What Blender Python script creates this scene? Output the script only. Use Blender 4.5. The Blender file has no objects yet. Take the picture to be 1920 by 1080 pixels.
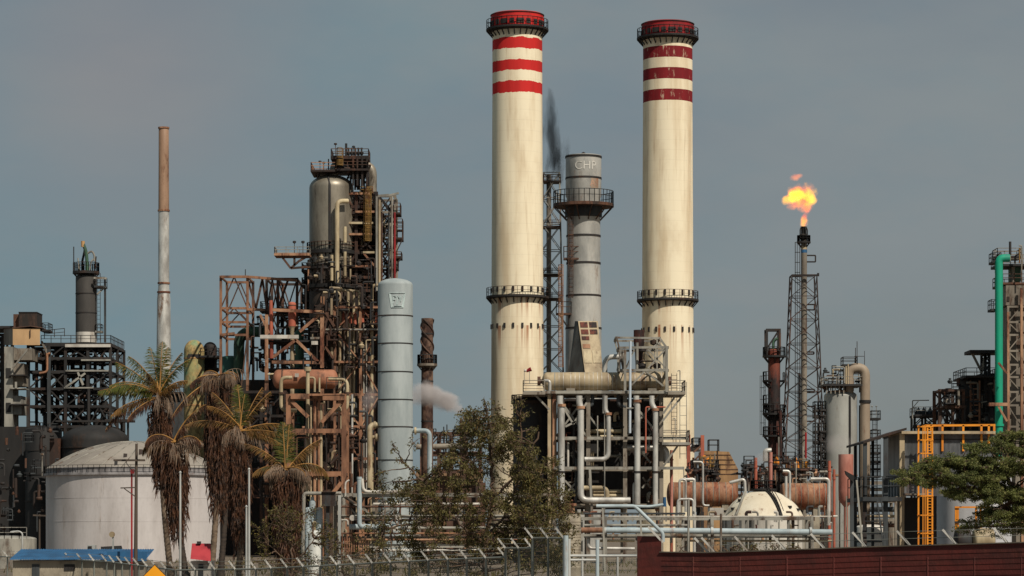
import bpy, math, random
from mathutils import Vector, Matrix, noise as mnoise
PI = math.pi
rnd = random.Random(11)
C = bpy.context.scene.collection
SC = bpy.context.scene

# ---------------------------------------------------------------- camera, light, sky
F, ZC, HY = 1920*100/36, 3.2, 1000.0          # focal length in photo pixels, eye height, horizon row
cam = bpy.data.cameras.new("camera"); cam.lens = 100; cam.sensor_width = 36
cam.shift_y = (HY-540)/1920; cam.clip_start = 1; cam.clip_end = 20000
co = bpy.data.objects.new("camera", cam); C.objects.link(co)
co.location = (0, 0, ZC); co.rotation_euler = (PI/2, 0, 0); SC.camera = co
SUN_EL, SUN_AZ = math.radians(48), math.radians(33)      # azimuth: to the right of straight behind the camera
sd = bpy.data.lights.new("sun", 'SUN'); sd.energy = 4.3; sd.angle = math.radians(0.5); sd.color = (1, .925, .80)
so = bpy.data.objects.new("sun", sd); C.objects.link(so)
to_sun = Vector((math.sin(SUN_AZ)*math.cos(SUN_EL), -math.cos(SUN_AZ)*math.cos(SUN_EL), math.sin(SUN_EL)))
so.rotation_euler = (-to_sun).to_track_quat('-Z', 'Y').to_euler(); so.location = (100, -100, 200)
W = bpy.data.worlds.new("World"); SC.world = W; W.use_nodes = True
wn, wl = W.node_tree.nodes, W.node_tree.links
sky = wn.new('ShaderNodeTexSky'); sky.sky_type = 'NISHITA'; sky.sun_disc = False
sky.sun_elevation = SUN_EL; sky.sun_rotation = PI - SUN_AZ; sky.air_density = 1.0; sky.dust_density = 1.5; sky.ozone_density = 1.5
tc = wn.new('ShaderNodeTexCoord'); mp = wn.new('ShaderNodeMapping'); mp.inputs['Scale'].default_value = (5, 5, 12)
nz = wn.new('ShaderNodeTexNoise'); nz.inputs['Scale'].default_value = 1.3; nz.inputs['Detail'].default_value = 5; nz.inputs['Roughness'].default_value = .55
wl.new(tc.outputs['Generated'], mp.inputs['Vector']); wl.new(mp.outputs[0], nz.inputs['Vector'])
mr = wn.new('ShaderNodeMapRange'); mr.inputs['From Min'].default_value = .32; mr.inputs['From Max'].default_value = .68
mr.inputs['To Min'].default_value = .52; mr.inputs['To Max'].default_value = .95      # thin high veil of cloud
wl.new(nz.outputs['Fac'], mr.inputs['Value'])
mx = wn.new('ShaderNodeMix'); mx.data_type = 'RGBA'
# the veil is bluer to the left and thicker and greyer to the right, with a faint brownish patch
sx = wn.new('ShaderNodeSeparateXYZ'); wl.new(tc.outputs['Generated'], sx.inputs[0])
gx = wn.new('ShaderNodeMapRange'); gx.inputs['From Min'].default_value = -.20; gx.inputs['From Max'].default_value = .10; wl.new(sx.outputs['X'], gx.inputs['Value'])
n2 = wn.new('ShaderNodeTexNoise'); n2.inputs['Scale'].default_value = 7; n2.inputs['Detail'].default_value = 4; wl.new(mp.outputs[0], n2.inputs['Vector'])
ad = wn.new('ShaderNodeMath'); ad.operation = 'MULTIPLY_ADD'; ad.inputs[1].default_value = .9; ad.inputs[2].default_value = -.45; wl.new(n2.outputs['Fac'], ad.inputs[0])
sm_ = wn.new('ShaderNodeMath'); sm_.operation = 'ADD'; sm_.use_clamp = True; wl.new(gx.outputs[0], sm_.inputs[0]); wl.new(ad.outputs[0], sm_.inputs[1])
vm = wn.new('ShaderNodeMix'); vm.data_type = 'RGBA'; vm.inputs['A'].default_value = (1.60, 2.42, 2.78, 1); vm.inputs['B'].default_value = (2.30, 2.60, 2.70, 1)
wl.new(sm_.outputs[0], vm.inputs['Factor'])
dp = wn.new('ShaderNodeVectorMath'); dp.operation = 'DISTANCE'; dp.inputs[1].default_value = (-.135, .978, .160); wl.new(tc.outputs['Generated'], dp.inputs[0])
pr_ = wn.new('ShaderNodeMapRange'); pr_.interpolation_type = 'SMOOTHSTEP'; pr_.inputs['From Min'].default_value = .085; pr_.inputs['From Max'].default_value = .0; pr_.inputs['To Max'].default_value = .85; wl.new(dp.outputs['Value'], pr_.inputs['Value'])
vb = wn.new('ShaderNodeMix'); vb.data_type = 'RGBA'; vb.inputs['B'].default_value = (2.75, 2.6, 2.55, 1); wl.new(pr_.outputs[0], vb.inputs['Factor']); wl.new(vm.outputs['Result'], vb.inputs['A'])
wl.new(vb.outputs['Result'], mx.inputs['B'])
hs = wn.new('ShaderNodeHueSaturation'); hs.inputs['Saturation'].default_value = .8; hs.inputs['Value'].default_value = .42
wl.new(sky.outputs[0], hs.inputs['Color'])
wl.new(mr.outputs[0], mx.inputs['Factor']); wl.new(hs.outputs[0], mx.inputs['A'])
bg = wn['Background']; bg.inputs['Strength'].default_value = 0.104
wl.new(mx.outputs['Result'], bg.inputs['Color'])
SC.view_settings.view_transform = 'Standard'; SC.view_settings.look = 'None'; SC.view_settings.exposure = 0; SC.view_settings.gamma = 1
SC.render.engine = 'CYCLES'
SC.cycles.max_bounces = 6; SC.cycles.transparent_max_bounces = 16; SC.cycles.volume_bounces = 1

# ---------------------------------------------------------------- helpers
def X(x, Y): return (x-960)/F*Y
def Z(y, Y): return ZC+(HY-y)/F*Y
def P(x, y, Y): return Vector((X(x, Y), Y, Z(y, Y)))
def L(p, Y): return p/F*Y
def lin(c): 
    r = []
    for v in c:
        v /= 255.0
        r.append(v/12.92 if v <= .04045 else ((v+.055)/1.055)**2.4)
    return (*r, 1)

class MB:
    def __init__(s): s.v, s.f = [], []
    def add(s, vs, fs):
        k = len(s.v); s.v += [tuple(v) for v in vs]; s.f += [tuple(i+k for i in f) for f in fs]
    def box(s, x0, x1, y0, y1, z0, z1):
        s.add([(x0,y0,z0),(x1,y0,z0),(x1,y1,z0),(x0,y1,z0),(x0,y0,z1),(x1,y0,z1),(x1,y1,z1),(x0,y1,z1)],
              [(0,3,2,1),(4,5,6,7),(0,1,5,4),(1,2,6,5),(2,3,7,6),(3,0,4,7)])
    def hexa(s, a, b):      # two quads (4 points each) joined
        s.add(list(a)+list(b), [(3,2,1,0),(4,5,6,7),(0,1,5,4),(1,2,6,5),(2,3,7,6),(3,0,4,7)])
    def bar(s, a, b, w, h=None):
        a, b = Vector(a), Vector(b); h = h or w; d = (b-a)
        if d.length < 1e-5: return
        d.normalize(); up = Vector((0,0,1)) if abs(d.z) < .95 else Vector((0,1,0))
        u = d.cross(up).normalized()*w/2; v = u.normalized().cross(d)*h/2
        s.hexa([a-u-v, a+u-v, a+u+v, a-u+v], [b-u-v, b+u-v, b+u+v, b-u+v])
    def tube(s, pts, r, n=12, caps=True):
        pts = [Vector(p) for p in pts]; m = len(pts); rr = r if isinstance(r, (list, tuple)) else [r]*m
        t0 = (pts[1]-pts[0]).normalized(); up = Vector((0,0,1)) if abs(t0.z) < .9 else Vector((1,0,0))
        u = t0.cross(up).normalized(); vs = []; prev = t0
        for i, p in enumerate(pts):
            t = (pts[min(i+1,m-1)]-pts[max(i-1,0)]).normalized()
            u = (u-t*u.dot(t)).normalized(); w = t.cross(u)
            for k in range(n):
                a = 2*PI*k/n; vs.append(p+(u*math.cos(a)+w*math.sin(a))*rr[i])
        fs = [(i*n+k, i*n+(k+1)%n, (i+1)*n+(k+1)%n, (i+1)*n+k) for i in range(m-1) for k in range(n)]
        if caps: fs += [tuple(range(n-1,-1,-1)), tuple((m-1)*n+k for k in range(n))]
        s.add(vs, fs)
    def pipe(s, pts, r, bend=None, n=12):
        pts = [Vector(p) for p in pts]; bend = bend or r*2.6; out = [pts[0]]
        for i in range(1, len(pts)-1):
            a, p, b = pts[i-1], pts[i], pts[i+1]
            k = min(bend, (a-p).length*.49, (b-p).length*.49)
            A = p+(a-p).normalized()*k; B = p+(b-p).normalized()*k
            for j in range(7):
                q = j/6; out.append(A*(1-q)**2+p*2*q*(1-q)+B*q*q)
        out.append(pts[-1]); s.tube(out, r, n)
    def lathe(s, c, prof, n=40, axis='z', a0=0, a1=2*PI):
        c = Vector(c); full = abs(a1-a0-2*PI) < 1e-6; m = n if full else n+1; vs = []
        for r, t in prof:
            r = max(r, 1e-3)
            for k in range(m):
                a = a0+(a1-a0)*k/n; p, q = r*math.cos(a), r*math.sin(a)
                vs.append(c+(Vector((p,q,t)) if axis == 'z' else Vector((t,p,q)) if axis == 'x' else Vector((q,t,p))))
        fs = []
        for i in range(len(prof)-1):
            for k in range(n if full else n):
                k2 = (k+1) % m if full else k+1
                fs.append((i*m+k, i*m+k2, (i+1)*m+k2, (i+1)*m+k))
        s.add(vs, fs)
    def quad(s, a, b, c, d): s.add([a,b,c,d], [(0,1,2,3)])

def wloc(o):
    v = Vector(o.location)
    while o.parent: o = o.parent; v += Vector(o.location)
    return v
def tag(o, label=None, cat=None, group=None, kind=None):
    if label: o['label'] = label
    if cat: o['category'] = cat
    if group: o['group'] = group
    if kind: o['kind'] = kind
    return o
def thing(name, label, cat, x, Y, z=0, group=None):
    o = bpy.data.objects.new(name, None); o.empty_display_size = .5; C.objects.link(o)
    o.location = (X(x, Y), Y, z); return tag(o, label, cat, group)
def build(name, mb, mat, parent=None, label=None, cat=None, group=None, kind=None, sharp=38):
    vs = mb.v
    lo = [min(v[i] for v in vs) for i in range(3)]; hi = [max(v[i] for v in vs) for i in range(3)]
    org = Vector(((lo[0]+hi[0])/2, (lo[1]+hi[1])/2, lo[2]))
    me = bpy.data.meshes.new(name); me.from_pydata([(v[0]-org.x, v[1]-org.y, v[2]-org.z) for v in vs], [], mb.f)
    if sharp:
        me.polygons.foreach_set('use_smooth', [True]*len(me.polygons)); me.set_sharp_from_angle(angle=math.radians(sharp))
    me.materials.append(mat); me.update()
    o = bpy.data.objects.new(name, me); C.objects.link(o)
    if parent: o.parent = parent; o.location = org-wloc(parent)
    else: o.location = org
    return tag(o, label, cat, group, kind)
def copy_tree(o, parent=None, loc=None):
    c = o.copy(); C.objects.link(c)
    if parent: c.parent = parent
    if loc is not None: c.location = loc
    for ch in list(o.children): copy_tree(ch, c)
    return c

# ---------------------------------------------------------------- materials
def pos_noise(N, Lk, scale, stretch=(1,1,1), detail=6, rough=.6, offs=0):
    g = N.new('ShaderNodeNewGeometry'); m = N.new('ShaderNodeMapping'); m.inputs['Scale'].default_value = stretch
    m.inputs['Location'].default_value = (offs, offs*1.7, offs*.6)
    n = N.new('ShaderNodeTexNoise'); n.inputs['Scale'].default_value = scale; n.inputs['Detail'].default_value = detail; n.inputs['Roughness'].default_value = rough
    Lk.new(g.outputs['Position'], m.inputs['Vector']); Lk.new(m.outputs[0], n.inputs['Vector']); return n.outputs['Fac']
def ramp(N, Lk, src, lo, hi, t0=0., t1=1.):
    r = N.new('ShaderNodeMapRange'); r.interpolation_type = 'SMOOTHSTEP'
    for k, v in (('From Min',lo),('From Max',hi),('To Min',t0),('To Max',t1)): r.inputs[k].default_value = v
    Lk.new(src, r.inputs['Value']); return r.outputs[0]
def mixc(N, Lk, fac, a, b):
    m = N.new('ShaderNodeMix'); m.data_type = 'RGBA'
    for s, v in (('Factor',fac),('A',a),('B',b)):
        if isinstance(v, (float, int)): m.inputs[s].default_value = v
        elif isinstance(v, tuple): m.inputs[s].default_value = v
        else: Lk.new(v, m.inputs[s])
    return m.outputs['Result']
def mth(N, Lk, op, a, b=None, c=None):
    m = N.new('ShaderNodeMath'); m.operation = op
    for i, v in enumerate((a,b,c)):
        if v is None: continue
        if isinstance(v, (float,int)): m.inputs[i].default_value = v
        else: Lk.new(v, m.inputs[i])
    return m.outputs[0]
def newmat(name):
    m = bpy.data.materials.new(name); m.use_nodes = True; N, Lk = m.node_tree.nodes, m.node_tree.links
    return m, N, Lk, N['Principled BSDF']
RUST = (112, 62, 38)
def mat(name, c, c2=None, sc=.5, st=(1,1,.35), rust=0, rcol=RUST, rough=.72, metal=0, fine=.12, bump=0.0, rsc=.45, rst=(1,1,.3)):
    m, N, Lk, B = newmat(name)
    c1 = lin(c); c2 = lin(c2) if c2 else tuple(v*.72 for v in c1[:3])+(1,)
    n1 = pos_noise(N, Lk, sc, st); col = mixc(N, Lk, ramp(N, Lk, n1, .38, .66), c1, c2)
    n3 = pos_noise(N, Lk, 3.1, (1,1,.5), 4, .7, 5); col = mixc(N, Lk, ramp(N, Lk, n3, .45, .75, 0, fine), col, (.02,.015,.012,1))
    if rust:
        n2 = pos_noise(N, Lk, rsc, rst, 8, .72, 13); k = .68-.36*rust
        fac = ramp(N, Lk, n2, k-.05, k+.09); col = mixc(N, Lk, fac, col, mixc(N, Lk, ramp(N, Lk, n3, .35, .65), lin(rcol), tuple(v*.42 for v in lin(rcol)[:3])+(1,)))
    Lk.new(col, B.inputs['Base Color'])
    B.inputs['Roughness'].default_value = rough; B.inputs['Metallic'].default_value = metal; B.inputs['Specular IOR Level'].default_value = .35
    if bump:
        b = N.new('ShaderNodeBump'); b.inputs['Strength'].default_value = bump; b.inputs['Distance'].default_value = .1
        Lk.new(n3, b.inputs['Height']); Lk.new(b.outputs[0], B.inputs['Normal'])
    return m
M = {}
M['dark'] = mat('dark_steel', (48,45,44), (30,29,29), rust=.35, rcol=(66,47,37))
M['black'] = mat('black_soot_steel', (40,38,37), (25,24,24), sc=.3, st=(1,1,.3), rust=.25, rcol=(56,42,34))
M['slate'] = mat('slate_paint', (64,68,70), (36,38,41), rust=.35, rcol=(58,42,34))
M['pale'] = mat('pale_grey_paint', (150,146,136), (105,102,96), rust=.35, rcol=(95,70,52))
M['white'] = mat('white_paint', (198,192,182), (160,154,145), rust=.18, rcol=(150,112,84))
M['brown'] = mat('rusted_brown_steel', (88,64,52), (46,36,31), rust=.5, rcol=(104,70,52))
M['dbrown'] = mat('dark_brown_steel', (48,37,32), (27,23,22), rust=.4, rcol=(84,52,37))
M['orange_rust'] = mat('orange_rusted_steel', (156,112,84), (108,74,56), rust=.42, rcol=(70,48,38))
M['rust_pale'] = mat('pale_rusted_steel', (172,132,102), (128,88,66), rust=.5, rcol=(112,66,46))
M['salmon'] = mat('salmon_paint', (176,98,76), (138,70,54), rust=.25)
M['pink'] = mat('faded_pink_paint', (184,128,114), (150,92,78), rust=.25, rcol=(140,72,52))
M['beige'] = mat('beige_lagging', (178,160,130), (138,122,98), rust=.25, rcol=(118,84,60), rough=.6)
M['cream_pipe'] = mat('cream_pipe', (188,172,140), (140,124,98), rust=.3, rcol=(120,84,58), rough=.55)
M['silver'] = mat('aluminium_lagging', (204,201,194), (156,152,146), sc=.7, rust=.15, rcol=(150,116,92), rough=.45, metal=.35)
M['bronze'] = mat('weathered_grey_shell', (142,134,120), (106,98,86), sc=.25, rust=.18, rcol=(84,72,60), rough=.42, metal=.35)
M['greyv'] = mat('light_grey_paint', (160,167,167), (138,146,147), sc=.5, st=(1,1,.2), rust=0, rough=.6, fine=.05)
M['bluegrey'] = mat('blue_grey_pipe', (168,180,184), (140,152,156), rust=.15, rcol=(160,118,88), rough=.55)
M['green'] = mat('faded_green_paint', (66,96,74), (44,66,54), rust=.3, rcol=(96,84,58))
M['teal'] = mat('teal_paint', (14,152,118), (34,130,108), sc=.3, st=(1,1,.15), rust=.08, rcol=(70,104,84), rough=.6, fine=.15)
M['yellow'] = mat('yellow_paint', (134,102,50), (92,70,40), rust=.35)
M['cage'] = mat('orange_yellow_paint', (222,140,34), (196,116,30), rust=.12, rcol=(140,80,40), rough=.6)
M['red'] = mat('red_paint', (150,30,34), (110,24,28), rust=.1)
M['darkgreyv'] = mat('dark_grey_lagging', (74,70,66), (58,55,53), sc=.25, rust=.15, rcol=(46,42,40))
M['tan'] = mat('tan_panels', (186,146,98), (160,122,80), sc=.3, rust=.15, fine=.1)
M['cabin'] = mat('beige_cabin_sheet', (182,148,108), (164,132,96), sc=.4, rust=.08, rcol=(150,104,66), fine=.05)
M['rustred'] = mat('red_rusted_shell', (112,54,38), (62,34,28), sc=.5, rust=.58, rcol=(40,28,26), rst=(1,1,.3), rsc=.45)
M['rustdrum'] = mat('rusted_drum_shell', (158,118,90), (120,82,60), sc=.5, st=(1.2,1.2,.3), rust=.5, rcol=(134,74,48), rst=(1.5,1,.25))
M['rustbrown_drum'] = mat('brown_rusted_drum', (164,110,84), (132,86,64), sc=.4, rust=.22, rcol=(104,72,56))
M['concrete'] = mat('weathered_concrete', (156,146,128), (124,114,100), sc=.8, st=(1,1,1), fine=.2, bump=.2)
M['tower_sheet'] = mat('grey_beige_sheet', (138,129,116), (106,98,88), sc=.3, rust=.3, rcol=(84,62,48))
M['galv'] = mat('galvanised_steel', (182,182,178), (150,151,148), rust=.05, rough=.55, metal=.1)
M['wood'] = mat('weathered_wood', (84,72,62), (56,48,42), st=(3,3,.2))
M['sheet'] = mat('corrugated_grey_sheet', (138,140,142), (104,106,108), sc=1.0, rust=.15, rough=.5, metal=.2)
M['bluesheet'] = mat('blue_roof_sheet', (44,92,132), (36,74,108), sc=1, rust=.08, rcol=(120,110,100), rough=.5)
M['pinkred'] = mat('red_roof_sheet', (168,56,62), (150,46,54), sc=1, fine=.06)
M['signyel'] = mat('yellow_sign_face', (236,158,22), (226,148,20), fine=.03)
M['wallred'] = mat('maroon_painted_wall', (90,36,30), (68,29,25), sc=.8, st=(.25,1,3.0), fine=.3, bump=.3, rust=.2, rcol=(104,52,42), rsc=.5, rst=(.3,1,3))
M['trunk'] = mat('palm_trunk', (122,104,86), (82,68,56), sc=2, st=(1,1,3), fine=.4)
M['darktrunk'] = mat('dark_palm_trunk', (66,56,48), (44,37,33), sc=2, st=(1,1,3), fine=.4)
M['arm'] = mat('white_barb_arm_paint', (186,183,176), (150,147,141), rust=.22, rcol=(120,100,84))
M['bark'] = mat('tree_bark', (98,78,62), (62,48,40), sc=2, fine=.35)
M['soil'] = mat('dry_soil', (122,108,92), (92,80,68), sc=.12, st=(1,1,1), fine=.35)
def leafmat(name, c, c2, c3=None, sc=.8, trans=.3):
    m, N, Lk, B = newmat(name)
    n = pos_noise(N, Lk, sc, (1,1,1), 3, .6); col = mixc(N, Lk, ramp(N, Lk, n, .38, .62), lin(c), lin(c2))
    if c3: col = mixc(N, Lk, ramp(N, Lk, pos_noise(N, Lk, sc*4, (1,1,1), 3, .6, 9), .52, .66), col, lin(c3))
    Lk.new(col, B.inputs['Base Color']); B.inputs['Roughness'].default_value = .6; B.inputs['Specular IOR Level'].default_value = .25
    t = N.new('ShaderNodeBsdfTranslucent'); Lk.new(col, t.inputs['Color'])
    ms = N.new('ShaderNodeMixShader'); ms.inputs[0].default_value = trans
    Lk.new(B.outputs[0], ms.inputs[1]); Lk.new(t.outputs[0], ms.inputs[2]); Lk.new(ms.outputs[0], N['Material Output'].inputs['Surface'])
    return m
M['leaf'] = leafmat('olive_leaves', (106,100,58), (72,68,40), (124,102,66))
M['shrubleaf'] = leafmat('shrub_leaves', (92,86,42), (66,64,34), (120,104,60))
M['acacia'] = leafmat('acacia_leaflets', (114,118,66), (78,84,46), (126,122,72))
M['frond'] = leafmat('palm_green_frond', (88,94,42), (62,68,32), (138,112,54))
M['yfrond'] = leafmat('palm_yellow_frond', (126,92,48), (86,62,36), (84,78,42))
M['rib'] = mat('palm_midrib', (158,114,56), (112,80,44), sc=2)
M['dead'] = leafmat('palm_dead_leaves', (88,58,42), (50,36,29), (112,78,54), sc=1.5)
M['deadgrey'] = leafmat('palm_grey_dead_leaves', (150,130,112), (110,92,78), (130,98,74), sc=1.5)

def stackmat(name, base, bands, col, wob, chip, streak_z, grid=.06):
    m, N, Lk, B = newmat(name)
    g = N.new('ShaderNodeNewGeometry'); sp = N.new('ShaderNodeSeparateXYZ'); Lk.new(g.outputs['Position'], sp.inputs[0]); z = sp.outputs['Z']
    n1 = pos_noise(N, Lk, .5, (1,1,.10), 6, .6); c = mixc(N, Lk, ramp(N, Lk, n1, .40, .70, 0, .75), lin(base), lin((base[0]-34,base[1]-42,base[2]-46)))
    n2 = pos_noise(N, Lk, 1.6, (1,1,.06), 5, .6, 4); c = mixc(N, Lk, ramp(N, Lk, n2, .54, .72, 0, .32), c, lin((158,126,92)))
    n4 = pos_noise(N, Lk, .16, (1,1,.5), 6, .65, 21); c = mixc(N, Lk, ramp(N, Lk, n4, .5, .72, 0, .34), c, lin((176,150,116)))
    fr = mth(N, Lk, 'FRACT', mth(N, Lk, 'DIVIDE', z, 1.5)); ln = mth(N, Lk, 'LESS_THAN', fr, .07)
    c = mixc(N, Lk, mth(N, Lk, 'MULTIPLY', ln, grid), c, (.12,.08,.05,1))
    if streak_z:
        n5 = pos_noise(N, Lk, 1.3, (1,1,.02), 4, .5, 31)
        for (zt, h) in streak_z:
            f = mth(N, Lk, 'MULTIPLY', ramp(N, Lk, z, zt-h, zt), mth(N, Lk, 'LESS_THAN', z, zt))
            f = mth(N, Lk, 'MULTIPLY', f, ramp(N, Lk, n5, .52, .64)); c = mixc(N, Lk, mth(N, Lk, 'MULTIPLY', f, .8), c, lin((150,84,44)))
    nw = pos_noise(N, Lk, .9, (1,1,.25), 5, .65, 7); zz = mth(N, Lk, 'ADD', z, mth(N, Lk, 'MULTIPLY', mth(N, Lk, 'SUBTRACT', nw, .5), wob))
    tot = None
    for a, b in bands:
        k = mth(N, Lk, 'COMPARE', zz, (a+b)/2, (b-a)/2); tot = k if tot is None else mth(N, Lk, 'MAXIMUM', tot, k)
    nc = pos_noise(N, Lk, 1.4, (1,1,.35), 8, .75, 17); tot = mth(N, Lk, 'MULTIPLY', tot, ramp(N, Lk, nc, chip, chip+.12, 1, .45))
    rc = mixc(N, Lk, ramp(N, Lk, n1, .35, .65), lin(col), tuple(v*.72 for v in lin(col)[:3])+(1,))
    c = mixc(N, Lk, tot, c, rc)
    Lk.new(c, B.inputs['Base Color']); B.inputs['Roughness'].default_value = .8; B.inputs['Specular IOR Level'].default_value = .25
    return m
def volmat(name, col, dens, nsc, th, emis=None, gain=3.0, st=(1,1,1), edge=1.4):
    m = bpy.data.materials.new(name); m.use_nodes = True; N, Lk = m.node_tree.nodes, m.node_tree.links
    N.remove(N['Principled BSDF']); v = N.new('ShaderNodeVolumePrincipled')
    t = N.new('ShaderNodeTexCoord'); g = N.new('ShaderNodeTexGradient'); g.gradient_type = 'SPHERICAL'; Lk.new(t.outputs['Object'], g.inputs['Vector'])
    n = pos_noise(N, Lk, nsc, st, 5, .62)
    k = mth(N, Lk, 'ADD', mth(N, Lk, 'MULTIPLY', g.outputs['Fac'], edge), mth(N, Lk, 'MULTIPLY', mth(N, Lk, 'SUBTRACT', n, .5), gain))
    k = ramp(N, Lk, k, th, th+.7)
    v.inputs['Color'].default_value = lin(col)
    if emis:
        v.inputs['Density'].default_value = 0
        e = mixc(N, Lk, ramp(N, Lk, n, .40, .62), lin(emis[0]), lin(emis[1])); Lk.new(e, v.inputs['Emission Color'])
        Lk.new(mth(N, Lk, 'MULTIPLY', k, dens), v.inputs['Emission Strength'])
        Lk.new(mth(N, Lk, 'MULTIPLY', k, dens*.25), v.inputs['Density']); v.inputs['Color'].default_value = (.02,.012,.01,1)
    else: Lk.new(mth(N, Lk, 'MULTIPLY', k, dens), v.inputs['Density'])
    Lk.new(v.outputs[0], N['Material Output'].inputs['Volume'])
    return m
def puff(name, x, y, Y, rx, rz, ry, rot, m, parent=None, **kw):
    import bmesh
    me = bpy.data.meshes.new(name); bm = bmesh.new(); bmesh.ops.create_icosphere(bm, subdivisions=3, radius=1); bm.to_mesh(me); bm.free(); me.materials.append(m)
    o = bpy.data.objects.new(name, me); C.objects.link(o); loc = P(x, y, Y)
    if parent: o.parent = parent; loc = loc-wloc(parent)
    o.location = loc; o.scale = (L(rx,Y), L(ry,Y), L(rz,Y)); o.rotation_euler = (0, math.radians(rot), 0)
    return tag(o, **kw)

# ---------------------------------------------------------------- shared builders
def rail_mb(mb, pts, h=1.1, w=.085, closed=False, step=1.5):
    pts = [Vector(p) for p in pts]; pts = pts+[pts[0]] if closed else pts; up = Vector((0,0,1))
    for a, b in zip(pts, pts[1:]):
        n = max(1, int((b-a).length/step+.5))
        for k in range(n+1): q = a.lerp(b, k/n); mb.bar(q, q+up*h, w)
        mb.bar(a+up*h, b+up*h, w); mb.bar(a+up*h*.55, b+up*h*.55, w*.8)
def railing(parent, pts, m, h=1.1, w=.085, closed=False, step=1.5, name='railing'):
    mb = MB(); rail_mb(mb, pts, h, w, closed, step); return build(name, mb, m, parent)
def deck(parent, x0, x1, y0, y1, z, m, rm=None, t=.28, h=1.1, sides='fblr', name='platform', w=.085):
    mb = MB(); mb.box(x0, x1, y0, y1, z-t, z); d = build(name, mb, m, parent)
    r = MB(); e = .06
    a, b, c, dd = (x0+e,y0+e,z), (x1-e,y0+e,z), (x1-e,y1-e,z), (x0+e,y1-e,z)
    for s, p in (('f',(a,b)),('r',(b,c)),('b',(c,dd)),('l',(dd,a))):
        if s in sides: rail_mb(r, p, h, w)
    if sides: build('railing', r, rm or m, d)
    return d
def ring_platform(parent, cx, cy, z, ri, ro, m, rm=None, t=.3, h=1.1, n=36, brackets=10, cone=0, a0=0, a1=2*PI, w=.085):
    mb = MB(); full = abs(a1-a0-2*PI) < 1e-6
    pr = [(ri, z-t-cone), (ro, z-t), (ro, z), (ri, z), (ri, z-t-cone)]
    mb.lathe((cx,cy,0), pr, n, 'z', a0, a1)
    if not full:
        for a in (a0, a1):
            p = [Vector((cx+r*math.cos(a), cy+r*math.sin(a), q)) for r, q in pr[:4]]; mb.add(p, [(0,1,2,3)])
    for k in range(brackets):
        a = a0+(a1-a0)*(k+.5)/brackets; u = Vector((math.cos(a), math.sin(a), 0)); c = Vector((cx,cy,0))
        mb.bar(c+u*(ro-.1)+Vector((0,0,z-t)), c+u*ri+Vector((0,0,z-t-(ro-ri)*1.0)), .14)
    d = build('platform', mb, m, parent)
    r = MB(); k = n if full else max(3, int(n*(a1-a0)/2/PI))
    rail_mb(r, [(cx+(ro-.08)*math.cos(a0+(a1-a0)*i/k), cy+(ro-.08)*math.sin(a0+(a1-a0)*i/k), z) for i in range(k+(0 if full else 1))], h, w, full, 1.6)
    build('railing', r, rm or m, d); return d
def ladder(parent, a, b, m, w=.5, cage=False, out=(0,-1,0), rung=.6, t=.08, name='ladder'):
    mb = MB(); a, b = Vector(a), Vector(b); d = (b-a); o = Vector(out).normalized(); s = d.normalized().cross(o).normalized()*w/2
    mb.bar(a+s, b+s, t); mb.bar(a-s, b-s, t); n = max(2, int(d.length/rung))
    for k in range(n): q = a+d*(k+.5)/n; mb.bar(q-s, q+s, t*.7)
    if cage:
        nc = max(2, int(d.length/1.5)); sx = s.normalized()
        pt = [sx*.38*math.cos(t_)+o*(.75*math.sin(t_)) for t_ in [PI*i/6 for i in range(7)]]
        for k in range(nc+1):
            q = a+d*k/nc
            for u, v in zip(pt, pt[1:]): mb.bar(q+u, q+v, t*.8)
        for u in pt[1:-1]: mb.bar(a+u, b+u, t*.6)
    return build(name, mb, m, parent)
def stem_list(t, items, m, Y, n=10, name='pipe', bend=None):
    """pipes: (radius px, [(x,y[,dY])...][, material])"""
    for it in items:
        mb = MB(); pts = []
        for p in it[1]:
            pts.append(P(p[0], p[1], Y)+Vector((0, p[2] if len(p) > 2 else 0, 0)))
        mb.pipe(pts, L(it[0], Y), bend, n); build(name, mb, it[2] if len(it) > 2 else m, t)
def frame(t, xs, ys, Y0, dep, w, m, braces=(), base=0., beam_m=None, rows=2, bw=None, brm=None, cross=True):
    """steel frame: xs columns and ys levels in photo pixels on the front face (depth Y0); back rows stand straight behind"""
    Xs = [X(x, Y0) for x in xs]; Zs = [Z(y, Y0) for y in ys]; Rs = [Y0+dep*k/(rows-1) for k in range(rows)] if rows > 1 else [Y0]
    bw = bw or w*.8
    for yy in Rs:
        for x in Xs:
            mb = MB(); mb.bar((x,yy,base), (x,yy,max(Zs)+.003), w); build('column', mb, m, t)
        for z in Zs:
            mb = MB(); mb.bar((Xs[0]-w/2,yy-.004,z), (Xs[-1]+w/2,yy-.004,z), bw, bw*1.15); build('beam', mb, beam_m or m, t)
        for (i, j, k) in braces:          # bay i (between columns i,i+1), storey j (between levels j,j+1 going down), kind
            zb = Zs[j+1] if j+1 < len(Zs) else base
            a, b, c, d = Vector((Xs[i],yy+.02,Zs[j])), Vector((Xs[i+1],yy+.02,Zs[j])), Vector((Xs[i],yy+.02,zb)), Vector((Xs[i+1],yy+.02,zb))
            mm = (a+b)/2; mn = (c+d)/2
            segs = {'x':[(a,d),(b+Vector((0,.05,0)),c+Vector((0,.05,0)))], '\\':[(a,d)], '/':[(b,c)], '^':[(mm,c),(mm,d)], 'v':[(a,mn),(b,mn)]}[k]
            for p, q in segs:
                mb = MB(); mb.bar(p, q, bw*.6); build('brace', mb, brm or m, t)
    if cross and rows > 1:
        for x in Xs:
            for z in Zs:
                mb = MB(); mb.bar((x,Rs[0],z-.03), (x,Rs[-1],z-.03), bw*.8); build('cross_beam', mb, m, t)
    return Xs, Zs, Rs
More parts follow.
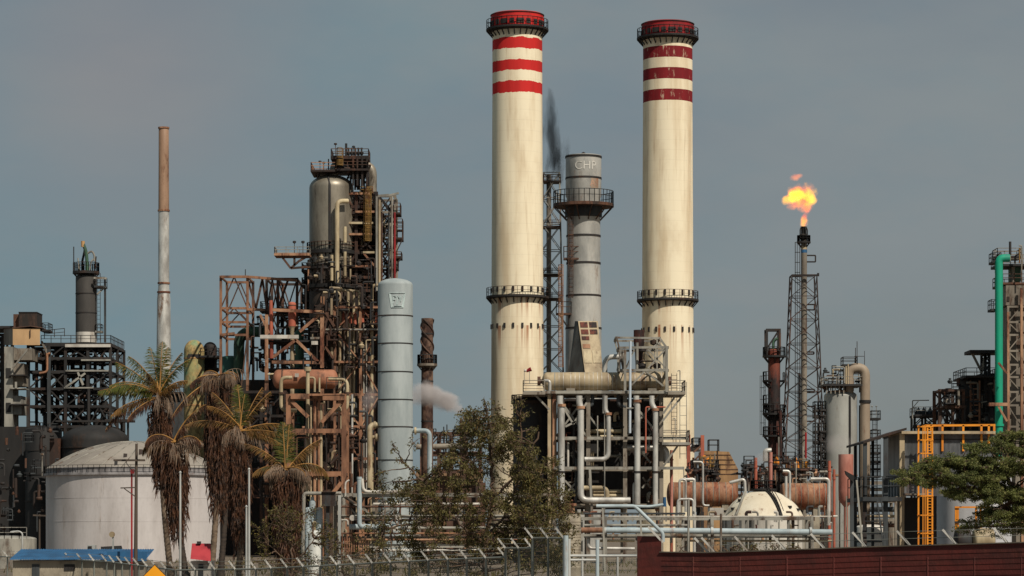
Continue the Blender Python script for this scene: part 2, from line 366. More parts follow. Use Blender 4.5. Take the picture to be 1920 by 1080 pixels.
def dome_prof(r, z0, h, n=8): return [(r*math.cos(PI/2*k/n), z0+h*math.sin(PI/2*k/n)) for k in range(n+1)]
def vessel(t, x0, x1, yt, yb, Y, m, dome, rings=(), rm=None, rw=3, base=None, name='shell', n=48, rr=1.03):
    cx = X((x0+x1)/2, Y); r = L((x1-x0)/2, Y); zt = Z(yt, Y); h = L(dome, Y); zb = 0 if base is None else base
    if yb: zb = Z(yb, Y)
    mb = MB(); mb.lathe((cx,Y,0), [(r,zb)]+dome_prof(r, zt-h, h), n); o = build(name, mb, m, t)
    for y in rings:
        rb = MB(); z = Z(y, Y); q = L(rw, Y)/2; rb.lathe((cx,Y,0), [(r*.99,z-q),(r*rr,z-q),(r*rr,z+q),(r*.99,z+q)], n); build('ring', rb, rm or m, t)
    return cx, r, o
def hdrum(t, x0, x1, y0, y1, Y, m, head=None, rings=(), rm=None, n=36, rw=2, rr=1.03, headpx=None, name='shell'):
    r = L((y1-y0)/2, Y); c = Vector((0, Y, Z((y0+y1)/2, Y))); a, b = X(x0, Y), X(x1, Y); h = L(headpx, Y) if headpx is not None else r*.5
    pr = [(r*math.cos(PI/2*k/6), a+h-h*math.sin(PI/2*k/6)) for k in range(6,-1,-1)]+[(r*math.cos(PI/2*k/6), b-h+h*math.sin(PI/2*k/6)) for k in range(7)]
    mb = MB(); mb.lathe(c, pr, n, 'x'); o = build(name, mb, m, t)
    for x in rings:
        rb = MB(); q = L(rw, Y)/2; xx = X(x, Y); rb.lathe(c, [(r*.99,xx-q),(r*rr,xx-q),(r*rr,xx+q),(r*.99,xx+q)], n, 'x'); build('ring', rb, rm or m, t)
    return c, r
def boxpart(t, name, x0, x1, y0, y1, Y, dep, m, **kw):
    mb = MB(); mb.box(X(x0,Y), X(x1,Y), Y, Y+dep, Z(y1,Y), Z(y0,Y)); return build(name, mb, m, t, **kw)
def wrap_text(t, name, txt, cx, cy, r, z, size, m, ang=0.0, off=.03):
    cu = bpy.data.curves.new('lettering', 'FONT'); cu.body = txt; cu.size = size; cu.align_x = 'CENTER'; cu.align_y = 'CENTER'
    to = bpy.data.objects.new('lettering', cu); C.objects.link(to); bpy.context.view_layer.update()
    me0 = bpy.data.meshes.new_from_object(to.evaluated_get(bpy.context.evaluated_depsgraph_get()))
    mb = MB(); vs = []
    for v in me0.vertices:
        a = v.co.x/r+ang; vs.append((cx+(r+off)*math.sin(a), cy-(r+off)*math.cos(a), z+v.co.y))
    mb.add(vs, [tuple(p.vertices) for p in me0.polygons]); bpy.data.objects.remove(to); bpy.data.meshes.remove(me0); bpy.data.curves.remove(cu)
    return build(name, mb, m, t, sharp=0)

def clutter(t, x0, x1, y0, y1, Y, dep, n, mats, seed, rmin=.06, rmax=.18, decks=0, valves=0, dm='dark'):
    q = random.Random(seed)
    for k in range(n):
        x, y = q.uniform(x0,x1), q.uniform(y0,y1); yy = Y+q.uniform(0,dep); r = q.uniform(rmin,rmax); h = q.uniform(8,46); w = q.uniform(-22,22); mb = MB()
        x2 = min(max(x+w, x0), x1); kind = k % 4
        pts = [P(x,min(y+h,y1+6),yy),P(x,y,yy),P(x2,y,yy)] if kind < 2 else [P(x,min(y+h,y1+6),yy),P(x,y,yy)] if kind == 2 else [P(x,y,yy),P(x2,y,yy),P(x2,y,yy)+Vector((0,q.uniform(.5,2),0))]
        if (pts[0]-pts[1]).length < .1 or (pts[-1]-pts[-2]).length < .1: continue
        mb.pipe(pts, r, n=8); build('pipe', mb, M[q.choice(mats)], t)
    for k in range(decks):
        x, y = q.uniform(x0,x1-8), q.uniform(y0,y1); yy = Y+q.uniform(-.5,dep); deck(t, X(x,Y), X(x+q.uniform(8,24),Y), yy, yy+q.uniform(1,2), Z(y,Y), M[dm], M[dm], h=1.0, w=.07, t=.18)
    for k in range(valves):
        x, y = q.uniform(x0,x1), q.uniform(y0,y1); mb = MB(); r = q.uniform(.2,.45); mb.lathe(P(x,y,Y+q.uniform(-.4,dep)), [(.02,-r),(r*.7,-r*.8),(r,0),(r*.4,r*.5),(r*.5,r),(.02,r*1.1)], 10); build('valve', mb, M[q.choice(mats)], t)
# ---------------------------------------------------------------- ground
g = MB(); g.quad((-6000,-300,0),(6000,-300,0),(6000,9000,0),(-6000,9000,0)); build('ground', g, M['soil'], kind='structure', sharp=0)
# ================================================================ the two striped chimneys
def chimney(label, cx_px, Y, ys, half, bands, col, wob, chip, slots, nmat, capmat, streaks):
    t = thing('striped_chimney', label, 'chimney', cx_px, Y, 0, 'striped chimneys')
    cx = X(cx_px, Y); zb = [(Z(b,Y), Z(a,Y)) for a, b in bands]
    sm = stackmat(nmat, (232,219,191), zb, col, wob, chip, [(Z(y,Y), L(h,Y)) for y, h in streaks])
    yt, yp, ym = ys               # shaft top, upper platform, mid platform
    mb = MB(); mb.lathe((cx,Y,0), [(L(half*1.10,Y),0),(L(half*1.03,Y),Z(700,Y)),(L(half*1.02,Y),Z(540,Y)),(L(half*.985,Y),Z(180,Y)),(L(half*.985,Y),Z(yp,Y))], 64); build('shaft', mb, sm, t)
    r = L(half*1.05,Y); zt, zp = Z(yt,Y), Z(yp,Y); h = zt-zp
    mb = MB(); mb.lathe((cx,Y,0), [(r,zp-.1),(r,zp+h*.66),(r*1.012,zp+h*.67),(r*1.012,zp+h*.72),(r*.985,zp+h*.73),(r*.985,zt-.1),(r*.95,zt+.05),(r*.80,zt+.05),(r*.80,zp)], 64); cap = build('cap', mb, capmat, t)
    mb = MB(); mb.lathe((cx,Y,0), [(r*.99,zp+h*.93),(r*1.015,zp+h*.93),(r*1.015,zp+h*.97),(r*.99,zp+h*.97)], 64); build('rim_band', mb, M['dark'], cap)
    for k in range(20):
        a = 2*PI*(k+.35)/20; u = Vector((math.sin(a), -math.cos(a), 0)); s = Vector((math.cos(a), math.sin(a), 0)); c = Vector((cx,Y,zp+h*.36))+u*r*.985
        w = .32 if k % 3 else .55
        mb = MB(); mb.hexa([c-s*w-Vector((0,0,h*.16)), c+s*w-Vector((0,0,h*.16)), c+s*w+Vector((0,0,h*.16)), c-s*w+Vector((0,0,h*.16))],
                           [q+u*.14 for q in (c-s*w-Vector((0,0,h*.16)), c+s*w-Vector((0,0,h*.16)), c+s*w+Vector((0,0,h*.16)), c-s*w+Vector((0,0,h*.16)))]); build('vent_opening', mb, M['dark'], cap)
    ring_platform(t, cx, Y, zp+.15, L(half*.97,Y), L(half*1.235,Y), M['black'], M['dark'], t=.28, h=1.25, brackets=28, cone=.22, w=.065)
    rm = L(half*1.02,Y)
    ring_platform(t, cx, Y, Z(ym,Y), rm*.97, L(half*1.235,Y), M['dark'], M['brown'], t=.3, h=1.2, brackets=24, cone=.12, w=.06)
    for y, hh in slots:
        for k in range(18):
            a = 2*PI*(k+.55)/18; u = Vector((math.sin(a), -math.cos(a), 0)); s = Vector((math.cos(a), math.sin(a), 0))
            zz = Z(y,Y); c = Vector((cx,Y,zz))+u*(rm*.985); q = L(hh,Y)/2; w = .15
            p = [c-s*w-Vector((0,0,q)), c+s*w-Vector((0,0,q)), c+s*w+Vector((0,0,q)), c-s*w+Vector((0,0,q))]
            mb = MB(); mb.hexa(p, [v+u*.22 for v in p]); build('vent_slot', mb, M['dark'], t)
    return t
M['capred'] = mat('bright_red_cap', (196,36,30), (164,28,26), sc=.6, rust=.12, rcol=(70,22,22))
M['capdark'] = mat('dark_red_cap', (150,26,30), (110,22,26), sc=.6, rust=.25, rcol=(54,20,22))
t1 = chimney('taller striped chimney with bright red bands and heat-blurred edges, nearest the smoke', 970, 415, (28,57,556), 47.5, [(77,97),(118,138),(158,179)], (196,40,38), .75, .68, [(545,9),(613,9)], 'cream_chimney_bright_bands', M['capred'], [(613,60),(560,50)])
t2 = chimney('striped chimney with darker maroon peeling bands and rust streaks below its slots', 1252, 425, (45,73,562), 47, [(93,114),(133,154),(173,194)], (128,28,34), .12, .56, [(551,10),(620,9)], 'cream_chimney_maroon_bands', M['capdark'], [(618,70),(566,36),(612,34)])
# access ladder on the second chimney
ladder(t2, P(1264,815,418), P(1264,700,418), M['dark'], .8, False)
# ================================================================ grey metal stack with lettering
Y = 432
t = thing('grey_stack', 'grey steel stack lettered CHP with ringed platform between the striped chimneys', 'chimney', 1094, Y)
cx, r = X(1094,Y), L(33.5,Y)
mb = MB(); mb.lathe((cx,Y,0), [(r*1.05,0),(r*1.0,Z(600,Y)),(r*.94,Z(500,Y)),(r*.94,Z(372,Y)),(r,Z(368,Y)),(r,Z(292,Y)),(r*.94,Z(292,Y)),(r*.94,Z(330,Y))], 56); build('shaft', mb, M['silver_stack'] if 'silver_stack' in M else mat('dull_silver_stack', (186,184,178), (146,146,143), sc=.35, st=(1,1,.4), rust=.12, rcol=(150,116,90), rough=.5, metal=.2), t)
for y, q in ((295,1.03),(335,1.02),(443,.97),(494,.97),(555,.99),(616,1.02)):
    mb = MB(); z = Z(y,Y); mb.lathe((cx,Y,0), [(r*q*.97,z-.14),(r*q,z-.14),(r*q,z+.14),(r*q*.97,z+.14)], 56); build('ring', mb, M['dark'], t)
mb = MB(); mb.lathe((cx,Y,Z(291,Y)), [(.05,0),(.3,0),(.3,.35),(.05,.5)], 10); build('beacon', mb, M['dark'], t)
pl = ring_platform(t, cx, Y, Z(383,Y), r*.95, L(57,Y), M['brown'], M['slate'], t=.45, h=1.9, brackets=12, w=.10)
mb = MB(); mb.lathe((cx,Y,0), [(r*.95,Z(408,Y)),(r*1.04,Z(407,Y)),(r*1.04,Z(388,Y)),(r*.95,Z(387,Y))], 48); build('collar', mb, M['slate'], t)
wrap_text(t, 'lettering', 'CHP', cx, Y, r, Z(314,Y), 1.75, mat('white_letter_paint', (214,211,204), (178,175,168), rust=.2, rcol=(150,146,140)), ang=.10, off=.06)
M['fadedwhite'] = mat('faded_letter_paint', (188,150,128), (150,116,98), rust=.3, rcol=(160,92,62))
wrap_text(t, 'lettering', 'AS', cx, Y, r, Z(347,Y), 1.35, M['fadedwhite'], ang=.62)
mb = MB()
for k in range(8):
    a0, a1 = .40+.07*k, .40+.07*(k+1); R = r*1.004
    mb.quad((cx+R*math.sin(a0), Y-R*math.cos(a0), Z(356,Y)), (cx+R*math.sin(a1), Y-R*math.cos(a1), Z(356,Y)), (cx+R*math.sin(a1), Y-R*math.cos(a1), Z(337,Y)), (cx+R*math.sin(a0), Y-R*math.cos(a0), Z(337,Y)))
build('rust_patch', mb, mat('rust_patch_paint', (160,140,122), (140,120,104), rust=.5, rcol=(158,98,70)), t)
ladder(t, P(1070,560,Y)-Vector((0,r*.82,0)), P(1070,385,Y)-Vector((0,r*.82,0)), M['brown'], .7, True, (-.55,-1,0), t=.1)
for (x0,x1,y) in ((1056,1086,486),(1042,1071,589)):
    d = deck(t, X(x0,Y), X(x1,Y), Y-L(30,Y), Y-L(12,Y), Z(y,Y), M['brown'], M['brown'], h=1.7, sides='flr', w=.11)
    mb = MB(); mb.bar(P(x1-4,y,Y)-Vector((0,L(28,Y),0)), P((x0+x1)/2+8,y+26,Y)-Vector((0,L(18,Y),0)), .18); mb.bar(P(x0+4,y,Y)-Vector((0,L(28,Y),0)), P((x0+x1)/2+8,y+26,Y)-Vector((0,L(18,Y),0)), .18); build('bracket', mb, M['dark'], d)
ladder(t, P(1051,690,Y)-Vector((0,2.6,0)), P(1051,500,Y)-Vector((0,2.6,0)), M['rust_pale'], .7, True, (0,-1,0), t=.1)
# tapered flue casing at its foot
Y = 415
t = thing('flue_casing', 'tapered cream duct with rusted square panels leaning on the grey stack foot', 'duct', 1105, Y)
def casing(x0t,x1t,x0b,x1b,yt,yb,Yt,Yb,dep):
    mb = MB(); mb.hexa([P(x0b,yb,Yb),P(x1b,yb,Yb),P(x1b,yb,Yb)+Vector((0,dep,0)),P(x0b,yb,Yb)+Vector((0,dep,0))],[P(x0t,yt,Yt),P(x1t,yt,Yt),P(x1t,yt,Yt)+Vector((0,dep*.5,0)),P(x0t,yt,Yt)+Vector((0,dep*.5,0))]); return mb
build('casing', casing(1084,1121,1097,1131,602,700,415,411,9), M['beige'], t, sharp=0)
mb = MB(); mb.hexa([P(1066,700,414),P(1096.5,700,411.2),P(1096.5,700,420),P(1066,700,420)],[P(1078,602,418),P(1083.5,602,415.2),P(1083.5,602,420),P(1078,602,420)]); build('side_wall', mb, M['slate'], t, sharp=0)
def onface(u, v):                     # point on the sloping face, u across 0..1, v down 0..1
    a = P(1084+13*v, 602+98*v, 415-4*v); b = P(1121+10*v, 602+98*v, 415-4*v); return a.lerp(b, u)
for (u0,u1,v0,v1,mm) in ((.08,.46,.02,.12,'rustred'),(.54,.92,.02,.12,'rustred'),(.08,.46,.16,.25,'rustred'),(.54,.92,.16,.25,'rustred'),(.08,.46,.29,.36,'rustred'),(.08,.46,.44,.52,'rust_pale'),(.05,.47,.56,.80,'cream_pipe'),(.53,.95,.56,.80,'cream_pipe')):
    o = Vector((0,-.09,0)); mb = MB(); q = [onface(u0,v0),onface(u1,v0),onface(u1,v1),onface(u0,v1)]; mb.hexa(q, [p+o for p in q]); build('panel', mb, M[mm], t, sharp=0)
# ================================================================ lattice towers
def lattice(t, cxp, Y, levels, halfs, m, w, nrows=1, depth=None):
    """square lattice mast; levels in px with half widths in px"""
    cx = X(cxp, Y); pts = []
    for y, hp in zip(levels, halfs):
        z, h = Z(y,Y), L(hp,Y); pts.append([Vector((cx-h,Y-h,z)), Vector((cx+h,Y-h,z)), Vector((cx+h,Y+h,z)), Vector((cx-h,Y+h,z))])
    for k in range(4):
        mb = MB()
        for a, b in zip(pts, pts[1:]): mb.bar(a[k], b[k], w)
        build('leg', mb, m, t)
    for i in range(len(pts)-1):
        for k in range(4):
            k2 = (k+1) % 4; mb = MB(); mb.bar(pts[i][k], pts[i][k2], w*.6); build('beam', mb, m, t)
            mb = MB(); mb.bar(pts[i][k], pts[i+1][k2], w*.55); build('brace', mb, m, t); mb = MB(); mb.bar(pts[i][k2], pts[i+1][k], w*.55); build('brace', mb, m, t)
Y = 450
t = thing('lattice_flue', 'rusty lattice mast around a dark flue, half hidden behind the taller chimney', 'tower', 1034, Y)
lattice(t, 1034, Y, [325,372,422,470,515,560,612,655,700,1043], [15,16,17,18,19,19.5,20,21,22,28], M['pale'], .2)
mb = MB(); mb.tube([P(1029,1043,Y),P(1029,328,Y)], L(4.5,Y), 16); build('flue', mb, M['tower_sheet'], t)
for y in (340,425,515,560): deck(t, X(1018,Y), X(1052,Y), Y-1.5, Y+1.5, Z(y,Y), M['dbrown'], h=.9, sides='fb')
ds = thing('dark_smoke', 'dark sooty smoke rising from the lattice flue beside the taller chimney', 'smoke', 1030, 447, Z(330,447))
dsm = volmat('dark_smoke', (40,38,38), .5, .42, .38, gain=5.0, st=(1,1,.22), edge=1.3)
for (x,y,rx,rz,rot) in ((1030,232,15,56,-2),(1040,272,24,62,-12),(1031,305,17,48,4),(1046,318,16,44,10)): puff('smoke_wisp', x, y, 447, rx*1.25, rz*1.25, rx*1.2, rot, dsm, ds)
# flare tower
Y = 430
t = thing('flare_tower', 'tall lattice flare tower with a burning tip right of the striped chimneys', 'tower', 1507, Y)
lattice(t, 1506, Y, [517,557,600,645,690,735,780,826,870,1043], [23,24.5,26,28,29.5,31,33,35,36.5,43], M['dbrown'], .17)
for (x,y0,rp,mm) in ((1507.5,447,5.6,'tower_sheet'),(1500,700,3.5,'slate'),):
    mb = MB(); mb.tube([P(x,1043,Y),P(x,y0,Y)], L(rp,Y), 16); build('riser', mb, M[mm], t)
mb = MB(); mb.lathe((X(1507,Y),Y,0), [(L(6,Y),Z(449,Y)),(L(7.5,Y),Z(441,Y)),(L(5,Y),Z(438,Y)),(L(5,Y),Z(427,Y)),(L(6,Y),Z(425,Y)),(L(5,Y),Z(424.8,Y)),(L(4.5,Y),Z(440,Y))], 18); tip = build('flare_tip', mb, M['black'], t)
for a in range(4):
    u = Vector((math.cos(a*PI/2+.4), math.sin(a*PI/2+.4), 0))*L(7.5,Y); mb = MB(); c = Vector((X(1507,Y),Y,0)); mb.pipe([c+u+Vector((0,0,Z(447,Y))), c+u+Vector((0,0,Z(430,Y))), c+u*.6+Vector((0,0,Z(425,Y)))], .1, n=8); build('pilot_pipe', mb, M['black'], tip)
ring_platform(t, X(1507,Y), Y, Z(453,Y), L(5,Y), L(13,Y), M['dark'], M['dark'], t=.25, h=.9, brackets=6)
mb = MB(); z0, z1 = Z(468,Y), Z(462,Y); mb.lathe((X(1507.5,Y),Y,0), [(L(5.8,Y),z0),(L(5.8,Y),z1)], 16); build('painted_band', mb, M['cream_pipe'], t)
mb = MB(); mb.lathe((X(1507.5,Y),Y,0), [(L(5.8,Y),Z(474,Y)),(L(5.8,Y),Z(468.2,Y))], 16); build('painted_band', mb, M['bluesheet'], t)
for (y0,y1,x1) in ((479,491,1529),(571,581,1527),(660,664,1526),(730,735,1527),(762,790,1528)):
    mb = MB(); mb.bar(P(1512,y0,Y),P(x1,y0,Y),.2); mb.bar(P(x1,y0,Y),P(x1,y1,Y),.2); mb.bar(P(1512,y1,Y),P(x1,y1,Y),.2); build('bracket_arm', mb, M['dbrown'], t)
mb = MB(); mb.bar(P(1484,517,Y-1),P(1534,516,Y-1),.25); mb.bar(P(1534,518,Y-1),P(1534,512,Y-1),.3); build('bracket_arm', mb, M['dbrown'], t)
ladder(t, P(1499,870,Y)-Vector((0,.6,0)), P(1499,455,Y)-Vector((0,.6,0)), M['dark'], .5, True, (-1,0,0), t=.06)
fl = thing('flare_flame', 'bright yellow and orange gas flame leaning left above the flare tip', 'flame', 1505, Y, Z(424,Y))
fm = volmat('flame_gas', (30,20,14), 1.2, .40, .34, emis=((255,84,16),(255,178,38)), gain=3.7)
fm3 = volmat('flame_core_gas', (30,20,14), 1.3, .40, .22, emis=((255,90,18),(255,178,38)), gain=2.3)
fm2 = volmat('flame_fringe_gas', (30,20,14), .75, .42, .40, emis=((226,78,40),(255,140,60)), gain=3.4)
for (x,y,rx,rz,rot,mm) in ((1508,408,8,22,5,fm3),(1513,388,13,26,10,fm3),(1507,366,25,24,-15,fm),(1493,358,24,15,-20,fm),(1481,371,18,11,-32,fm),(1502,376,20,24,8,fm),(1508,372,26,30,0,fm2),(1489,384,16,12,-20,fm2),(1493,331,15,8,-8,fm2),(1508,414,9,18,6,fm)):
    puff('flame_tongue', x, y, Y, rx*1.15, rz*1.15, rx, rot, mm, fl)
# ================================================================ slim chimney at left
Y = 455
t = thing('slim_chimney', 'slender silver chimney with rusty brown upper half behind the palms', 'chimney', 307, Y)
cx = X(307,Y); q = lambda p: L(p,Y)
mb = MB(); mb.lathe((cx,Y,0), [(q(10),Z(395,Y)),(q(9.6),Z(300,Y)),(q(9.4),Z(240,Y)),(q(8),Z(238,Y)),(q(8),Z(260,Y))], 28); build('upper_shaft', mb, mat('rusty_upper_shaft', (160,128,104), (128,100,80), sc=.3, st=(1,1,.2), rust=.3, rcol=(112,74,54), rough=.6), t)
mb = MB(); mb.lathe((cx,Y,0), [(q(14.5),0),(q(14),Z(715,Y)),(q(12.5),Z(560,Y)),(q(12),Z(556,Y)),(q(10.3),Z(538,Y)),(q(10.1),Z(395,Y))], 28); build('lower_shaft', mb, M['silver'], t)
for y, k in ((240,10.6),(395,11.4),(531,11.6),(548,12.6),(715,15)):
    mb = MB(); z = Z(y,Y); mb.lathe((cx,Y,0), [(q(k-2),z-.13),(q(k),z-.13),(q(k),z+.13),(q(k-2),z+.13)], 28); build('ring', mb, M['rust_pale'], t)
# ================================================================ dark unit on the left edge
Y = 430
t = thing('steel_structure', 'blackened multi-storey steel frame at the left edge carrying a grey column', 'structure', 130, Y)
frame(t, [53,92,123,165,207], [647,672,697,729,762,800], Y, 15, .42, M['dark'], rows=3, cross=True,
      braces=[(0,0,'\\'),(1,0,'/'),(2,0,'x'),(3,0,'v'),(0,2,'/'),(1,2,'x'),(2,2,'/'),(3,2,'x'),(0,3,'\\'),(1,3,'\\'),(2,3,'x'),(3,3,'/'),(1,4,'x'),(2,4,'x'),(3,4,'^')])
for (x0,x1,y,hh,mm) in ((122,207,648,5.5,'white'),(152,207,675,3,'pale'),(123,203,695,3,'pale'),(120,175,727,2.5,'pale')):
    boxpart(t, 'girder', x0, x1, y-hh/2, y+hh/2, Y-.6, .3, M[mm])
for a, b in (((123,726),(160,700)),((146,698),(156,722)),((78,640),(92,668))):
    mb = MB(); mb.bar(P(*a,Y-.5), P(*b,Y-.5), .3); build('brace', mb, M['pale'], t)
clutter(t, 55, 205, 652, 800, Y+1, 12, 70, ['dark','slate','dark','black','brown'], 41, .08, .25, 8, 14, 'slate')
for x in (53,92):
    mb = MB(); mb.bar(P(x,1042,Y-.5), P(x,655,Y-.5), .5); build('column', mb, M['slate'], t)
for y in (672,697,729,762,800):
    mb = MB(); mb.box(X(56,Y), X(150,Y), Y+1, Y+14, Z(y,Y)-.25, Z(y,Y)-.05); build('floor', mb, M['black'], t)
for (x,y,h,wd) in ((66,668,10,10),(80,690,14,12),(104,690,12,16),(140,668,12,14),(70,725,20,14),(108,724,16,20),(150,724,14,14),(76,760,22,24),(120,760,18,20),(84,797,26,30),(140,797,20,26),(184,726,10,12),(185,762,14,14),(172,798,16,18)):
    mb = MB(); mb.lathe((X(x,Y),Y+6,0), [(.05,Z(y,Y)),(L(wd/2,Y),Z(y,Y)),(L(wd/2,Y),Z(y-h,Y)-.2),(L(wd/3,Y),Z(y-h,Y)),(.05,Z(y-h,Y))], 14); build('process_pot', mb, M['black'], t)
mb = MB(); mb.box(X(77,Y), X(207,Y), Y, Y+15, Z(642.5,Y)-.3, Z(642.5,Y)); d = build('platform', mb, M['dark'], t)
railing(d, [(X(77,Y),Y+.1,Z(642.5,Y)),(X(207,Y),Y+.1,Z(642.5,Y)),(X(207,Y),Y+15,Z(642.5,Y))], M['dark'], 1.1, .09)
railing(t, [(X(77,Y),Y+3,Z(632,Y)),(X(115,Y),Y+3,Z(628,Y))], M['dark'], 1.2, .1)
stem_list(t, [(2.2,[(90,668,-1),(90,690,-1),(90,663,-1)],M['orange_rust']),(2.2,[(96,663,-1),(90.5,665,-1),(90.5,698,-1),(76,701,-1)],M['orange_rust']),(1.5,[(62,655,4),(62,760,4)]),(1.8,[(100,655,5),(100,800,5)]),(1.6,[(155,655,3),(155,730,3),(190,730,3)]),(3,[(168,730,-1),(168,800,-1)],M['dark'])], M['dark'], Y)
deck(t, X(200,Y), X(247,Y), Y-2, Y+4, Z(787,Y), M['dark'], M['slate'], h=1.0)
deck(t, X(205,Y), X(222,Y), Y+1, Y+4, Z(676,Y), M['dark'], M['dark'], h=1.0)
for x in (228,240):
    mb = MB(); mb.bar((X(x,Y),Y,0),(X(x,Y),Y,Z(790,Y)),.3); build('column', mb, M['dark'], t)
# column on top
Y = 437
t = thing('distillation_column', 'dark grey cylindrical column with white base standing on the blackened frame', 'column', 161, Y, Z(642,Y))
cx, r, o = vessel(t, 142, 181, 512, 623, Y, M['darkgreyv'], 9, (551,587), M['dark'], 2)
mb = MB(); mb.lathe((cx,Y,0), [(r*1.0,Z(642.5,Y)),(r*1.0,Z(623.2,Y))], 40); build('skirt', mb, M['white'], t)
ring_platform(t, cx, Y, Z(509,Y), .5, L(25,Y), M['dark'], M['dark'], t=.4, h=1.3, brackets=8)
stem_list(t, [(3.2,[(163,512),(163,485),(161,470),(155,455)],M['green']),(2.2,[(156,512,1),(152,490,1),(155,478,1),(158,462,1)],M['dark']),(3.6,[(155.5,463),(155.5,452)],M['tan']),(1.8,[(163,476),(172,470),(177,478),(177,490)],M['pale']),(1.4,[(168,506),(171,490),(178,484)],M['pale']),(1.2,[(150,508,-1),(148,485,-1)],M['pale']),(1,[(142,510,-2),(142,465,-2)],M['dark']),(1.2,[(180,505,-1),(182,482,-1)],M['dark'])], M['slate'], Y)
deck(t, X(179,Y), X(199,Y), Y-1.5, Y+1.5, Z(537,Y), M['slate'], M['slate'], h=1.3)
mb = MB(); mb.bar(P(197,642,Y), P(197,520,Y), .3); build('pole', mb, M['slate'], t)
mb = MB(); mb.bar(P(176,521,Y-2), P(200,522,Y-2), .3); mb.bar(P(182,552,Y-1), P(197,538,Y-1), .22); build('bracket', mb, M['pale'], t)
ladder(t, P(185,640,Y-1), P(185,512,Y-1), M['slate'], .5, False)
deck(t, X(180,Y), X(192,Y), Y-1, Y+1, Z(621,Y), M['pale'], M['dark'], h=1.0)
# cabin + black box + elevator shaft
Y = 426
t = thing('roof_cabin', 'beige sheet metal cabin perched on top of the blackened frame', 'cabin', 45, Y, Z(647,Y))
mb = MB(); mb.hexa([P(24,647,Y),P(75,647,Y+1),P(75,647,Y+9),P(24,647,Y+9)],[P(24,616,Y),P(75,616,Y+1),P(75,616,Y+9),P(24,616,Y+9)]); build('wall', mb, M['cabin'], t, sharp=0)
mb = MB(); mb.hexa([P(7,647,Y+7),P(24,647,Y+.02),P(24,647,Y+8),P(7,647,Y+9)],[P(7,616,Y+7),P(24,616,Y+.02),P(24,616,Y+8),P(7,616,Y+9)]); build('side_wall', mb, M['tower_sheet'], t, sharp=0)
mb = MB(); a = [P(5,616,Y+6.8),P(23,615.5,Y-.1),P(57,612,Y+.3),P(78,615,Y+.9)]; b = [p+Vector((0,9.5,0)) for p in a]; u = Vector((0,0,.12))
mb.add(a+b+[p+u for p in a]+[p+u for p in b], [(8,9,13,12),(9,10,14,13),(10,11,15,14),(0,1,9,8),(1,2,10,9),(2,3,11,10),(0,4,5,1),(1,5,6,2),(2,6,7,3),(3,7,15,11)]); build('roof', mb, M['brown'], t, sharp=0)
boxpart(t, 'door_post', 55.5, 57, 618, 632, Y+.4, .3, M['brown'])
deck(t, X(72,Y), X(87,Y), Y+2, Y+6, Z(616,Y), M['dark'], M['dark'], h=1.0)
Y = 428
t = thing('exhaust_box', 'soot blackened box vent rising behind the beige cabin', 'vent', 52, Y, Z(612,Y))
boxpart(t, 'casing', 35, 69, 585, 615, Y+4, 5, mat('sooty_box', (44,38,34), (24,22,21), sc=.4, rust=.4, rcol=(74,54,44))); boxpart(t, 'lip', 34.5, 69.5, 584.6, 586, Y+3.9, 5.2, M['black']); boxpart(t, 'side_vent', 25, 36, 589, 615, Y+5, 3, M['brown'])
Y = 424
t = thing('lift_shaft', 'tall pale grey sheeted shaft under the beige cabin', 'shaft', 30, Y)
boxpart(t, 'shaft', 8, 24, 650, 1042, Y, 5, M['pale']); boxpart(t, 'upper_casing', 24.3, 60, 653, 675, Y+1, 6, M['tower_sheet']); boxpart(t, 'middle_casing', 24.3, 44, 681, 723, Y+1, 5, M['tower_sheet']); boxpart(t, 'lower_casing', 22, 40, 742, 777, Y+.4, 5, M['pale'])
for y in (690,755,830,900): boxpart(t, 'opening', 11, 20, y, y+18, Y-.12, .2, M['black'])
for y in (702,727,757,800,838,880): boxpart(t, 'landing', 17, 46, y, y+2.2, Y-1, 4, M['pale'] if y in (727,838) else M['dark'])
mb = MB(); mb.bar(P(52,655,Y-.5),P(24,690,Y-.5),.25); mb.bar(P(30,716,Y-1),P(30,728,Y-1),.3); build('brace', mb, M['pale'], t)
t = thing('corner_frame', 'sooty open steel frame cut by the left edge of the photo', 'structure', -15, 436)
frame(t, [-40,-14,6], [628,655,682,720,765,820,880], 436, 8, .45, M['dark'], braces=[(0,i,'x') for i in range(6)]+[(1,i,'x') for i in range(6)])
boxpart(t, 'casing', -40, 5, 730, 1042, 440, 3, M['black'])
boxpart(t, 'roof', -40, 26, 611, 616, 434, 10, M['dark'])
# black tanks below
Y = 408
t = thing('soot_tank', 'black domed tank behind the white storage tank', 'tank', 178, Y); vessel(t, 115, 242, 797, None, Y, M['black'], 30, (840,880), M['dark'], 2)
boxpart(t, 'deck', 104, 240, 788, 791, Y+3, 2, M['dark'])
t = thing('soot_cylinder', 'black upright cylinder at the left edge beside the domed black tank', 'tank', 82, 414); vessel(t, 48, 116, 800, None, 414, M['black'], 6, (845,890,940), M['dark'], 2); boxpart(t, 'rusted_panel', 93, 113, 822, 1000, 406, 1.2, mat('scorched_panel', (58,40,32), (36,28,25), rust=.4, rcol=(84,52,36)))
tag(boxpart(None, 'casing_wall', -30, 60, 800, 1042, 418, 6, M['black']), 'black panelled process casing behind the pale lift shaft at left', 'casing')
t = thing('grey_casing', 'dark grey process block seen just behind the tall dead-headed palms', 'casing', 328, 440); boxpart(t, 'casing', 312, 346, 735, 1042, 440, 6, M['slate']); deck(t, X(310,440), X(346,440), 439, 446, Z(735,440), M['dark'], M['dark'])
t = thing('sooty_piping', 'dim pipes and landings climbing the black casing at the left edge', 'pipes', 30, 405)
clutter(t, -5, 110, 800, 1000, 404, 3, 40, ['dark','slate','brown','dbrown'], 43, .08, .25, 10, 8, 'slate')
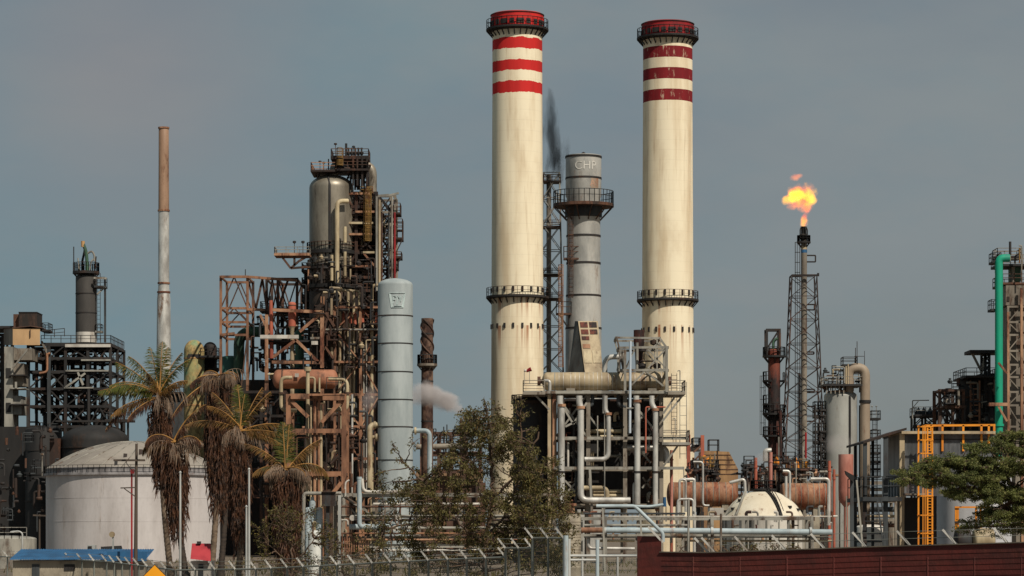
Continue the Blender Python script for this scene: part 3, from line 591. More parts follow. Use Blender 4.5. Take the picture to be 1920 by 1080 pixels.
# small things at lower left
Y = 260
t = thing('low_tank', 'low pale tank in the lower left corner before the black units', 'tank', 18, Y); vessel(t, -40, 68, 1004, None, Y, M['pale'], 6)
mb = MB(); rail_mb(mb, [P(-20+k*14,1010,Y-8) for k in range(6)], 1, .06); build('railing', mb, M['pale'], t)
t = thing('yard_pole', 'weathered wooden pole with one short crossarm left of the white tank', 'pole', 74, 250)
mb = MB(); mb.tube([P(74,1067,250),P(74,964,250)], [L(2.2,250),L(1.6,250)], 10); build('pole', mb, M['wood'], t)
mb = MB(); mb.bar(P(62,966,249.8),P(86,967,249.8),.14); build('crossarm', mb, M['wood'], t)
t = thing('yard_lamp', 'curved street lamp low at the left edge above the pale tank', 'lamp', 42, 250)
mb = MB(); mb.pipe([P(42,1067,250),P(42,1000,250),P(36,996,250),P(22,997,250)], .07, n=8); build('pole', mb, M['galv'], t)
mb = MB(); mb.box(X(20,250),X(27,250),249.8,250.2,Z(998.5,250),Z(996,250)); build('lamp_head', mb, M['galv'], t)
# ================================================================ white storage tank
Y = 330
t = thing('storage_tank', 'big white storage tank with shallow grey dome roof behind the palms', 'tank', 250, Y)
cx, R = X(250,Y), L(162,Y)
TW = mat('tank_white_paint', (190,184,182), (166,159,156), sc=.3, st=(1,1,.2), rust=.12, rcol=(166,148,134), fine=.1, rsc=.8, rst=(1,1,.08))
mb = MB(); mb.lathe((cx,Y,0), [(R,0),(R,Z(893,Y))], 96); shell = build('shell', mb, TW, t)
for y in (935,978): 
    mb = MB(); z = Z(y,Y); mb.lathe((cx,Y,0), [(R,z-.03),(R*1.0015,z-.03),(R*1.0015,z+.03),(R,z+.03)], 96); build('weld_seam', mb, TW, shell)
h = L(52,Y); Rs = (R*R+h*h)/(2*h); mb = MB()
mb.lathe((cx,Y,Z(880,Y)), [(Rs*math.sin(a), Rs*math.cos(a)-Rs+h) for a in [math.asin(R/Rs)*(1-k/10) for k in range(11)]], 64); rf = build('roof', mb, mat('tank_roof_sheet', (146,138,128), (122,114,106), sc=.2, st=(1,1,1), rust=.1, fine=.1), t)
for k in range(24):
    a = 2*PI*k/24; mb = MB(); pts = []
    for j in range(9): b = math.asin(R/Rs)*(1-j/8.3); pts.append((cx+Rs*math.sin(b)*math.cos(a+j*.05), Y+Rs*math.sin(b)*math.sin(a+j*.05), Z(880,Y)+Rs*math.cos(b)-Rs+h+.02))
    mb.tube(pts, .06, 6); build('roof_rib', mb, M['pale'], rf)
mb = MB(); mb.lathe((cx,Y,0), [(R,Z(893,Y)),(R*1.025,Z(893,Y)),(R*1.025,Z(889,Y)),(R*1.0,Z(888.5,Y)),(R*1.0,Z(880,Y)),(R*1.01,Z(879.5,Y)),(R*.99,Z(879,Y))], 96); build('rim', mb, mat('tank_rim_paint', (150,146,146), (104,100,100), sc=.6, rust=.15), t)
mb = MB(); n = 90; rail_mb(mb, [(cx+R*1.022*math.cos(2*PI*k/n), Y+R*1.022*math.sin(2*PI*k/n), Z(893,Y)) for k in range(n)], L(18,Y), .045, True, 1.0); build('railing', mb, M['dark'], t)
mb = MB(); mb.tube([P(79,893,Y),P(79,853,Y)], .06, 6); mb.tube([P(79,853,Y),P(79,850,Y)], .2, 8); build('lamp_pole', mb, M['pale'], t)
boxpart(t, 'notice', 96, 102, 928, 940, Y-4.6, .06, M['slate'])
# ================================================================ green patched vessel, open rusty frame
Y = 425
GP = mat('green_patched_shell', (158,150,100), (98,128,98), sc=.6, st=(1,1,.6), rust=.5, rcol=(176,148,98), rst=(1,1,.7), rsc=.4, fine=.15)
t = thing('patched_vessel', 'round-topped vessel with peeling green and yellow paint behind the palms', 'vessel', 364, Y)
vessel(t, 345, 383, 637, None, Y, GP, 22, (672,760), M['tan'], 3)
boxpart(t, 'insulation_gap', 352, 376, 664, 671, Y-L(19,Y)*1.0, .3, M['dark'])
deck(t, X(378,Y), X(412,Y), Y-2, Y+4, Z(668,Y), M['dark'], M['dark'], h=1.1)
t = thing('dark_riser', 'dark brown duct beside the green patched vessel', 'duct', 396, 428)
mb = MB(); mb.lathe((X(394,428),428,0), [(L(13,428),0)]+dome_prof(L(13,428), Z(655,428), L(14,428)), 20); build('shell', mb, M['dbrown'], t)  # plain dark brown domed cylinder
for y in (690,730,770,810): ring_platform(t, X(394,428), 428, Z(y,428), L(12,428), L(20,428), M['dark'], M['dark'], brackets=5, n=16)
Y = 412
t = thing('open_frame', 'open rust-orange steel frame standing empty against the sky', 'structure', 487, Y)
XO = [414,464,521,557]
frame(t, [414,464], [519,578,604,628], Y, 9, .36, M['orange_rust'], rows=2, braces=[(0,0,'^'),(0,1,'^'),(0,3,'/')], brm=M['brown'])
frame(t, [500,521,557], [523,580,634], Y+1.5, 9, .38, M['brown'], rows=2, braces=[(0,0,'^'),(1,0,'v'),(0,1,'x'),(1,1,'x')])
for a, b in (((464,519),(557,526)),((414,519),(464,519)),((464,580),(557,583)),((414,628),(440,625))):
    mb = MB(); mb.bar(P(*a,Y-.3), P(*b,Y-.3), .42, .36); build('girder', mb, M['orange_rust'], t)
for a, b in (((464,523),(480,578)),((480,578),(492,523)),((492,523),(500,578)),((521,580),(540,525))):
    mb = MB(); mb.bar(P(*a,Y+.5), P(*b,Y+.5), .3); build('brace', mb, M['brown'], t)
mb = MB(); mb.bar(P(460,517,Y), P(460,505,Y), .12); build('antenna', mb, M['dark'], t)
deck(t, X(486,Y), X(500,Y), Y+1, Y+5, Z(580,Y), M['dark'], M['dark'], h=1.2)
deck(t, X(518,Y), X(570,Y), Y+5, Y+10, Z(580,Y), M['dark'], M['dark'], h=1.2)
clutter(t, 470, 560, 585, 690, Y+2, 8, 50, ['dbrown','brown','dark','slate','rust_pale','green'], 51, .07, .2, 8, 12)
# green vessel and duct in it
Y = 418
t = thing('green_duct', 'faded green horizontal duct bending down inside the open rusty frame', 'duct', 450, Y)
mb = MB(); mb.pipe([P(500,622,Y),P(448,622,Y),P(448,700,Y)], L(10,Y), L(26,Y), 20); build('duct', mb, M['green'], t)
t = thing('green_drum', 'dull green upright drum at the foot of the open rusty frame', 'vessel', 432, Y+3); vessel(t, 412, 452, 667, None, Y+3, mat('bluegreen_paint', (48,88,76), (36,62,56), rust=.25, rcol=(62,52,42)), 5)
t = thing('green_tower', 'small green tank with domed top behind the white diagonal braces', 'vessel', 562, 405); vessel(t, 553, 570, 617, None, 405, M['green'], 7, (640,), M['dbrown'])
# ================================================================ the main reactor tower
Y = 400
t = thing('reactor_tower', 'huge weathered grey domed reactor vessel with overhead pipe and valves', 'vessel', 621, Y)
cx, r, o = vessel(t, 580, 663, 328, 500, Y, M['bronze'], 25, (), None, 3, n=64)
mb = MB(); mb.lathe((cx,Y,0), [(r*1.0,0),(r*1.0,Z(500.2,Y))], 64); build('lower_shell', mb, mat('sooty_shaded_lower_shell', (72,60,51), (42,36,32), sc=.3, st=(1,1,.4), rust=.4, rcol=(96,70,54), rough=.7), t)  # soot brown, with shade on the lower vessel put into the colour
mb = MB(); mb.tube([P(621,500,Y)-Vector((0,r+.05,0)), P(621,352,Y)-Vector((0,r+.05,0)), P(618,338,Y)-Vector((0,r*.8,0)), P(614,327,Y)-Vector((0,r*.35,0))], .16, 8); build('riser_line', mb, M['dark'], t)
# overhead line
mb = MB(); mb.pipe([P(627,332,Y),P(627,307,Y),P(698,311,Y),P(698,345,Y),P(698,430,Y)], L(8.6,Y), L(24,Y), 24); oh = build('overhead_pipe', mb, M['bronze'], t)
deck(t, X(585,Y), X(632,Y), Y-3, Y+4, Z(323,Y), M['dbrown'], M['rust_pale'], h=1.0)
for x in (593,598): mb = MB(); mb.bar(P(x,333,Y), P(x,324,Y), .2); build('strut', mb, M['dark'], t)
d = deck(t, X(622,Y), X(693,Y), Y-2.5, Y+2.5, Z(296,Y), M['dbrown'], M['brown'], h=.95, t=.5)
for k, x in enumerate((653.5,659.5,666,672,678)):
    mb = MB(); z0, z1 = Z(295,Y), Z(277,Y); h = z1-z0
    mb.lathe((X(x,Y),Y,0), [(.15,z0),(.25,z0+h*.1),(.12,z0+h*.2),(.28,z0+h*.35),(.28,z0+h*.55),(.12,z0+h*.62),(.12,z0+h*.85),(.2,z0+h*.9),(.15,z1),(.01,z1)], 10); build('relief_valve', mb, M['dark'], t)
for (x,y0,y1,w) in ((649,296,269,.32),(616,323,298,.16),(629,296,270,.09),(663,296,275,.09),(600,323,303,.09),(607,323,305,.09)):
    mb = MB(); mb.bar(P(x,y0,Y), P(x,y1,Y), w)
    if w < .1: mb.lathe(P(x,y1,Y), [(.05,-.15),(.22,-.1),(.22,.1),(.05,.15)], 8)
    build('lamp_pole' if w < .1 else 'vent_pipe', mb, M['dark'], t)
ladder(t, P(637,300,Y-3), P(637,278,Y-3), M['yellow'], .8, True, t=.1)
ladder(t, P(637,310,Y-3), P(637,296,Y-3), M['yellow'], .9, True, t=.1)
stem_list(t, [(2.5,[(632,323,-2),(640,317,-2),(655,320,-2),(668,320,-2)],M['brown']),(2,[(640,326,-1),(640,318,-1),(672,322,-1)],M['dark']),(1.6,[(668,330,-1),(668,323,-1),(690,329,-1),(690,345,-1)],M['slate']),(2.2,[(681,345),(681,330),(694,330)],M['slate'])], M['dark'], Y)
d = deck(t, X(634,Y), X(692,Y), Y-3, Y+3, Z(321,Y), M['dbrown'], M['brown'], h=1.0)
for x in (664,672,681,690):
    for dy in (-2.5, 2.5): mb = MB(); mb.bar(P(x,352,Y)+Vector((0,dy,0)), P(x,298,Y)+Vector((0,dy,0)), .24); build('post', mb, M['dbrown'], t)
clutter(t, 640, 694, 300, 350, Y-2, 4, 26, ['dbrown','brown','dark','slate'], 71, .06, .14, 3, 8)
# cantilever walkway on the left
Yc = 396
d = deck(t, X(516,Yc), X(582,Yc), Yc-2, Yc+2, Z(477,Yc), M['rust_pale'], M['pale'], h=.85, t=.35)
for a, b in (((526,478),(545,503)),((545,503),(582,500)),((552,478),(552,498)),((545,503),(560,490)),((560,490),(580,478))):
    mb = MB(); mb.bar(P(*a,Yc-1.5), P(*b,Yc-1.5), .3); mb.bar(P(*a,Yc+1.5), P(*b,Yc+1.5), .3); build('brace', mb, M['brown'], t)
for x in (552,568):
    mb = MB(); mb.bar(P(x,477,Yc), P(x,455,Yc), .09); mb.lathe(P(x,454,Yc), [(.05,-.2),(.24,-.1),(.24,.15),(.05,.2)], 8); build('lamp_pole', mb, M['dark'], t)
# platforms round the vessel
ring_platform(t, cx, Y, Z(471,Y), r*.98, r*1.13, M['black'], M['brown'], t=.5, h=1.1, brackets=16)
ring_platform(t, cx, Y, Z(502,Y), r*.98, r*1.10, M['dark'], M['dbrown'], t=.3, h=1.0, brackets=16)
ring_platform(t, cx, Y, Z(535,Y), r*.98, r*1.14, M['black'], M['dbrown'], t=.5, h=1.1, brackets=16)
q = Y-r-1.0
for (x,y0,y1,rp,mm) in ((632,380,530,4.4,'cream_pipe'),(647,425,455,3.2,'cream_pipe'),(647,472,520,3,'cream_pipe'),(622,478,526,3,'cream_pipe'),(657,480,524,1.6,'beige'),(578,505,545,1.6,'rust_pale')):
    mb = MB()
    if x == 632: mb.pipe([P(632,y1,q),P(632,377,q),P(652,377,q+1)], L(rp,q), None, 14)
    else: mb.tube([P(x,y1,q),P(x,y0,q)], L(rp,q), 12)
    build('pipe', mb, M[mm], t)
# ================================================================ dark service structure right of the tower
Y = 399
t = thing('service_tower', 'dark rusty multi-level service structure with a yellow ladder beside the domed reactor', 'structure', 700, Y)
lv = [362,388,399,417,441,474,500,520,545,575,610,650,690]
frame(t, [653,668,706], lv, Y, 7, .42, M['dbrown'], rows=2, braces=[(1,j,'x') for j in range(0,12,2)]+[(0,j,'/') for j in range(1,12,2)])
frame(t, [712,733,741], [368,398,420,442,470,500,525,545,600,660], Y+1, 5, .34, M['tower_sheet'], rows=2, braces=[(0,j,'x') for j in range(9)], brm=M['dbrown'])
for y in lv[1:]:
    mb = MB(); mb.box(X(652,Y), X(706,Y), Y+.2, Y+6.8, Z(y,Y)-.35, Z(y,Y)-.1); d = build('floor', mb, M['black'], t)
    railing(d, [(X(652,Y),Y+.2,Z(y,Y)-.1),(X(706,Y),Y+.2,Z(y,Y)-.1)], M['brown'], 1.1, .09, step=1.2)
for (x0,x1,y,mm) in ((646,696,364,'rust_pale'),(667,706,398,'rust_pale'),(651,700,419,'cream_pipe'),(655,698,440,'rust_pale'),(681,704,474,'cream_pipe'),(655,696,500,'rust_pale')):
    mb = MB(); mb.box(X(x0,Y), X(x1,Y), Y-.8, Y-.4, Z(y,Y)-.14, Z(y,Y)+.14); build('girder', mb, M[mm], t)
mb = MB(); mb.bar(P(681,474,Y-.6), P(702,498,Y-.6), .26); build('brace', mb, M['rust_pale'], t)
mb = MB(); mb.bar(P(646,365,Y-.6), P(660,385,Y-.6), .26); build('brace', mb, M['brown'], t)
for (x0,x1,y,h) in ((735,751,398,1.3),(738,755,445,2.6),(738,753,480,.6),(733,746,500,1.2),(700,746,545,1)):
    deck(t, X(x0,Y), X(x1,Y), Y, Y+4, Z(y,Y), M['dbrown'], M['brown'], h=h)
mb = MB(); mb.bar(P(706,368,Y), P(729,366,Y), .35); mb.bar(P(727,367,Y), P(748,362,Y), .28); build('girder', mb, M['pale'], t)
mb = MB(); mb.bar(P(712,370,Y-.2), P(735,397,Y-.2), .3); mb.bar(P(755,448,Y), P(742,475,Y), .14); mb.bar(P(752,483,Y), P(742,500,Y), .16); build('brace', mb, M['dbrown'], t)
for (x,y0,y1,rp,mm) in ((706,368,545,2.2,'pale'),(711.5,375,1040,2.4,'beige'),(735,368,545,1.8,'pale'),(716,400,700,1.5,'brown'),(729,398,560,1.4,'slate')):
    mb = MB(); mb.tube([P(x,y1,Y-1),P(x,y0,Y-1)], L(rp,Y), 10); build('pipe', mb, M[mm], t)
mb = MB(); mb.tube([P(740,545,Y-1),P(740,398,Y-1)], .14, 8); build('fire_pipe', mb, M['red'], t)
clutter(t, 655, 745, 372, 690, Y-.6, 7, 50, ['dbrown','brown','dark','slate','beige'], 52, .06, .16, 12, 12, 'dbrown')
ladder(t, P(689,452,Y-.9), P(689,353,Y-.9), M['yellow'], 1.0, True, t=.12)
boxpart(t, 'dark_backing', 661, 707, 362, 700, Y+7.3, .4, M['dbrown'])  # added dark sheet, giving the levels in front a shaded depth
boxpart(t, 'yellow_gate', 676, 699, 353, 362, Y-.6, 3, M['dbrown']); railing(t, [P(675,362,Y-1),P(699,362,Y-1)], M['yellow'], .9, .1)
rr = random.Random(5)
for k in range(46):                    # small lines and pots among the levels
    x, y = rr.uniform(655,703), rr.choice(lv[2:-1]); yo = rr.uniform(.5,6)
    mb = MB()
    if k % 3 == 0: mb.lathe((X(x,Y),Y+yo,0), [(.02,Z(y,Y)),(rr.uniform(.4,.9),Z(y,Y)),(rr.uniform(.4,.9),Z(y,Y)+1.4),(.02,Z(y,Y)+1.8)], 12); build('process_pot', mb, M[rr.choice(['dark','slate','brown'])], t)
    else: mb.pipe([(X(x,Y),Y+yo,Z(y,Y)-2),(X(x,Y),Y+yo,Z(y,Y)+.9),(X(x+rr.uniform(-9,9),Y),Y+yo,Z(y,Y)+.9)], rr.uniform(.08,.2), n=8); build('pipe', mb, M[rr.choice(['dbrown','brown','beige','slate'])], t)
rr = random.Random(8)
for k in range(40):
    x = rr.uniform(712,738); y = rr.uniform(385,540); mb = MB(); mb.pipe([P(x,y+14,Y+2),P(x,y,Y+2),P(x+rr.uniform(-8,8),y,Y+1)], rr.uniform(.07,.16), n=6); build('pipe', mb, M[rr.choice(['dbrown','slate','dark'])], t)
# dark boxes added as backing, so the space underneath reads as deep shade
Y = 412
t = thing('dark_backing_block', 'added dark backing block filling the space below the domed reactor', 'furnace', 620, Y)
boxpart(t, 'casing', 596, 705, 545, 1042, Y, 9, mat('dark_backing_sheet', (36,30,27), (20,18,18), sc=.25, st=(1,1,.4), rust=.4, rcol=(58,40,31)))
boxpart(t, 'lower_casing', 384, 596.5, 712, 1042, Y+2, 8, mat('dark_backing_low_sheet', (40,33,29), (22,20,19), sc=.25, st=(1,1,.4), rust=.4, rcol=(62,43,33)))
boxpart(t, 'stair_block', 570, 596, 505, 600, Y+2, 5, M['black'])
for k in range(7): deck(t, X(567,Y), X(600,Y), Y-2, Y+2, Z(508+k*28,Y), M['dark'], M['dark'], h=1.0)
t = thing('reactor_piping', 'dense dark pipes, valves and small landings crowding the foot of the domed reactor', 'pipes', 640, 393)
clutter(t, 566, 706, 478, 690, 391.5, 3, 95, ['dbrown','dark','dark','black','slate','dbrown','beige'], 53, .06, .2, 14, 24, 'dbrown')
# ================================================================ rusty pipe frame with vertical beige lines
Y = 394
t = thing('pipe_tower_frame', 'rusty braced frame in front of vertical beige pipes, left of the pale grey column', 'structure', 668, Y)
frame(t, [627.5,676,712], [576,618,679,740,800,860], Y, 7, .38, M['orange_rust'], rows=2, braces=[(0,0,'/'),(1,0,'\\'),(0,1,'\\'),(1,1,'/'),(0,2,'/'),(1,2,'\\'),(0,3,'\\'),(1,3,'/'),(0,4,'x')], brm=M['rust_pale'])
for (x0,x1,y,mm) in ((629,712,576.5,'rust_pale'),(608,712,617.5,'pale'),(627,712,679,'orange_rust')):
    boxpart(t, 'girder', x0, x1, y-1.4, y+1.4, Y-.5, .25, M[mm])
items = [(3.2,[(606,548),(637,548),(637,800)],'cream_pipe'),(2.8,[(630,543,1),(652,543,1),(652,760,1)],'cream_pipe'),(2.6,[(640,543,1.6),(662,543,1.6),(662,790,1.6)],'cream_pipe'),(2.6,[(650,543,2.2),(672,543,2.2),(672,690,2.2)],'cream_pipe'),(3.2,[(697,1040),(697,535),(715,535)],'cream_pipe'),(1.6,[(645,620),(645,740)],'pale'),(1.8,[(657,620),(657,760)],'beige'),(1.6,[(682,600),(682,900)],'pale'),(1.3,[(687,620),(687,930)],'silver'),(1.4,[(692,640),(692,800)],'brown'),(1.8,[(668,690),(668,950)],'slate'),(2.2,[(661,740,-1),(661,930,-1)],'silver'),(1.3,[(703,690),(703,930)],'brown'),(1.5,[(607,556),(607,572),(602,572),(602,556)],'rust_pale')]
stem_list(t, [(a,b,M[c]) for a,b,c in items], None, Y+.8)
for (x,y) in ((644,594),(657,594),(666,596),(680,592),(706,594)):
    mb = MB(); mb.lathe(P(x,y,Y+.5), [(.02,-.9),(.22,-.9),(.22,.5),(.02,.7)], 10); build('gauge_pot', mb, M['salmon'], t)
# left braced frame
Y = 392
t = thing('braced_frame', 'pale rusted braced frame with a bright white beam, above the brown drum', 'structure', 560, Y)
for a, b, w, mm in (((511,581),(604,585),.42,'rust_pale'),((604,583),(604,700),.5,'rust_pale'),((604,586),(562,622),.4,'rust_pale'),((554,636),(598,680),.4,'rust_pale'),((555,637),(512,670),.4,'rust_pale'),((488,631.5),(560,631.5),.5,'white'),((488,635),(528,635),.3,'pale'),((510,679),(606,680),.4,'orange_rust'),((610,585),(627,612),.35,'brown'),((610,650),(625,672),.3,'brown'),((582,634),(604,634),.3,'pale'),((500,590),(500,690),.45,'rust_pale'),((488,590),(505,625),.3,'rust_pale'),((604,700),(594,700),.4,'brown'),((584,643),(596,643),.5,'white'),((616,585),(600,660),.22,'brown')):
    mb = MB(); mb.bar(P(*a,Y), P(*b,Y), w); build('beam', mb, M[mm], t)
for x in (500,604):
    mb = MB(); mb.bar((X(x,Y),Y,0), P(x,690,Y), .5); build('column', mb, M['orange_rust'], t)
mb = MB(); mb.box(X(488,Y),X(606,Y),Y+.5,Y+6,Z(634,Y)-.5,Z(634,Y)-.25); build('floor', mb, M['dark'], t)
d = deck(t, X(486,Y), X(608,Y), Y+.5, Y+6, Z(690,Y), M['dark'], M['dbrown'], h=1.1)
rr = random.Random(4)
for k in range(34):
    x = rr.uniform(470,622); y = rr.uniform(600,700); h = rr.uniform(8,30); mb = MB(); yy = Y+rr.uniform(1,7)
    mb.pipe([P(x,y+h,yy),P(x,y,yy),P(x+rr.uniform(-16,16),y+rr.uniform(-2,2),yy)], rr.uniform(.08,.22), n=8); build('pipe', mb, M[rr.choice(['dbrown','brown','dark','beige','slate'])], t)
stem_list(t, [(1.8,[(502,702),(520,701),(528,701),(532,706)],M['cream_pipe'])], None, Y-1)
t = thing('salmon_stack', 'thin salmon-pink vent stack with a black mouth in front of the open frame', 'stack', 508, 393)
mb = MB(); mb.tube([P(509,672,393),P(508,562,393)], [L(4,393),L(3.4,393)], 14); build('pipe', mb, M['salmon'], t)
mb = MB(); mb.tube([P(508,563,393),P(508,558,393),P(507,555,393)], [L(3.6,393)]*3, 14); build('mouth', mb, M['black'], t)
t = thing('salmon_vessel', 'small salmon-orange upright vessel on a beige leg, left of the reactor', 'vessel', 547, 393)
cx, r, o = vessel(t, 540.5, 555, 566, 612, 393, M['salmon'], 4, (573,), M['brown'], 2)
mb = MB(); mb.lathe((cx,393,0), [(r*.99,Z(612,393)),(r*.55,Z(617,393)),(r*.5,Z(636,393)),(r*.55,Z(637,393)),(r*.58,0)], 20); build('leg', mb, M['beige'], t)
# brown drum on its stand
Y = 380
t = thing('brown_drum', 'brown rusted horizontal drum with cream elbow pipes below the braced frame', 'vessel', 573, Y, Z(735,Y))
hdrum(t, 511, 634, 693, 729, Y, M['rustbrown_drum'], headpx=11, rings=(530,), rm=M['brown'], rw=3)
q = Y-L(18,Y)-.3
boxpart(t, 'marker_plate', 553, 560, 700, 707, q-.05, .06, M['white'])
stem_list(t, [(3.6,[(548,708,0),(527,708,0),(527,742,0),(527,770,0),(556,770,0)],M['cream_pipe']),(3.6,[(616,710,0),(651,711,0),(651,770,0),(614,769,0)],M['cream_pipe']),(2.2,[(580,708,0),(590,708,0),(590,735,0)],M['cream_pipe']),(1.8,[(599,708,0),(599,735,0)],M['cream_pipe'])], None, q-.6, bend=L(13,q))
for x in (527,651):
    mb = MB(); mb.lathe(P(x,737,q-.6), [(.1,-.12),(.46,-.12),(.46,.12),(.1,.12)], 14); build('flange', mb, M['brown'], t)
mb = MB(); mb.tube([P(577,930,q-1),P(577,692,q-1)], L(3.6,q), 14); mb.tube([P(577,696,q-1),P(577,688,q-1)], L(6.5,q), 14); build('pipe', mb, M['cream_pipe'], t)
railing(t, [P(612,729,q-.8), P(648,729,q-.8)], M['dark'], 1.5, .08)
Y = 376
t = thing('drum_stand', 'orange rusted frame with bundled pipes carrying the brown drum', 'structure', 593, Y)
frame(t, [541,645], [743,808,888], Y, 6, .62, M['orange_rust'], rows=2, bw=.5)
for (x0,x1,y0,y1) in ((544,646,738,742),(545,580,742,748),(605,646,741,750)): boxpart(t, 'girder', x0, x1, y0, y1, Y-.9, .5, M['orange_rust'])
for a, b in (((547,752),(578,782)),((640,752),(603,792)),((640,905),(620,930))):
    mb = MB(); mb.bar(P(*a,Y-.3), P(*b,Y-.3), .5); build('brace', mb, M['orange_rust'], t)
stem_list(t, [(3,[(590,1042),(590,745)],M['rust_pale']),(2.6,[(598,1042),(598,748)],M['orange_rust']),(2.8,[(602,1042),(602,760)],M['beige']),(1.8,[(583,1042),(583,760)],M['beige']),(2.4,[(636,1042),(636,770)],M['brown']),(1.6,[(612,1042),(612,745)],M['dbrown']),(2,[(556,900),(556,820),(580,820)],M['brown']),(2.2,[(620,870),(640,850),(640,820)],M['brown'])], None, Y+.3)
rr = random.Random(14)
for k in range(30):
    x = rr.uniform(530,700); y = rr.uniform(760,930); h = rr.uniform(14,60); mb = MB(); yy = Y+rr.uniform(5,14)
    mb.pipe([P(x,y+h,yy),P(x,y,yy),P(x+rr.uniform(-20,20),y,yy)], rr.uniform(.1,.26), n=8); build('pipe', mb, M[rr.choice(['dbrown','brown','orange_rust','beige','slate','brown'])], t)
t = thing('stand_piping', 'brown pipes and landings packed round the stand of the brown drum', 'pipes', 600, 384)
clutter(t, 480, 705, 735, 935, 382, 6, 95, ['dbrown','dark','dbrown','brown','slate','beige','black'], 54, .07, .24, 10, 20, 'brown')
t = thing('low_process_frame', 'dim brown pipe frame low behind the two leaning palms', 'structure', 470, 390)
frame(t, [400,440,490,535], [735,780,830,880,930], 390, 8, .4, M['dbrown'], rows=2, braces=[(0,0,'x'),(1,1,'x'),(2,0,'/'),(1,3,'\\'),(2,2,'x')])
rr = random.Random(24)
for k in range(24):
    x = rr.uniform(400,535); y = rr.uniform(720,930); h = rr.uniform(14,60); mb = MB(); yy = 390+rr.uniform(1,14)
    mb.pipe([P(x,y+h,yy),P(x,y,yy),P(x+rr.uniform(-20,20),y,yy)], rr.uniform(.1,.3), n=8); build('pipe', mb, M[rr.choice(['dbrown','dark','brown','slate'])], t)
# ================================================================ pale grey column with crest
Y = 350
t = thing('grey_column', 'smooth pale grey column with black rings and a faint painted crest', 'column', 741, Y)
cx, r, o = vessel(t, 708.5, 774, 522, None, Y, M['greyv'], 13, (593,645,698,750,801,863), M['dark'], 2.0, n=64, rr=1.02)
CRY = mat('crest_paint', (188,202,200), (158,172,172), sc=2)
def onc(x, y): a = (X(x,Y)-X(746,Y))/r+.16; return Vector((cx+(r+.025)*math.sin(a), Y-(r+.025)*math.cos(a), Z(y,Y)))
def strokes(lst, w):
    mb = MB()
    for a, b in lst:
        n = 5; pts = [onc(a[0]+(b[0]-a[0])*k/n, a[1]+(b[1]-a[1])*k/n) for k in range(n+1)]
        for p, q_ in zip(pts, pts[1:]): mb.bar(p, q_, w, .04)
    return mb
build('crest_outline', strokes([((731,552),(761,552)),((731,552),(735,579)),((761,552),(757,579)),((735,579),(757,579)),((733,554),(737,578)),((759,554),(755,578))], .13), CRY, t)
build('crest_emblem', strokes([((738,557),(738,572)),((738,557),(744,559)),((744,559),(742,565)),((742,565),(738,565)),((746,558),(745,574)),((746,558),(750,562)),((750,562),(746,574)),((751,557),(752,568)),((752,568),(756,557)),((740,576),(754,576))], .17), CRY, t)
stem_list(t, [(5.2,[(694,915,-1),(694,797,-1),(712,797,0)],M['cream_pipe']),(3.5,[(694,820,-1),(711,820,0)],M['cream_pipe']),(4.4,[(770,808,0),(806,808,-1),(806,905,-1)],M['bluegrey'])], None, Y, n=16)
for (x,y) in ((703,797),(706,820),(779,808)):
    mb = MB(); mb.lathe(P(x,y,Y-.6), [(.05,-.12),(.46,-.12),(.46,.12),(.05,.12)], 16, 'x'); build('flange', mb, M['cream_pipe'], t)
# twisted rusty stack
Y = 425
t = thing('rusty_stack', 'dark rusty stack with spiral strakes and one platform, behind the pale grey column', 'stack', 801, Y)
cx, r = X(801,Y), L(11.2,Y); mb = MB(); mb.lathe((cx,Y,0), [(r,0),(r*.98,Z(597,Y)),(r*.85,Z(597,Y)),(r*.85,Z(610,Y))], 32); build('shaft', mb, mat('scabbed_rust_shell', (122,96,80), (70,50,42), sc=.35, st=(1,1,.5), rust=.5, rcol=(64,40,32), rst=(1,1,.7)), t)
for ph in range(3):
    mb = MB(); n = 40; zt, zb = Z(599,Y), Z(668,Y)
    pts = [(cx+r*1.03*math.cos(ph*2.09+k*.14), Y+r*1.03*math.sin(ph*2.09+k*.14), zt+(zb-zt)*k/n) for k in range(n+1)]; mb.tube(pts, .14, 6); build('strake', mb, M['brown'], t)
ring_platform(t, cx, Y, Z(682,Y), r*.98, L(19,Y), M['tower_sheet'], M['slate'], t=.35, h=1.3, brackets=8, cone=.3)
for y in (626,715,752,790): mb = MB(); z = Z(y,Y); mb.lathe((cx,Y,0), [(r*.98,z-.1),(r*1.04,z-.1),(r*1.04,z+.1),(r*.98,z+.1)], 32); build('ring', mb, M['dark'], t)
sm = volmat('white_steam', (240,232,230), .75, .3, .34, gain=2.9)
sp_ = thing('steam_plume', 'white steam plume blowing right from behind the pale grey column', 'steam', 790, 372, Z(760,372))
for (x,y,rx,rz,rot) in ((790,738,48,36,14),(822,750,48,26,22),(848,758,34,20,24),(862,768,18,14,40)): puff('steam_billow', x, y, 372, rx, rz, rz, rot, sm, sp_)
puff('steam_wisp', 690, 752, 372, 24, 50, 18, 20, volmat('thin_steam', (220,206,204), .4, .2, .36, gain=2.6), label='thin pinkish steam wisp left of the pale grey column', cat='steam')
puff('brown_haze_smoke', 432, 700, 395, 70, 60, 30, 0, volmat('thin_brown_smoke', (60,50,44), .05, .12, .42, gain=2.4), label='thin dark smoke hanging over the foot of the open rusty frame', cat='smoke')
t = thing('far_skyline_unit', 'far tiny pipes and railed decks on the skyline right of the rusty stack', 'pipes', 860, 600)
clutter(t, 800, 915, 805, 900, 600, 5, 60, ['dark','slate','brown','tower_sheet'], 55, .08, .22, 12, 10, 'slate')
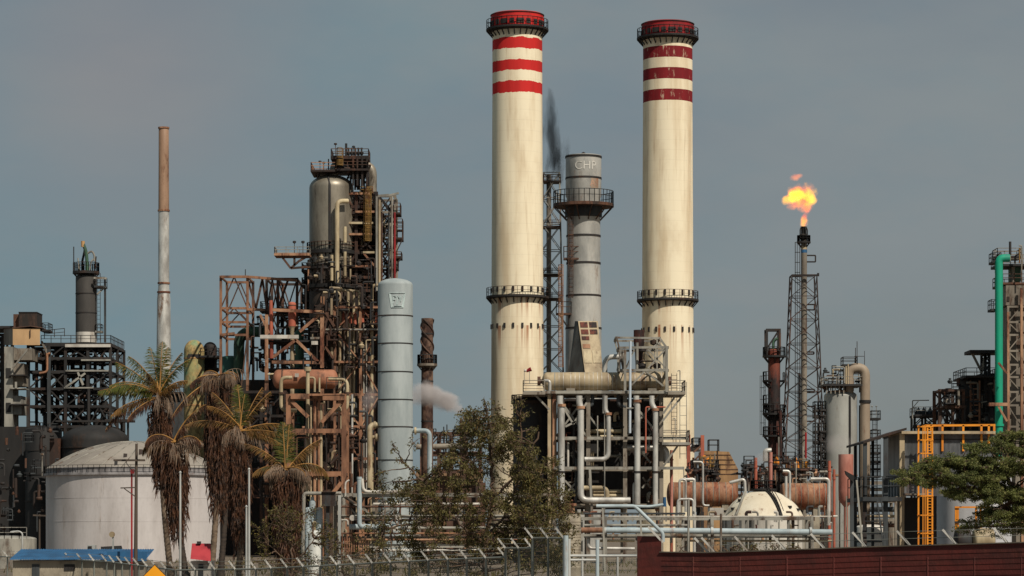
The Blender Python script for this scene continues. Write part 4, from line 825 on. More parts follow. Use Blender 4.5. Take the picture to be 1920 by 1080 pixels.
# far units seen between column and chimneys
Y = 560
t = thing('far_process_unit', 'distant brown process unit with pipes between the grey column and the chimneys', 'structure', 845, Y)
frame(t, [790,822,845,870,900], [812,850,885], Y, 12, .5, M['brown'], rows=2, braces=[(0,0,'x'),(2,0,'/'),(3,1,'x')])
mb = MB(); mb.tube([P(780,838,Y-1),P(905,835,Y-1)], L(5,Y), 14); build('pipe', mb, M['tower_sheet'], t)
boxpart(t, 'casing', 775, 910, 905, 1035, Y+2, 8, M['brown']); boxpart(t, 'wall', 780, 905, 880, 904, Y+4, 8, mat('dull_tan_wall', (150,118,88), (122,98,76), rust=.2))
stem_list(t, [(3,[(865,1030),(865,786)],M['brown']),(1.5,[(850,820),(850,806),(872,806)],M['dark']),(1.2,[(832,830),(832,800)],M['slate']),(1.2,[(838,830),(838,796)],M['slate']),(1.4,[(846,1030),(846,810),(890,810)],M['pale'])], None, Y)
rr = random.Random(3)
for k in range(10): deck(t, X(812+k*8,Y), X(818+k*8,Y), Y-1, Y+2, Z(rr.uniform(808,840),Y), M['dark'], M['slate'], h=1.2)
# ================================================================ centre exchanger structure
Y = 300
t = thing('exchanger_frame', 'tall steel frame with decks and stairs under the long beige exchanger', 'structure', 1140, Y)
frame(t, [1030,1040,1103,1172,1240], [737,822,880,948], Y, 7, .42, M['tower_sheet'], rows=2, bw=.32, braces=[(1,0,'x'),(1,2,'x'),(3,0,'x')], brm=M['pale'])
for x in (1030,1039): mb = MB(); mb.bar((X(x,Y),Y-.3,0), P(x,737,Y-.3), .34); build('column', mb, M['beige'] if x == 1030 else M['rust_pale'], t)
for (x0,x1,y,mm) in ((980,1284,736,'pale'),(1042,1292,822,'pale'),(1038,1282,878,'pale')):
    mb = MB(); mb.box(X(x0,Y), X(x1,Y), Y-.9, Y-.6, Z(y,Y)-.15, Z(y,Y)+.15); build('girder', mb, M[mm], t)
mb = MB(); mb.box(X(1000,Y), X(1284,Y), Y-.6, Y+7, Z(738,Y)-.1, Z(738,Y)+.1); build('deck_plate', mb, M['pale'], t)
deck(t, X(980,Y), X(1022,Y), Y-1.5, Y+5, Z(736,Y), M['tower_sheet'], M['tower_sheet'], h=1.2, sides='flb', w=.08)
deck(t, X(1251,Y), X(1284,Y), Y-1.5, Y+4, Z(736,Y), M['tower_sheet'], M['tower_sheet'], h=1.2, sides='frb', w=.08)
deck(t, X(1240,Y), X(1292,Y), Y-1.5, Y+4, Z(830,Y), M['pale'], M['tower_sheet'], h=1.25, sides='frb', w=.08)
for a, b in (((1001,738),(1030,768)),((1281,740),(1242,790)),((1268,740),(1244,775)),((1272,834),(1244,874)),((1048,750),(1075,795)),((1075,795),(1100,755)),((1060,800),(1080,790))):
    mb = MB(); mb.bar(P(*a,Y-.8), P(*b,Y-.8), .2); build('brace', mb, M['pale'], t)
ladder(t, P(1281,860,Y-.5), P(1281,716,Y-.5), M['pale'], .7, False, t=.07, rung=.9)
mb = MB(); mb.bar((X(1282,Y),Y-1,0), P(1282,880,Y-1), .1); build('pole', mb, M['pale'], t)
for x, y0, y1 in ((1275,716,694),(1266,806,784),(1300,0,0)):
    if y0: mb = MB(); mb.pipe([P(x,y0,Y),P(x,y1,Y),P(x-5,y1+2,Y)], .06, n=6); build('lamp_pole', mb, M['pale'], t)
boxpart(t, 'dark_backing', 1046, 1238, 748, 955, Y+8.5, .5, M['dbrown'])  # added dark sheet: shuts out sky and stands for the shaded interior
# dark boxes added inside so the interior reads black, shade put into colour
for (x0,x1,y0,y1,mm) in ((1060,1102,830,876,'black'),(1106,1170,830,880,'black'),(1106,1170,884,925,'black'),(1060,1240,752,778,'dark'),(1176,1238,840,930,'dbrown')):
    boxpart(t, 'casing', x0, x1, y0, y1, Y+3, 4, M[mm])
def ml(lst): return [(i[0], i[1], M[i[2]]) for i in lst]
stem_list(t, ml([(4,[(1098,808,1),(1166,808,1)],'cream_pipe'),(3,[(1098,818,1),(1166,818,1)],'cream_pipe'),(6,[(1060,795,3),(1240,795,3)],'slate'),(4.5,[(1082,915,-.6),(1138,915,-.6),(1138,945,-.6)],'cream_pipe'),(3.6,[(1100,921,1),(1165,921,1)],'cream_pipe'),(3.2,[(1105,929,1),(1170,929,1)],'cream_pipe'),(2.2,[(1105,937,1),(1180,937,1)],'beige'),(3.6,[(1111,735),(1111,760),(1098,762)],'slate'),(4.5,[(1160,735),(1160,760),(1174,763)],'slate'),(4,[(1133,735),(1133,775)],'silver'),(1.2,[(1133,775,-1),(1133,1000,-1)],'pale'),(1.2,[(1120,780,-.8),(1120,860,-.8)],'pale'),(3.4,[(1189,950),(1189,906),(1198,904)],'silver'),(2.4,[(1076,790),(1076,870)],'dark'),(2.2,[(1065,830),(1065,880)],'white'),(2.4,[(1080,860),(1080,1000)],'slate'),(6.5,[(1172,839,.6),(1250,839,.6),(1250,868,.6)],'silver'),(1.4,[(1247,764,-1),(1210,764,-1),(1210,850,-1)],'salmon'),(2,[(1215,790,.5),(1228,820,.5)],'rustred')]), None, Y)
rr = random.Random(9)
for k in range(46):
    x = rr.uniform(1048,1236); y = rr.choice([760,775,790,805,822,850,880,900,925,940]); mb = MB(); yy = Y+rr.uniform(1,7)
    mb.pipe([P(x,y+rr.uniform(8,24),yy),P(x,y,yy),P(x+rr.uniform(-18,18),y,yy)], rr.uniform(.06,.2), n=8); build('pipe', mb, M[rr.choice(['dbrown','brown','dark','beige','slate','pale','rustred'])], t)
    if k % 3 == 0: mb = MB(); mb.lathe(P(x,y,yy-.3), [(.02,-.3),(.25,-.2),(.25,.2),(.1,.3),(.02,.5)], 10); build('valve', mb, M[rr.choice(['rustred','dark','pale'])], t)
for a, b in (((1105,780),(1120,800)),((1062,860),(1076,845)),((1062,845),(1078,860)),((1205,895),(1220,915)),((1204,915),(1219,897)),((1205,850),(1220,868))):
    mb = MB(); mb.bar(P(*a,Y+.3), P(*b,Y+.3), .18); build('brace', mb, M['pale'], t)
mb = MB(); mb.bar(P(1106,880,Y-.8), P(1112,1000,Y-.8), .25); build('pole', mb, M['pale'], t)
clutter(t, 1045, 1240, 745, 960, Y+.6, 6, 48, ['dbrown','brown','beige','slate','pale','rust_pale','rustred','silver'], 61, .05, .15, 6, 26, 'tower_sheet')
# exchanger
t = thing('heat_exchanger', 'long beige horizontal exchanger with round left head on top of the pipe frame', 'exchanger', 1134, Y+2, Z(736,Y))
c, r = hdrum(t, 1016, 1253, 698, 732, Y+2, M['beige'], headpx=10, rings=(1040,1172,1250), rm=M['pale'], rw=2)
for x in (1048,1056,1070,1078,1086,1096,1104,1112,1120,1128,1140,1148,1156,1164,1180,1190,1200,1210,1220,1230,1240):
    mb = MB(); xx = X(x,Y+2); mb.lathe(c, [(r*.99,xx-.02),(r*1.008,xx-.02),(r*1.008,xx+.02),(r*.99,xx+.02)], 32, 'x'); build('lagging_band', mb, M['silver'], t)
for x0, x1 in ((1008,1014),(1255,1260)):
    mb = MB(); mb.lathe(Vector((0,Y+2,Z(713,Y))), [(.05,X(x0,Y)),(L(9,Y),X(x0,Y)),(L(9,Y),X(x1,Y)),(.05,X(x1,Y))], 20, 'x'); mb.lathe(Vector((0,Y+2,Z(713,Y))), [(L(4,Y),X(min(x1,1250),Y)),(L(4,Y),X(max(x0,1018),Y))], 12, 'x'); build('flange', mb, M['brown'], t)
for x in (1050,1085,1113,1135,1158,1195,1229):
    mb = MB(); mb.tube([P(x,745,Y+2),P(x,728,Y+2)], L(6.5,Y), 14); build('nozzle', mb, M['beige'], t)
for x in (1062,1215): boxpart(t, 'saddle', x, x+16, 728, 737, Y, 4, M['tower_sheet'])
mb = MB(); mb.pipe([P(1021,714,Y-.2),P(1031,714,Y-.4),P(1031,740,Y-.4)], L(3,Y), n=12); build('pipe', mb, M['silver'], t)
# big vertical silver pipes
big = [('silver pipe with rusty flange farthest left under the exchanger', 6, [(1050,742),(1050,758),(1053,765),(1053,985)], 760),
       ('silver pipe sweeping to the right in a low bend under the exchanger', 6, [(1086,742),(1086,755),(1089,765),(1089,938),(1182,938)], 764),
       ('thinner silver pipe bending back left at half height of the pipe frame', 4.4, [(1135,742),(1135,770),(1141,778),(1141,861),(1096,861)], 776),
       ('straight silver pipe just right of the white vent pole', 5.6, [(1193,742),(1193,752),(1195,760),(1195,945)], 752),
       ('straight silver pipe at the right-hand side of the pipe frame', 5, [(1222,742),(1222,758),(1229,768),(1229,950)], 768)]
for lb, rp, pts, yf in big:
    t = thing('process_pipe', lb, 'pipe', pts[-1][0], Y-1, 0, 'big silver pipes under the exchanger')
    mb = MB(); mb.pipe([P(x,y,Y-1) for x, y in pts], L(rp,Y), L(14,Y), 18); build('pipe', mb, M['silver'], t)
    mb = MB(); mb.lathe(P(pts[2][0],yf,Y-1), [(.05,-.14),(L(rp+2,Y),-.14),(L(rp+2,Y),.14),(.05,.14)], 18); build('flange', mb, M['rust_pale'], t)
    if len(pts) == 4: 
        mb = MB(); mb.lathe(P(pts[2][0],885,Y-1), [(.05,-.1),(L(rp+1,Y),-.1),(L(rp+1,Y),.1),(.05,.1)], 18); build('flange', mb, M['dark'], t)
t = thing('vent_pole', 'slim white-blue vent pole rising through the upper deck frame', 'pipe', 1181, Y-1.5, Z(812,Y))
mb = MB(); mb.tube([P(1181,812,Y-1.5),P(1182,640,Y-1.5)], L(2.4,Y), 12); build('pole', mb, mat('white_blue_paint', (196,204,212), (170,180,190)), t); mb = MB(); mb.bar(P(1174,765,Y-1.7),P(1188,765,Y-1.7),.12); build('clamp', mb, M['pale'], t)
# upper deck frame
t = thing('gantry_frame', 'open grey frame with slanted top above the right half of the exchanger', 'structure', 1205, Y, Z(736,Y))
for a, b, w in (((1156,633),(1237,634),.3),((1156,633),(1161,652),.25),((1237,634),(1250,652),.3),((1161,652),(1252,651),.35),((1162,652),(1162,695),.25),((1250,651),(1250,735),.4),((1172,655),(1172,735),.4),((1160,694),(1252,694),.35),((1215,655),(1248,690),.2),((1248,655),(1215,690),.2),((1165,655),(1172,690),.2),((1160,690),(1168,655),.2),((1208,697),(1184,722),.25),((1212,697),(1244,724),.25),((1222,652),(1240,640),.2),((1190,655),(1175,690),.15),((1160,695),(1172,700),.2),((1232,634),(1232,692),.2)):
    for dy in (0, 5): mb = MB(); mb.bar(P(*a,Y)+Vector((0,dy,0)), P(*b,Y)+Vector((0,dy,0)), w*.68); build('beam', mb, M['pale'], t)
for x, y in ((1156,633),(1237,634),(1161,652),(1252,651),(1162,694),(1252,694)):
    mb = MB(); mb.bar(P(x,y,Y), P(x,y,Y)+Vector((0,5,0)), .25); build('cross_beam', mb, M['tower_sheet'], t)
stem_list(t, ml([(3,[(1196,640,2),(1196,690,2)],'pale'),(2,[(1210,650,3),(1210,692,3)],'beige'),(1.5,[(1202,690,2),(1202,675,2),(1228,675,2)],'dbrown'),(1.6,[(1222,692,2),(1222,684,2),(1240,684,2)],'rustred')]), None, Y)
for x, y in ((1205,655),(1226,642),(1232,686),(1204,686)): mb = MB(); mb.lathe(P(x,y,Y+2), [(.02,-.35),(.4,-.2),(.4,.2),(.02,.35)], 12); build('valve', mb, M['dark'], t)
t = thing('short_stack', 'short rust-red stub stack in front of the second striped chimney', 'stack', 1198, Y+3, Z(694,Y))
mb = MB(); mb.lathe((X(1198,Y+3),Y+3,0), [(L(10,Y),Z(638,Y)),(L(10,Y),Z(615,Y)),(L(8.6,Y),Z(615,Y)),(L(8.6,Y),Z(625,Y))], 24); mb.lathe((X(1198,Y+3),Y+3,0), [(L(6,Y),Z(694,Y)),(L(8,Y),Z(652,Y)),(L(10,Y),Z(640,Y)),(L(10,Y),Z(638,Y))], 24); build('shell', mb, M['rustred'], t)
t = thing('silver_elbow', 'silver elbow pipe between the cream duct and the upper frame', 'pipe', 1133, Y+4, Z(700,Y))
mb = MB(); mb.pipe([P(1134,706,Y+4),P(1134,669,Y+4),P(1172,669,Y+4)], L(5,Y), L(16,Y), 16); build('pipe', mb, M['silver'], t); mb = MB(); mb.lathe(P(1168,669,Y+4), [(.05,-.15),(.42,-.15),(.42,.15),(.05,.15)], 16, 'x'); build('flange', mb, M['pale'], t)
t = thing('windsock', 'small red windsock on a thin mast over the left deck', 'windsock', 981, Y-1, Z(736,Y))
mb = MB(); mb.bar(P(983,722,Y-1), P(983,692,Y-1), .07); mb.bar(P(993,720,Y-1), P(993,697,Y-1), .06); build('mast', mb, M['pale'], t)
mb = MB(); mb.tube([P(996,692,Y-1),P(991,694,Y-1),P(987,697,Y-1)], [.24,.19,.1], 10); build('sock', mb, M['red'], t); mb = MB(); mb.tube([P(987,696,Y-1),P(983,694,Y-1)], [.1,.16], 10); build('cuff', mb, M['white'], t)
# dark tank at its left
Y = 306
t = thing('dark_tank', 'black upright tank with a railed top left of the pipe frame', 'tank', 998, Y)
vessel(t, 962, 1036, 745, None, Y, mat('soot_blue_tank', (52,50,52), (36,35,37), sc=.3, rust=.2, rcol=(58,48,42)), 4, (757,800), M['dark']); ring_platform(t, X(998,Y), Y, Z(752,Y), L(35,Y), L(40,Y), M['dark'], M['dark'], brackets=10, h=.6)
# ================================================================ right middle: boiler, drums, dome, pink cylinder
Y = 380
t = thing('tan_casing', 'tan panelled casing with chamfered roof corner right of the striped chimneys', 'casing', 1340, Y)
a = [P(1318,1042,Y),P(1384,1042,Y),P(1384,880,Y),P(1367,847,Y),P(1318,845,Y)]
mb = MB(); b = [p+Vector((0,9,0)) for p in a]; mb.add(a+b, [(0,1,2,3,4),(9,8,7,6,5)]+[(i,(i+5),(i+1)%5+5,(i+1)%5) for i in range(5)]); build('casing', mb, mat('weathered_tan_panels', (164,128,88), (132,100,70), sc=.4, rust=.35, rcol=(108,78,56)), t, sharp=0)
for y in (853,862,871,880,889): mb = MB(); mb.box(X(1318,Y), X(1367+max(0,(y-847)*.5) if y < 880 else 1384,Y), Y-.06, Y, Z(y,Y)-.05, Z(y,Y)+.05); build('seam', mb, M['brown'], t, sharp=0)
deck(t, X(1330,Y), X(1350,Y), Y+1, Y+4, Z(845,Y), M['dark'], M['dark'], h=1.5)
t = thing('orange_frame', 'small platform frame with two orange posts right of the exchanger frame', 'structure', 1304, 340)
for x, y0, y1 in ((1291,815,900),(1317,816,900)):
    mb = MB(); mb.bar(P(x,y1,340), P(x,y0,340), .42); build('post', mb, M['salmon'], t); mb = MB(); mb.bar(P(x,y1,340), (X(x,340),340,0), .36); build('post', mb, M['dark'], t)
deck(t, X(1296,340), X(1348,340), 340, 345, Z(878,340), M['dark'], M['dark'], h=.9); deck(t, X(1300,340), X(1316,340), 341, 345, Z(833,340), M['dark'], M['dark'], h=.8)
for a, b in (((1294,872),(1315,850)),((1316,835),(1300,848)),((1320,860),(1330,876))): mb = MB(); mb.bar(P(*a,339.9), P(*b,339.9), .2); build('brace', mb, M['orange_rust'], t)
stem_list(t, ml([(8,[(1290,838,3),(1316,838,3)],'silver'),(2,[(1325,878),(1325,860),(1335,860)],'cage'),(2.2,[(1300,878),(1300,858)],'cage'),(1.5,[(1340,878),(1340,850)],'pale'),(1.5,[(1345,878),(1345,845)],'dark')]), None, 341)
Y = 318
dl = [('long rusty ribbed drum left of the white dome', 1250, 1384, 904, 950, [1262,1274,1286,1298,1313,1324,1336,1347,1360,1372]),
      ('long rusty ribbed drum right of the white dome', 1462, 1555, 906, 956, [1470,1480,1490,1500,1513,1524,1534,1545])]
for lb, x0, x1, y0, y1, rg in dl:
    t = thing('rusty_drum', lb, 'vessel', (x0+x1)/2, Y, 0, 'rusty horizontal drums around the dome')
    hdrum(t, x0, x1, y0, y1, Y, M['rustdrum'], headpx=7, rings=rg, rm=M['tower_sheet'], rw=1.2, rr=1.015)
    for x in (x0+24, x1-24): boxpart(t, 'saddle', x-6, x+6, y1-6, 1056, Y-.8, 1.6, M['concrete'])
Y = 326
for lb, x0, x1 in (('grey upper drum above the left rusty drum', 1300, 1342), ('grey upper drum above the right rusty drum', 1450, 1512)):
    t = thing('upper_drum', lb, 'vessel', (x0+x1)/2, Y, 0, 'grey upper drums'); hdrum(t, x0, x1, 879, 905, Y, M['silver'], headpx=6, rings=(x0+9,x1-9), rm=M['brown'])
    deck(t, X(x0-4,Y), X(x1+4,Y), Y-2, Y+2, Z(878,Y), M['dark'], M['dark'], h=.9)
    for x in (x0+10,x1-10): boxpart(t, 'saddle', x-3, x+3, 904, 1055, Y-.5, 1, M['dbrown'])
    rr = random.Random(x0)
    for k in range(12):
        x = rr.uniform(x0,x1); mb = MB(); h = rr.uniform(6,26); mb.pipe([P(x,878,Y),P(x,878-h,Y),P(x+rr.uniform(-8,8),878-h,Y)], rr.uniform(.07,.18), n=8); build('pipe', mb, M[rr.choice(['brown','pale','yellow','rustred','dark','cage'])], t)
t = thing('piping_manifold', 'tangle of small dark pipes and valves on the skyline left of the red column', 'pipes', 1400, 360)
stem_list(t, ml([(1.6,[(1384,889),(1395,889),(1395,874),(1424,874),(1436,878)],'dark'),(1.3,[(1380,888),(1430,888)],'dbrown'),(1.8,[(1408,900),(1408,880)],'rustred'),(2.2,[(1425,910),(1425,876)],'rustred'),(1.3,[(1432,900),(1432,866),(1440,866)],'dark'),(1.4,[(1370,890),(1384,886)],'dark'),(1.2,[(1404,1040),(1404,888)],'dark'),(1.2,[(1390,1040),(1390,888)],'dark')]), None, 360)
deck(t, X(1392,360), X(1440,360), 360, 363, Z(908,360), M['dark'], M['dark'], h=1.4)
clutter(t, 1392, 1440, 868, 915, 356, 6, 34, ['dark','dbrown','brown','rustred','slate','pale'], 62, .06, .18, 5, 14)
t = thing('drum_piping', 'small pipes, valves and railings among the rusty drums', 'pipes', 1400, 322)
clutter(t, 1285, 1345, 880, 905, 322, 4, 30, ['dark','dbrown','brown','rust_pale','slate','pale'], 63, .05, .15, 5, 14)
clutter(t, 1445, 1560, 862, 908, 322, 4, 36, ['dark','dbrown','brown','rust_pale','slate','pale'], 64, .05, .15, 6, 14)
# pink stacks
for lb, x, yt, rp, mm in (('thin faded salmon vent left of the lilac vent', 1417, 858, 3, 'salmon'), ('thin lilac-pink vent behind the dome top', 1445, 848, 3.4, 'pink'), ('dull red vent stub left of the pink cylinder', 1555, 864, 3, 'salmon'), ('shortest dull pink vent stub touching the pink cylinder', 1564, 880, 2.4, 'salmon'), ('faded pink riser beside the right stair of the pipe frame', 1259, 844, 3, 'pink')):
    t = thing('pink_vent', lb, 'vent', x, 305, 0, 'slim pink vents')
    mb = MB(); mb.tube([P(x,1056,305),P(x,yt,305)], L(rp,305), 14); build('pipe', mb, M[mm], t)
    mb = MB(); mb.lathe(P(x,yt+18,305), [(.05,-.06),(L(rp+1,305),-.06),(L(rp+1,305),.06),(.05,.06)], 14); build('collar', mb, M[mm], t)
t = thing('pink_cylinder', 'fat faded pink cylinder steaming in front of the grey vessel', 'vessel', 1586, 295)
cx = X(1586,295); mb = MB(); mb.lathe((cx,295,0), [(L(4,295),0),(L(4,295),Z(950,295)),(L(13.6,295),Z(938,295)),(L(14,295),Z(920,295)),(L(14,295),Z(852,295)),(L(12.5,295),Z(852,295)),(L(12.5,295),Z(865,295))], 32); build('shell', mb, M['pink'], t)
for k in range(3): mb = MB(); a = 2*PI*k/3+.5; mb.bar((cx+.7*math.cos(a),295+.7*math.sin(a),0),(cx+.7*math.cos(a),295+.7*math.sin(a),Z(930,295)),.14); build('leg', mb, M['tower_sheet'], t)
for x, y, rx, rz, lb in ((1572,832,40,26,'white steam rising off the fat pink cylinder'),(1430,858,26,17,'small white steam puff left of the red column foot'),(1490,836,40,22,'thin steam drifting at the foot of the lattice flare tower')):
    puff('steam_puff', x, y, 300, rx, rz, 16, -10, volmat('low_steam', (232,224,222), .34 if x < 1480 or x > 1500 else .16, .22, .40, gain=2.4), label=lb, cat='steam')
# white domed tank
Y = 285
t = thing('domed_tank', 'white domed tank spotted with rust and a curved stair over its top', 'tank', 1431, Y)
cx, R = X(1431,Y), L(75,Y); ze, zt = Z(968,Y), Z(919,Y); h = zt-ze; Rs = (R*R+h*h)/(2*h)
DW = mat('rust_spotted_white', (214,204,184), (198,186,164), sc=.3, st=(1,1,1), rust=.22, rcol=(150,92,54), rsc=1.1, rst=(1,1,1), fine=.05)
mb = MB(); mb.lathe((cx,Y,0), [(R,0),(R,ze)], 64); build('shell', mb, M['white'], t)
am = math.asin(min(1,R/Rs)); dome = [(Rs*math.sin(am*(1-k/12)), ze+Rs*math.cos(am*(1-k/12))-Rs+h) for k in range(13)]
mb = MB(); mb.lathe((cx,Y,0), [(R*1.01,ze-.05)]+dome, 64); dm = build('dome', mb, DW, t)
def ond(u, az): a = am*u; return Vector((cx+(Rs+.04)*math.sin(a)*math.sin(az), Y-(Rs+.04)*math.sin(a)*math.cos(az), ze+(Rs+.04)*math.cos(a)-Rs+h))
mb = MB(); path = [ond(1-k/14, .36-.16*k/14) for k in range(15)]; rp = [ond(1-k/14, .50+.35*k/14) for k in range(15)]
for a, b in zip(path, path[1:]): mb.bar(a, b, .30, .25)
for a in path: mb.bar(a, a+Vector((0,0,.5)), .06); 
for a, b in zip(path, path[1:]):
    mb.bar(a+Vector((0,0,.5)), b+Vector((0,0,.5)), .06); mb.bar(a+Vector((.25,0,.5)), b+Vector((.25,0,.5)), .05)
build('dome_stair', mb, M['black'], t)
ring_platform(t, cx, Y, zt+.15, .2, 1.3, M['black'], M['black'], t=.2, h=.8, brackets=0)
for u, az in ((.62,-1.0),(.84,-1.05),(.9,-1.5),(.86,1.1),(.8,.75)):
    c = ond(u, az); mb = MB(); mb.lathe(c, [(.02,-.1),(.22,-.1),(.22,.14),(.02,.14)], 4); build('hatch', mb, M['dark'], dm)
for k in range(20):
    a = 2*PI*k/20; mb = MB(); mb.bar((cx+R*1.01*math.cos(a),Y+R*1.01*math.sin(a),0),(cx+R*1.01*math.cos(a),Y+R*1.01*math.sin(a),ze),.12); build('stiffener', mb, M['pale'], t)
mb = MB(); mb.bar(P(1380,968,Y-3.5),P(1398,920,Y-1),.16); mb.bar(P(1357,968,Y-2),P(1392,924,Y),.12); build('handrail', mb, M['pale'], t)
tag(boxpart(None, 'white_box', 1331, 1357, 952, 966, 275, 3, M['white']), 'small plain white cabinet left of the rust-spotted dome', 'cabinet')
# ================================================================ red column, grey vessel
Y = 410
t = thing('red_column', 'slim rust-red scorched column with small platforms left of the flare tower', 'column', 1451, Y)
cx, r, o = vessel(t, 1440, 1463, 654, None, Y, M['rustred'], 5, (670,755), M['dark'], 3)
frame(t, [1438,1462], [618,655], Y, 2.5, .3, M['dark'], rows=2, base=Z(668,Y), braces=[(0,0,'/')])
for y, a in ((667,0),(713,1),(757,1),(774,1),(775,0),(816,0)):
    ring_platform(t, cx, Y, Z(y,Y), r*.97, r*1.9, M['black'], M['dark'], t=.25, h=1.2, brackets=6, n=18, a0=0 if a == 0 else PI*.75, a1=2*PI if a == 0 else PI*1.35)
for y in (713,773,785): ring_platform(t, cx, Y, Z(y,Y), r*.97, r*1.8, M['black'], M['dark'], t=.25, h=1.1, brackets=3, n=18, a0=-.6, a1=.5)
stem_list(t, ml([(2.6,[(1450,655),(1450,640),(1458,634)],'green'),(2.2,[(1461,665,-1),(1461,625,-1)],'brown'),(3,[(1461,770,-2),(1461,860,-2)],'rustred'),(2,[(1458,880,-2),(1458,820,-2)],'pale'),(5,[(1445,845,-1),(1434,845,-1),(1434,865,-1)],'silver'),(1.8,[(1484,866,-20),(1484,820,-20)],'red'),(1.6,[(1479,880,-20),(1479,845,-20)],'pale')]), None, Y)
ladder(t, P(1434,815,Y), P(1434,705,Y), M['dark'], .5, True, (-1,-.3,0), t=.06)
for (x,y) in ((1456,866),(1493,870)): mb = MB(); mb.lathe(P(x,y,Y-22), [(.02,-.6),(.45,-.6),(.35,.2),(.02,.9)], 10); build('valve_bonnet', mb, M['cage'], t)
Y = 395
t = thing('grey_vessel', 'grey steel vessel with a large curved overhead pipe, right of the flare tower', 'vessel', 1576, Y)
GV = mat('grey_vessel_shell', (158,158,152), (132,130,124), sc=.2, rust=.12, rcol=(132,110,90), rough=.55, metal=.15)
cx, r, o = vessel(t, 1545, 1607, 731, None, Y, GV, 12, (), None, n=48)
mb = MB(); mb.lathe((cx,Y,0), [(r*.75,Z(733.2,Y)),(r*.80,Z(735.5,Y))], 40); 
mb.lathe((cx,Y,0), [(r*1.01,Z(890,Y)),(r*1.03,Z(890,Y)),(r*1.03,Z(893,Y)),(r*1.01,Z(893,Y))], 40); build('ring', mb, M['rust_pale'], t)
mb = MB(); mb.tube([P(1590,850,Y)-Vector((0,r*.92,0)),P(1590,745,Y)-Vector((0,r*.92,0)),P(1586,733,Y)-Vector((0,r*.4,0))], .16, 8); build('line', mb, M['dark'], t)
mb = MB(); mb.pipe([P(1591,740,Y-1),P(1591,690,Y-1),P(1622,690,Y-1),P(1622,760,Y-1),P(1622,1040,Y-1)], L(9.3,Y), L(24,Y), 24); build('overhead_pipe', mb, mat('tan_grey_pipe', (150,134,116), (126,110,94), sc=.25, rust=.12, rough=.6), t)
mb = MB(); mb.lathe(P(1622,753,Y-1), [(.5,-.2),(L(11,Y),-.2),(L(11,Y),.2),(.5,.2)], 24); build('clamp', mb, M['dark'], t)
mb = MB(); mb.tube([P(1614,1040,Y+.8),P(1614,760,Y+.8)], L(3.6,Y), 12); build('pipe', mb, M['dark'], t)
deck(t, X(1540,Y), X(1612,Y), Y-3, Y+3, Z(722,Y), M['dark'], M['tower_sheet'], h=1.0)
for x in (1550,1558,1566,1574,1582): mb = MB(); mb.bar(P(x,738,Y-2.5), P(x,722,Y-2.5), .13); build('strut', mb, M['tower_sheet'], t)
deck(t, X(1578,Y), X(1606,Y), Y-1.5, Y+1.5, Z(684,Y), M['dark'], M['dark'], h=1.0)
stem_list(t, ml([(1.5,[(1583,722,-2),(1583,688,-2)],'beige'),(1.5,[(1587,722,-2),(1587,684,-2)],'beige'),(1.3,[(1580,720,-2),(1580,690,-2),(1558,689,-2)],'pale'),(4,[(1586,722,1),(1586,690,1)],'dark'),(.7,[(1607,684),(1607,640)],'dark'),(.7,[(1604,684),(1604,652)],'dark'),(.6,[(1602,668),(1621,668),(1621,684)],'dark'),(.5,[(1621,668),(1621,658)],'dark')]), None, Y)
for y in (768,778,808,827,846,862,878):
    ring_platform(t, cx, Y, Z(y,Y), r*.98, r*1.42, M['dark'], M['dark'], t=.22, h=1.0, brackets=3, n=20, a0=PI*.86, a1=PI*1.14)
for y in (768,780,808,827,846,862,878): deck(t, X(1526,Y), X(1547,Y), Y-1, Y+2, Z(y,Y), M['dark'], M['dark'], h=1.1)
for x in (1529,1540): mb = MB(); mb.bar((X(x,Y),Y-1,0), P(x,758,Y-1), .16); build('pole', mb, M['dark'], t)
clutter(t, 1540, 1612, 690, 730, Y-2, 4, 26, ['dark','beige','pale','brown','slate'], 65, .05, .13, 3, 6)
for y in (784,820,848,865,878,892): deck(t, X(1632,Y), X(1650,Y), Y-1, Y+2, Z(y,Y), M['dark'], M['dark'], h=1.0)
ladder(t, P(1640,1040,Y), P(1640,784,Y), M['dark'], .6, True, t=.07)
for x in (1635,1643): mb = MB(); mb.bar(P(x,784,Y), P(x,763,Y), .06); mb.lathe(P(x,762,Y), [(.02,-.12),(.16,0),(.02,.12)], 8); build('lamp_pole', mb, M['pale'], t)
# ================================================================ right edge refinery tower with green pipe
Y = 372
t = thing('sheeted_tower', 'beige sheeted tower inside a steel frame at the right edge', 'tower', 1905, Y)
boxpart(t, 'casing', 1886, 1990, 535, 572, Y, 8, M['tower_sheet']); boxpart(t, 'window', 1888, 1893, 556, 565, Y-.08, .1, M['dark']); boxpart(t, 'lower_casing', 1890, 1990, 574, 1042, Y+.6, 7, M['tower_sheet'])
frame(t, [1890,1915,1940,1975], [575,604,628,658,684,707,735,760,800], Y-.5, 9, .28, M['tower_sheet'], rows=1, braces=[(0,j,'\\' if j % 2 else '/') for j in range(9)], brm=M['tower_sheet'])
mb = MB(); mb.bar((X(1915,Y),Y-.8,0), P(1915,540,Y-.8), .3); mb.bar((X(1890,Y),Y-.8,0), P(1890,585,Y-.8), .3); build('column', mb, M['rust_pale'], t)
boxpart(t, 'duct', 1898, 1914, 495, 528, Y+2, 3, M['green'])
deck(t, X(1880,Y), X(1990,Y), Y+.2, Y+8, Z(529,Y), M['brown'], M['brown'], h=1.1)
deck(t, X(1872,Y), X(1990,Y), Y+.5, Y+6, Z(494,Y), M['dark'], M['tower_sheet'], h=1.2)
deck(t, X(1872,Y), X(1920,Y), Y+1, Y+5, Z(478,Y), M['dark'], M['tower_sheet'], h=1.0)
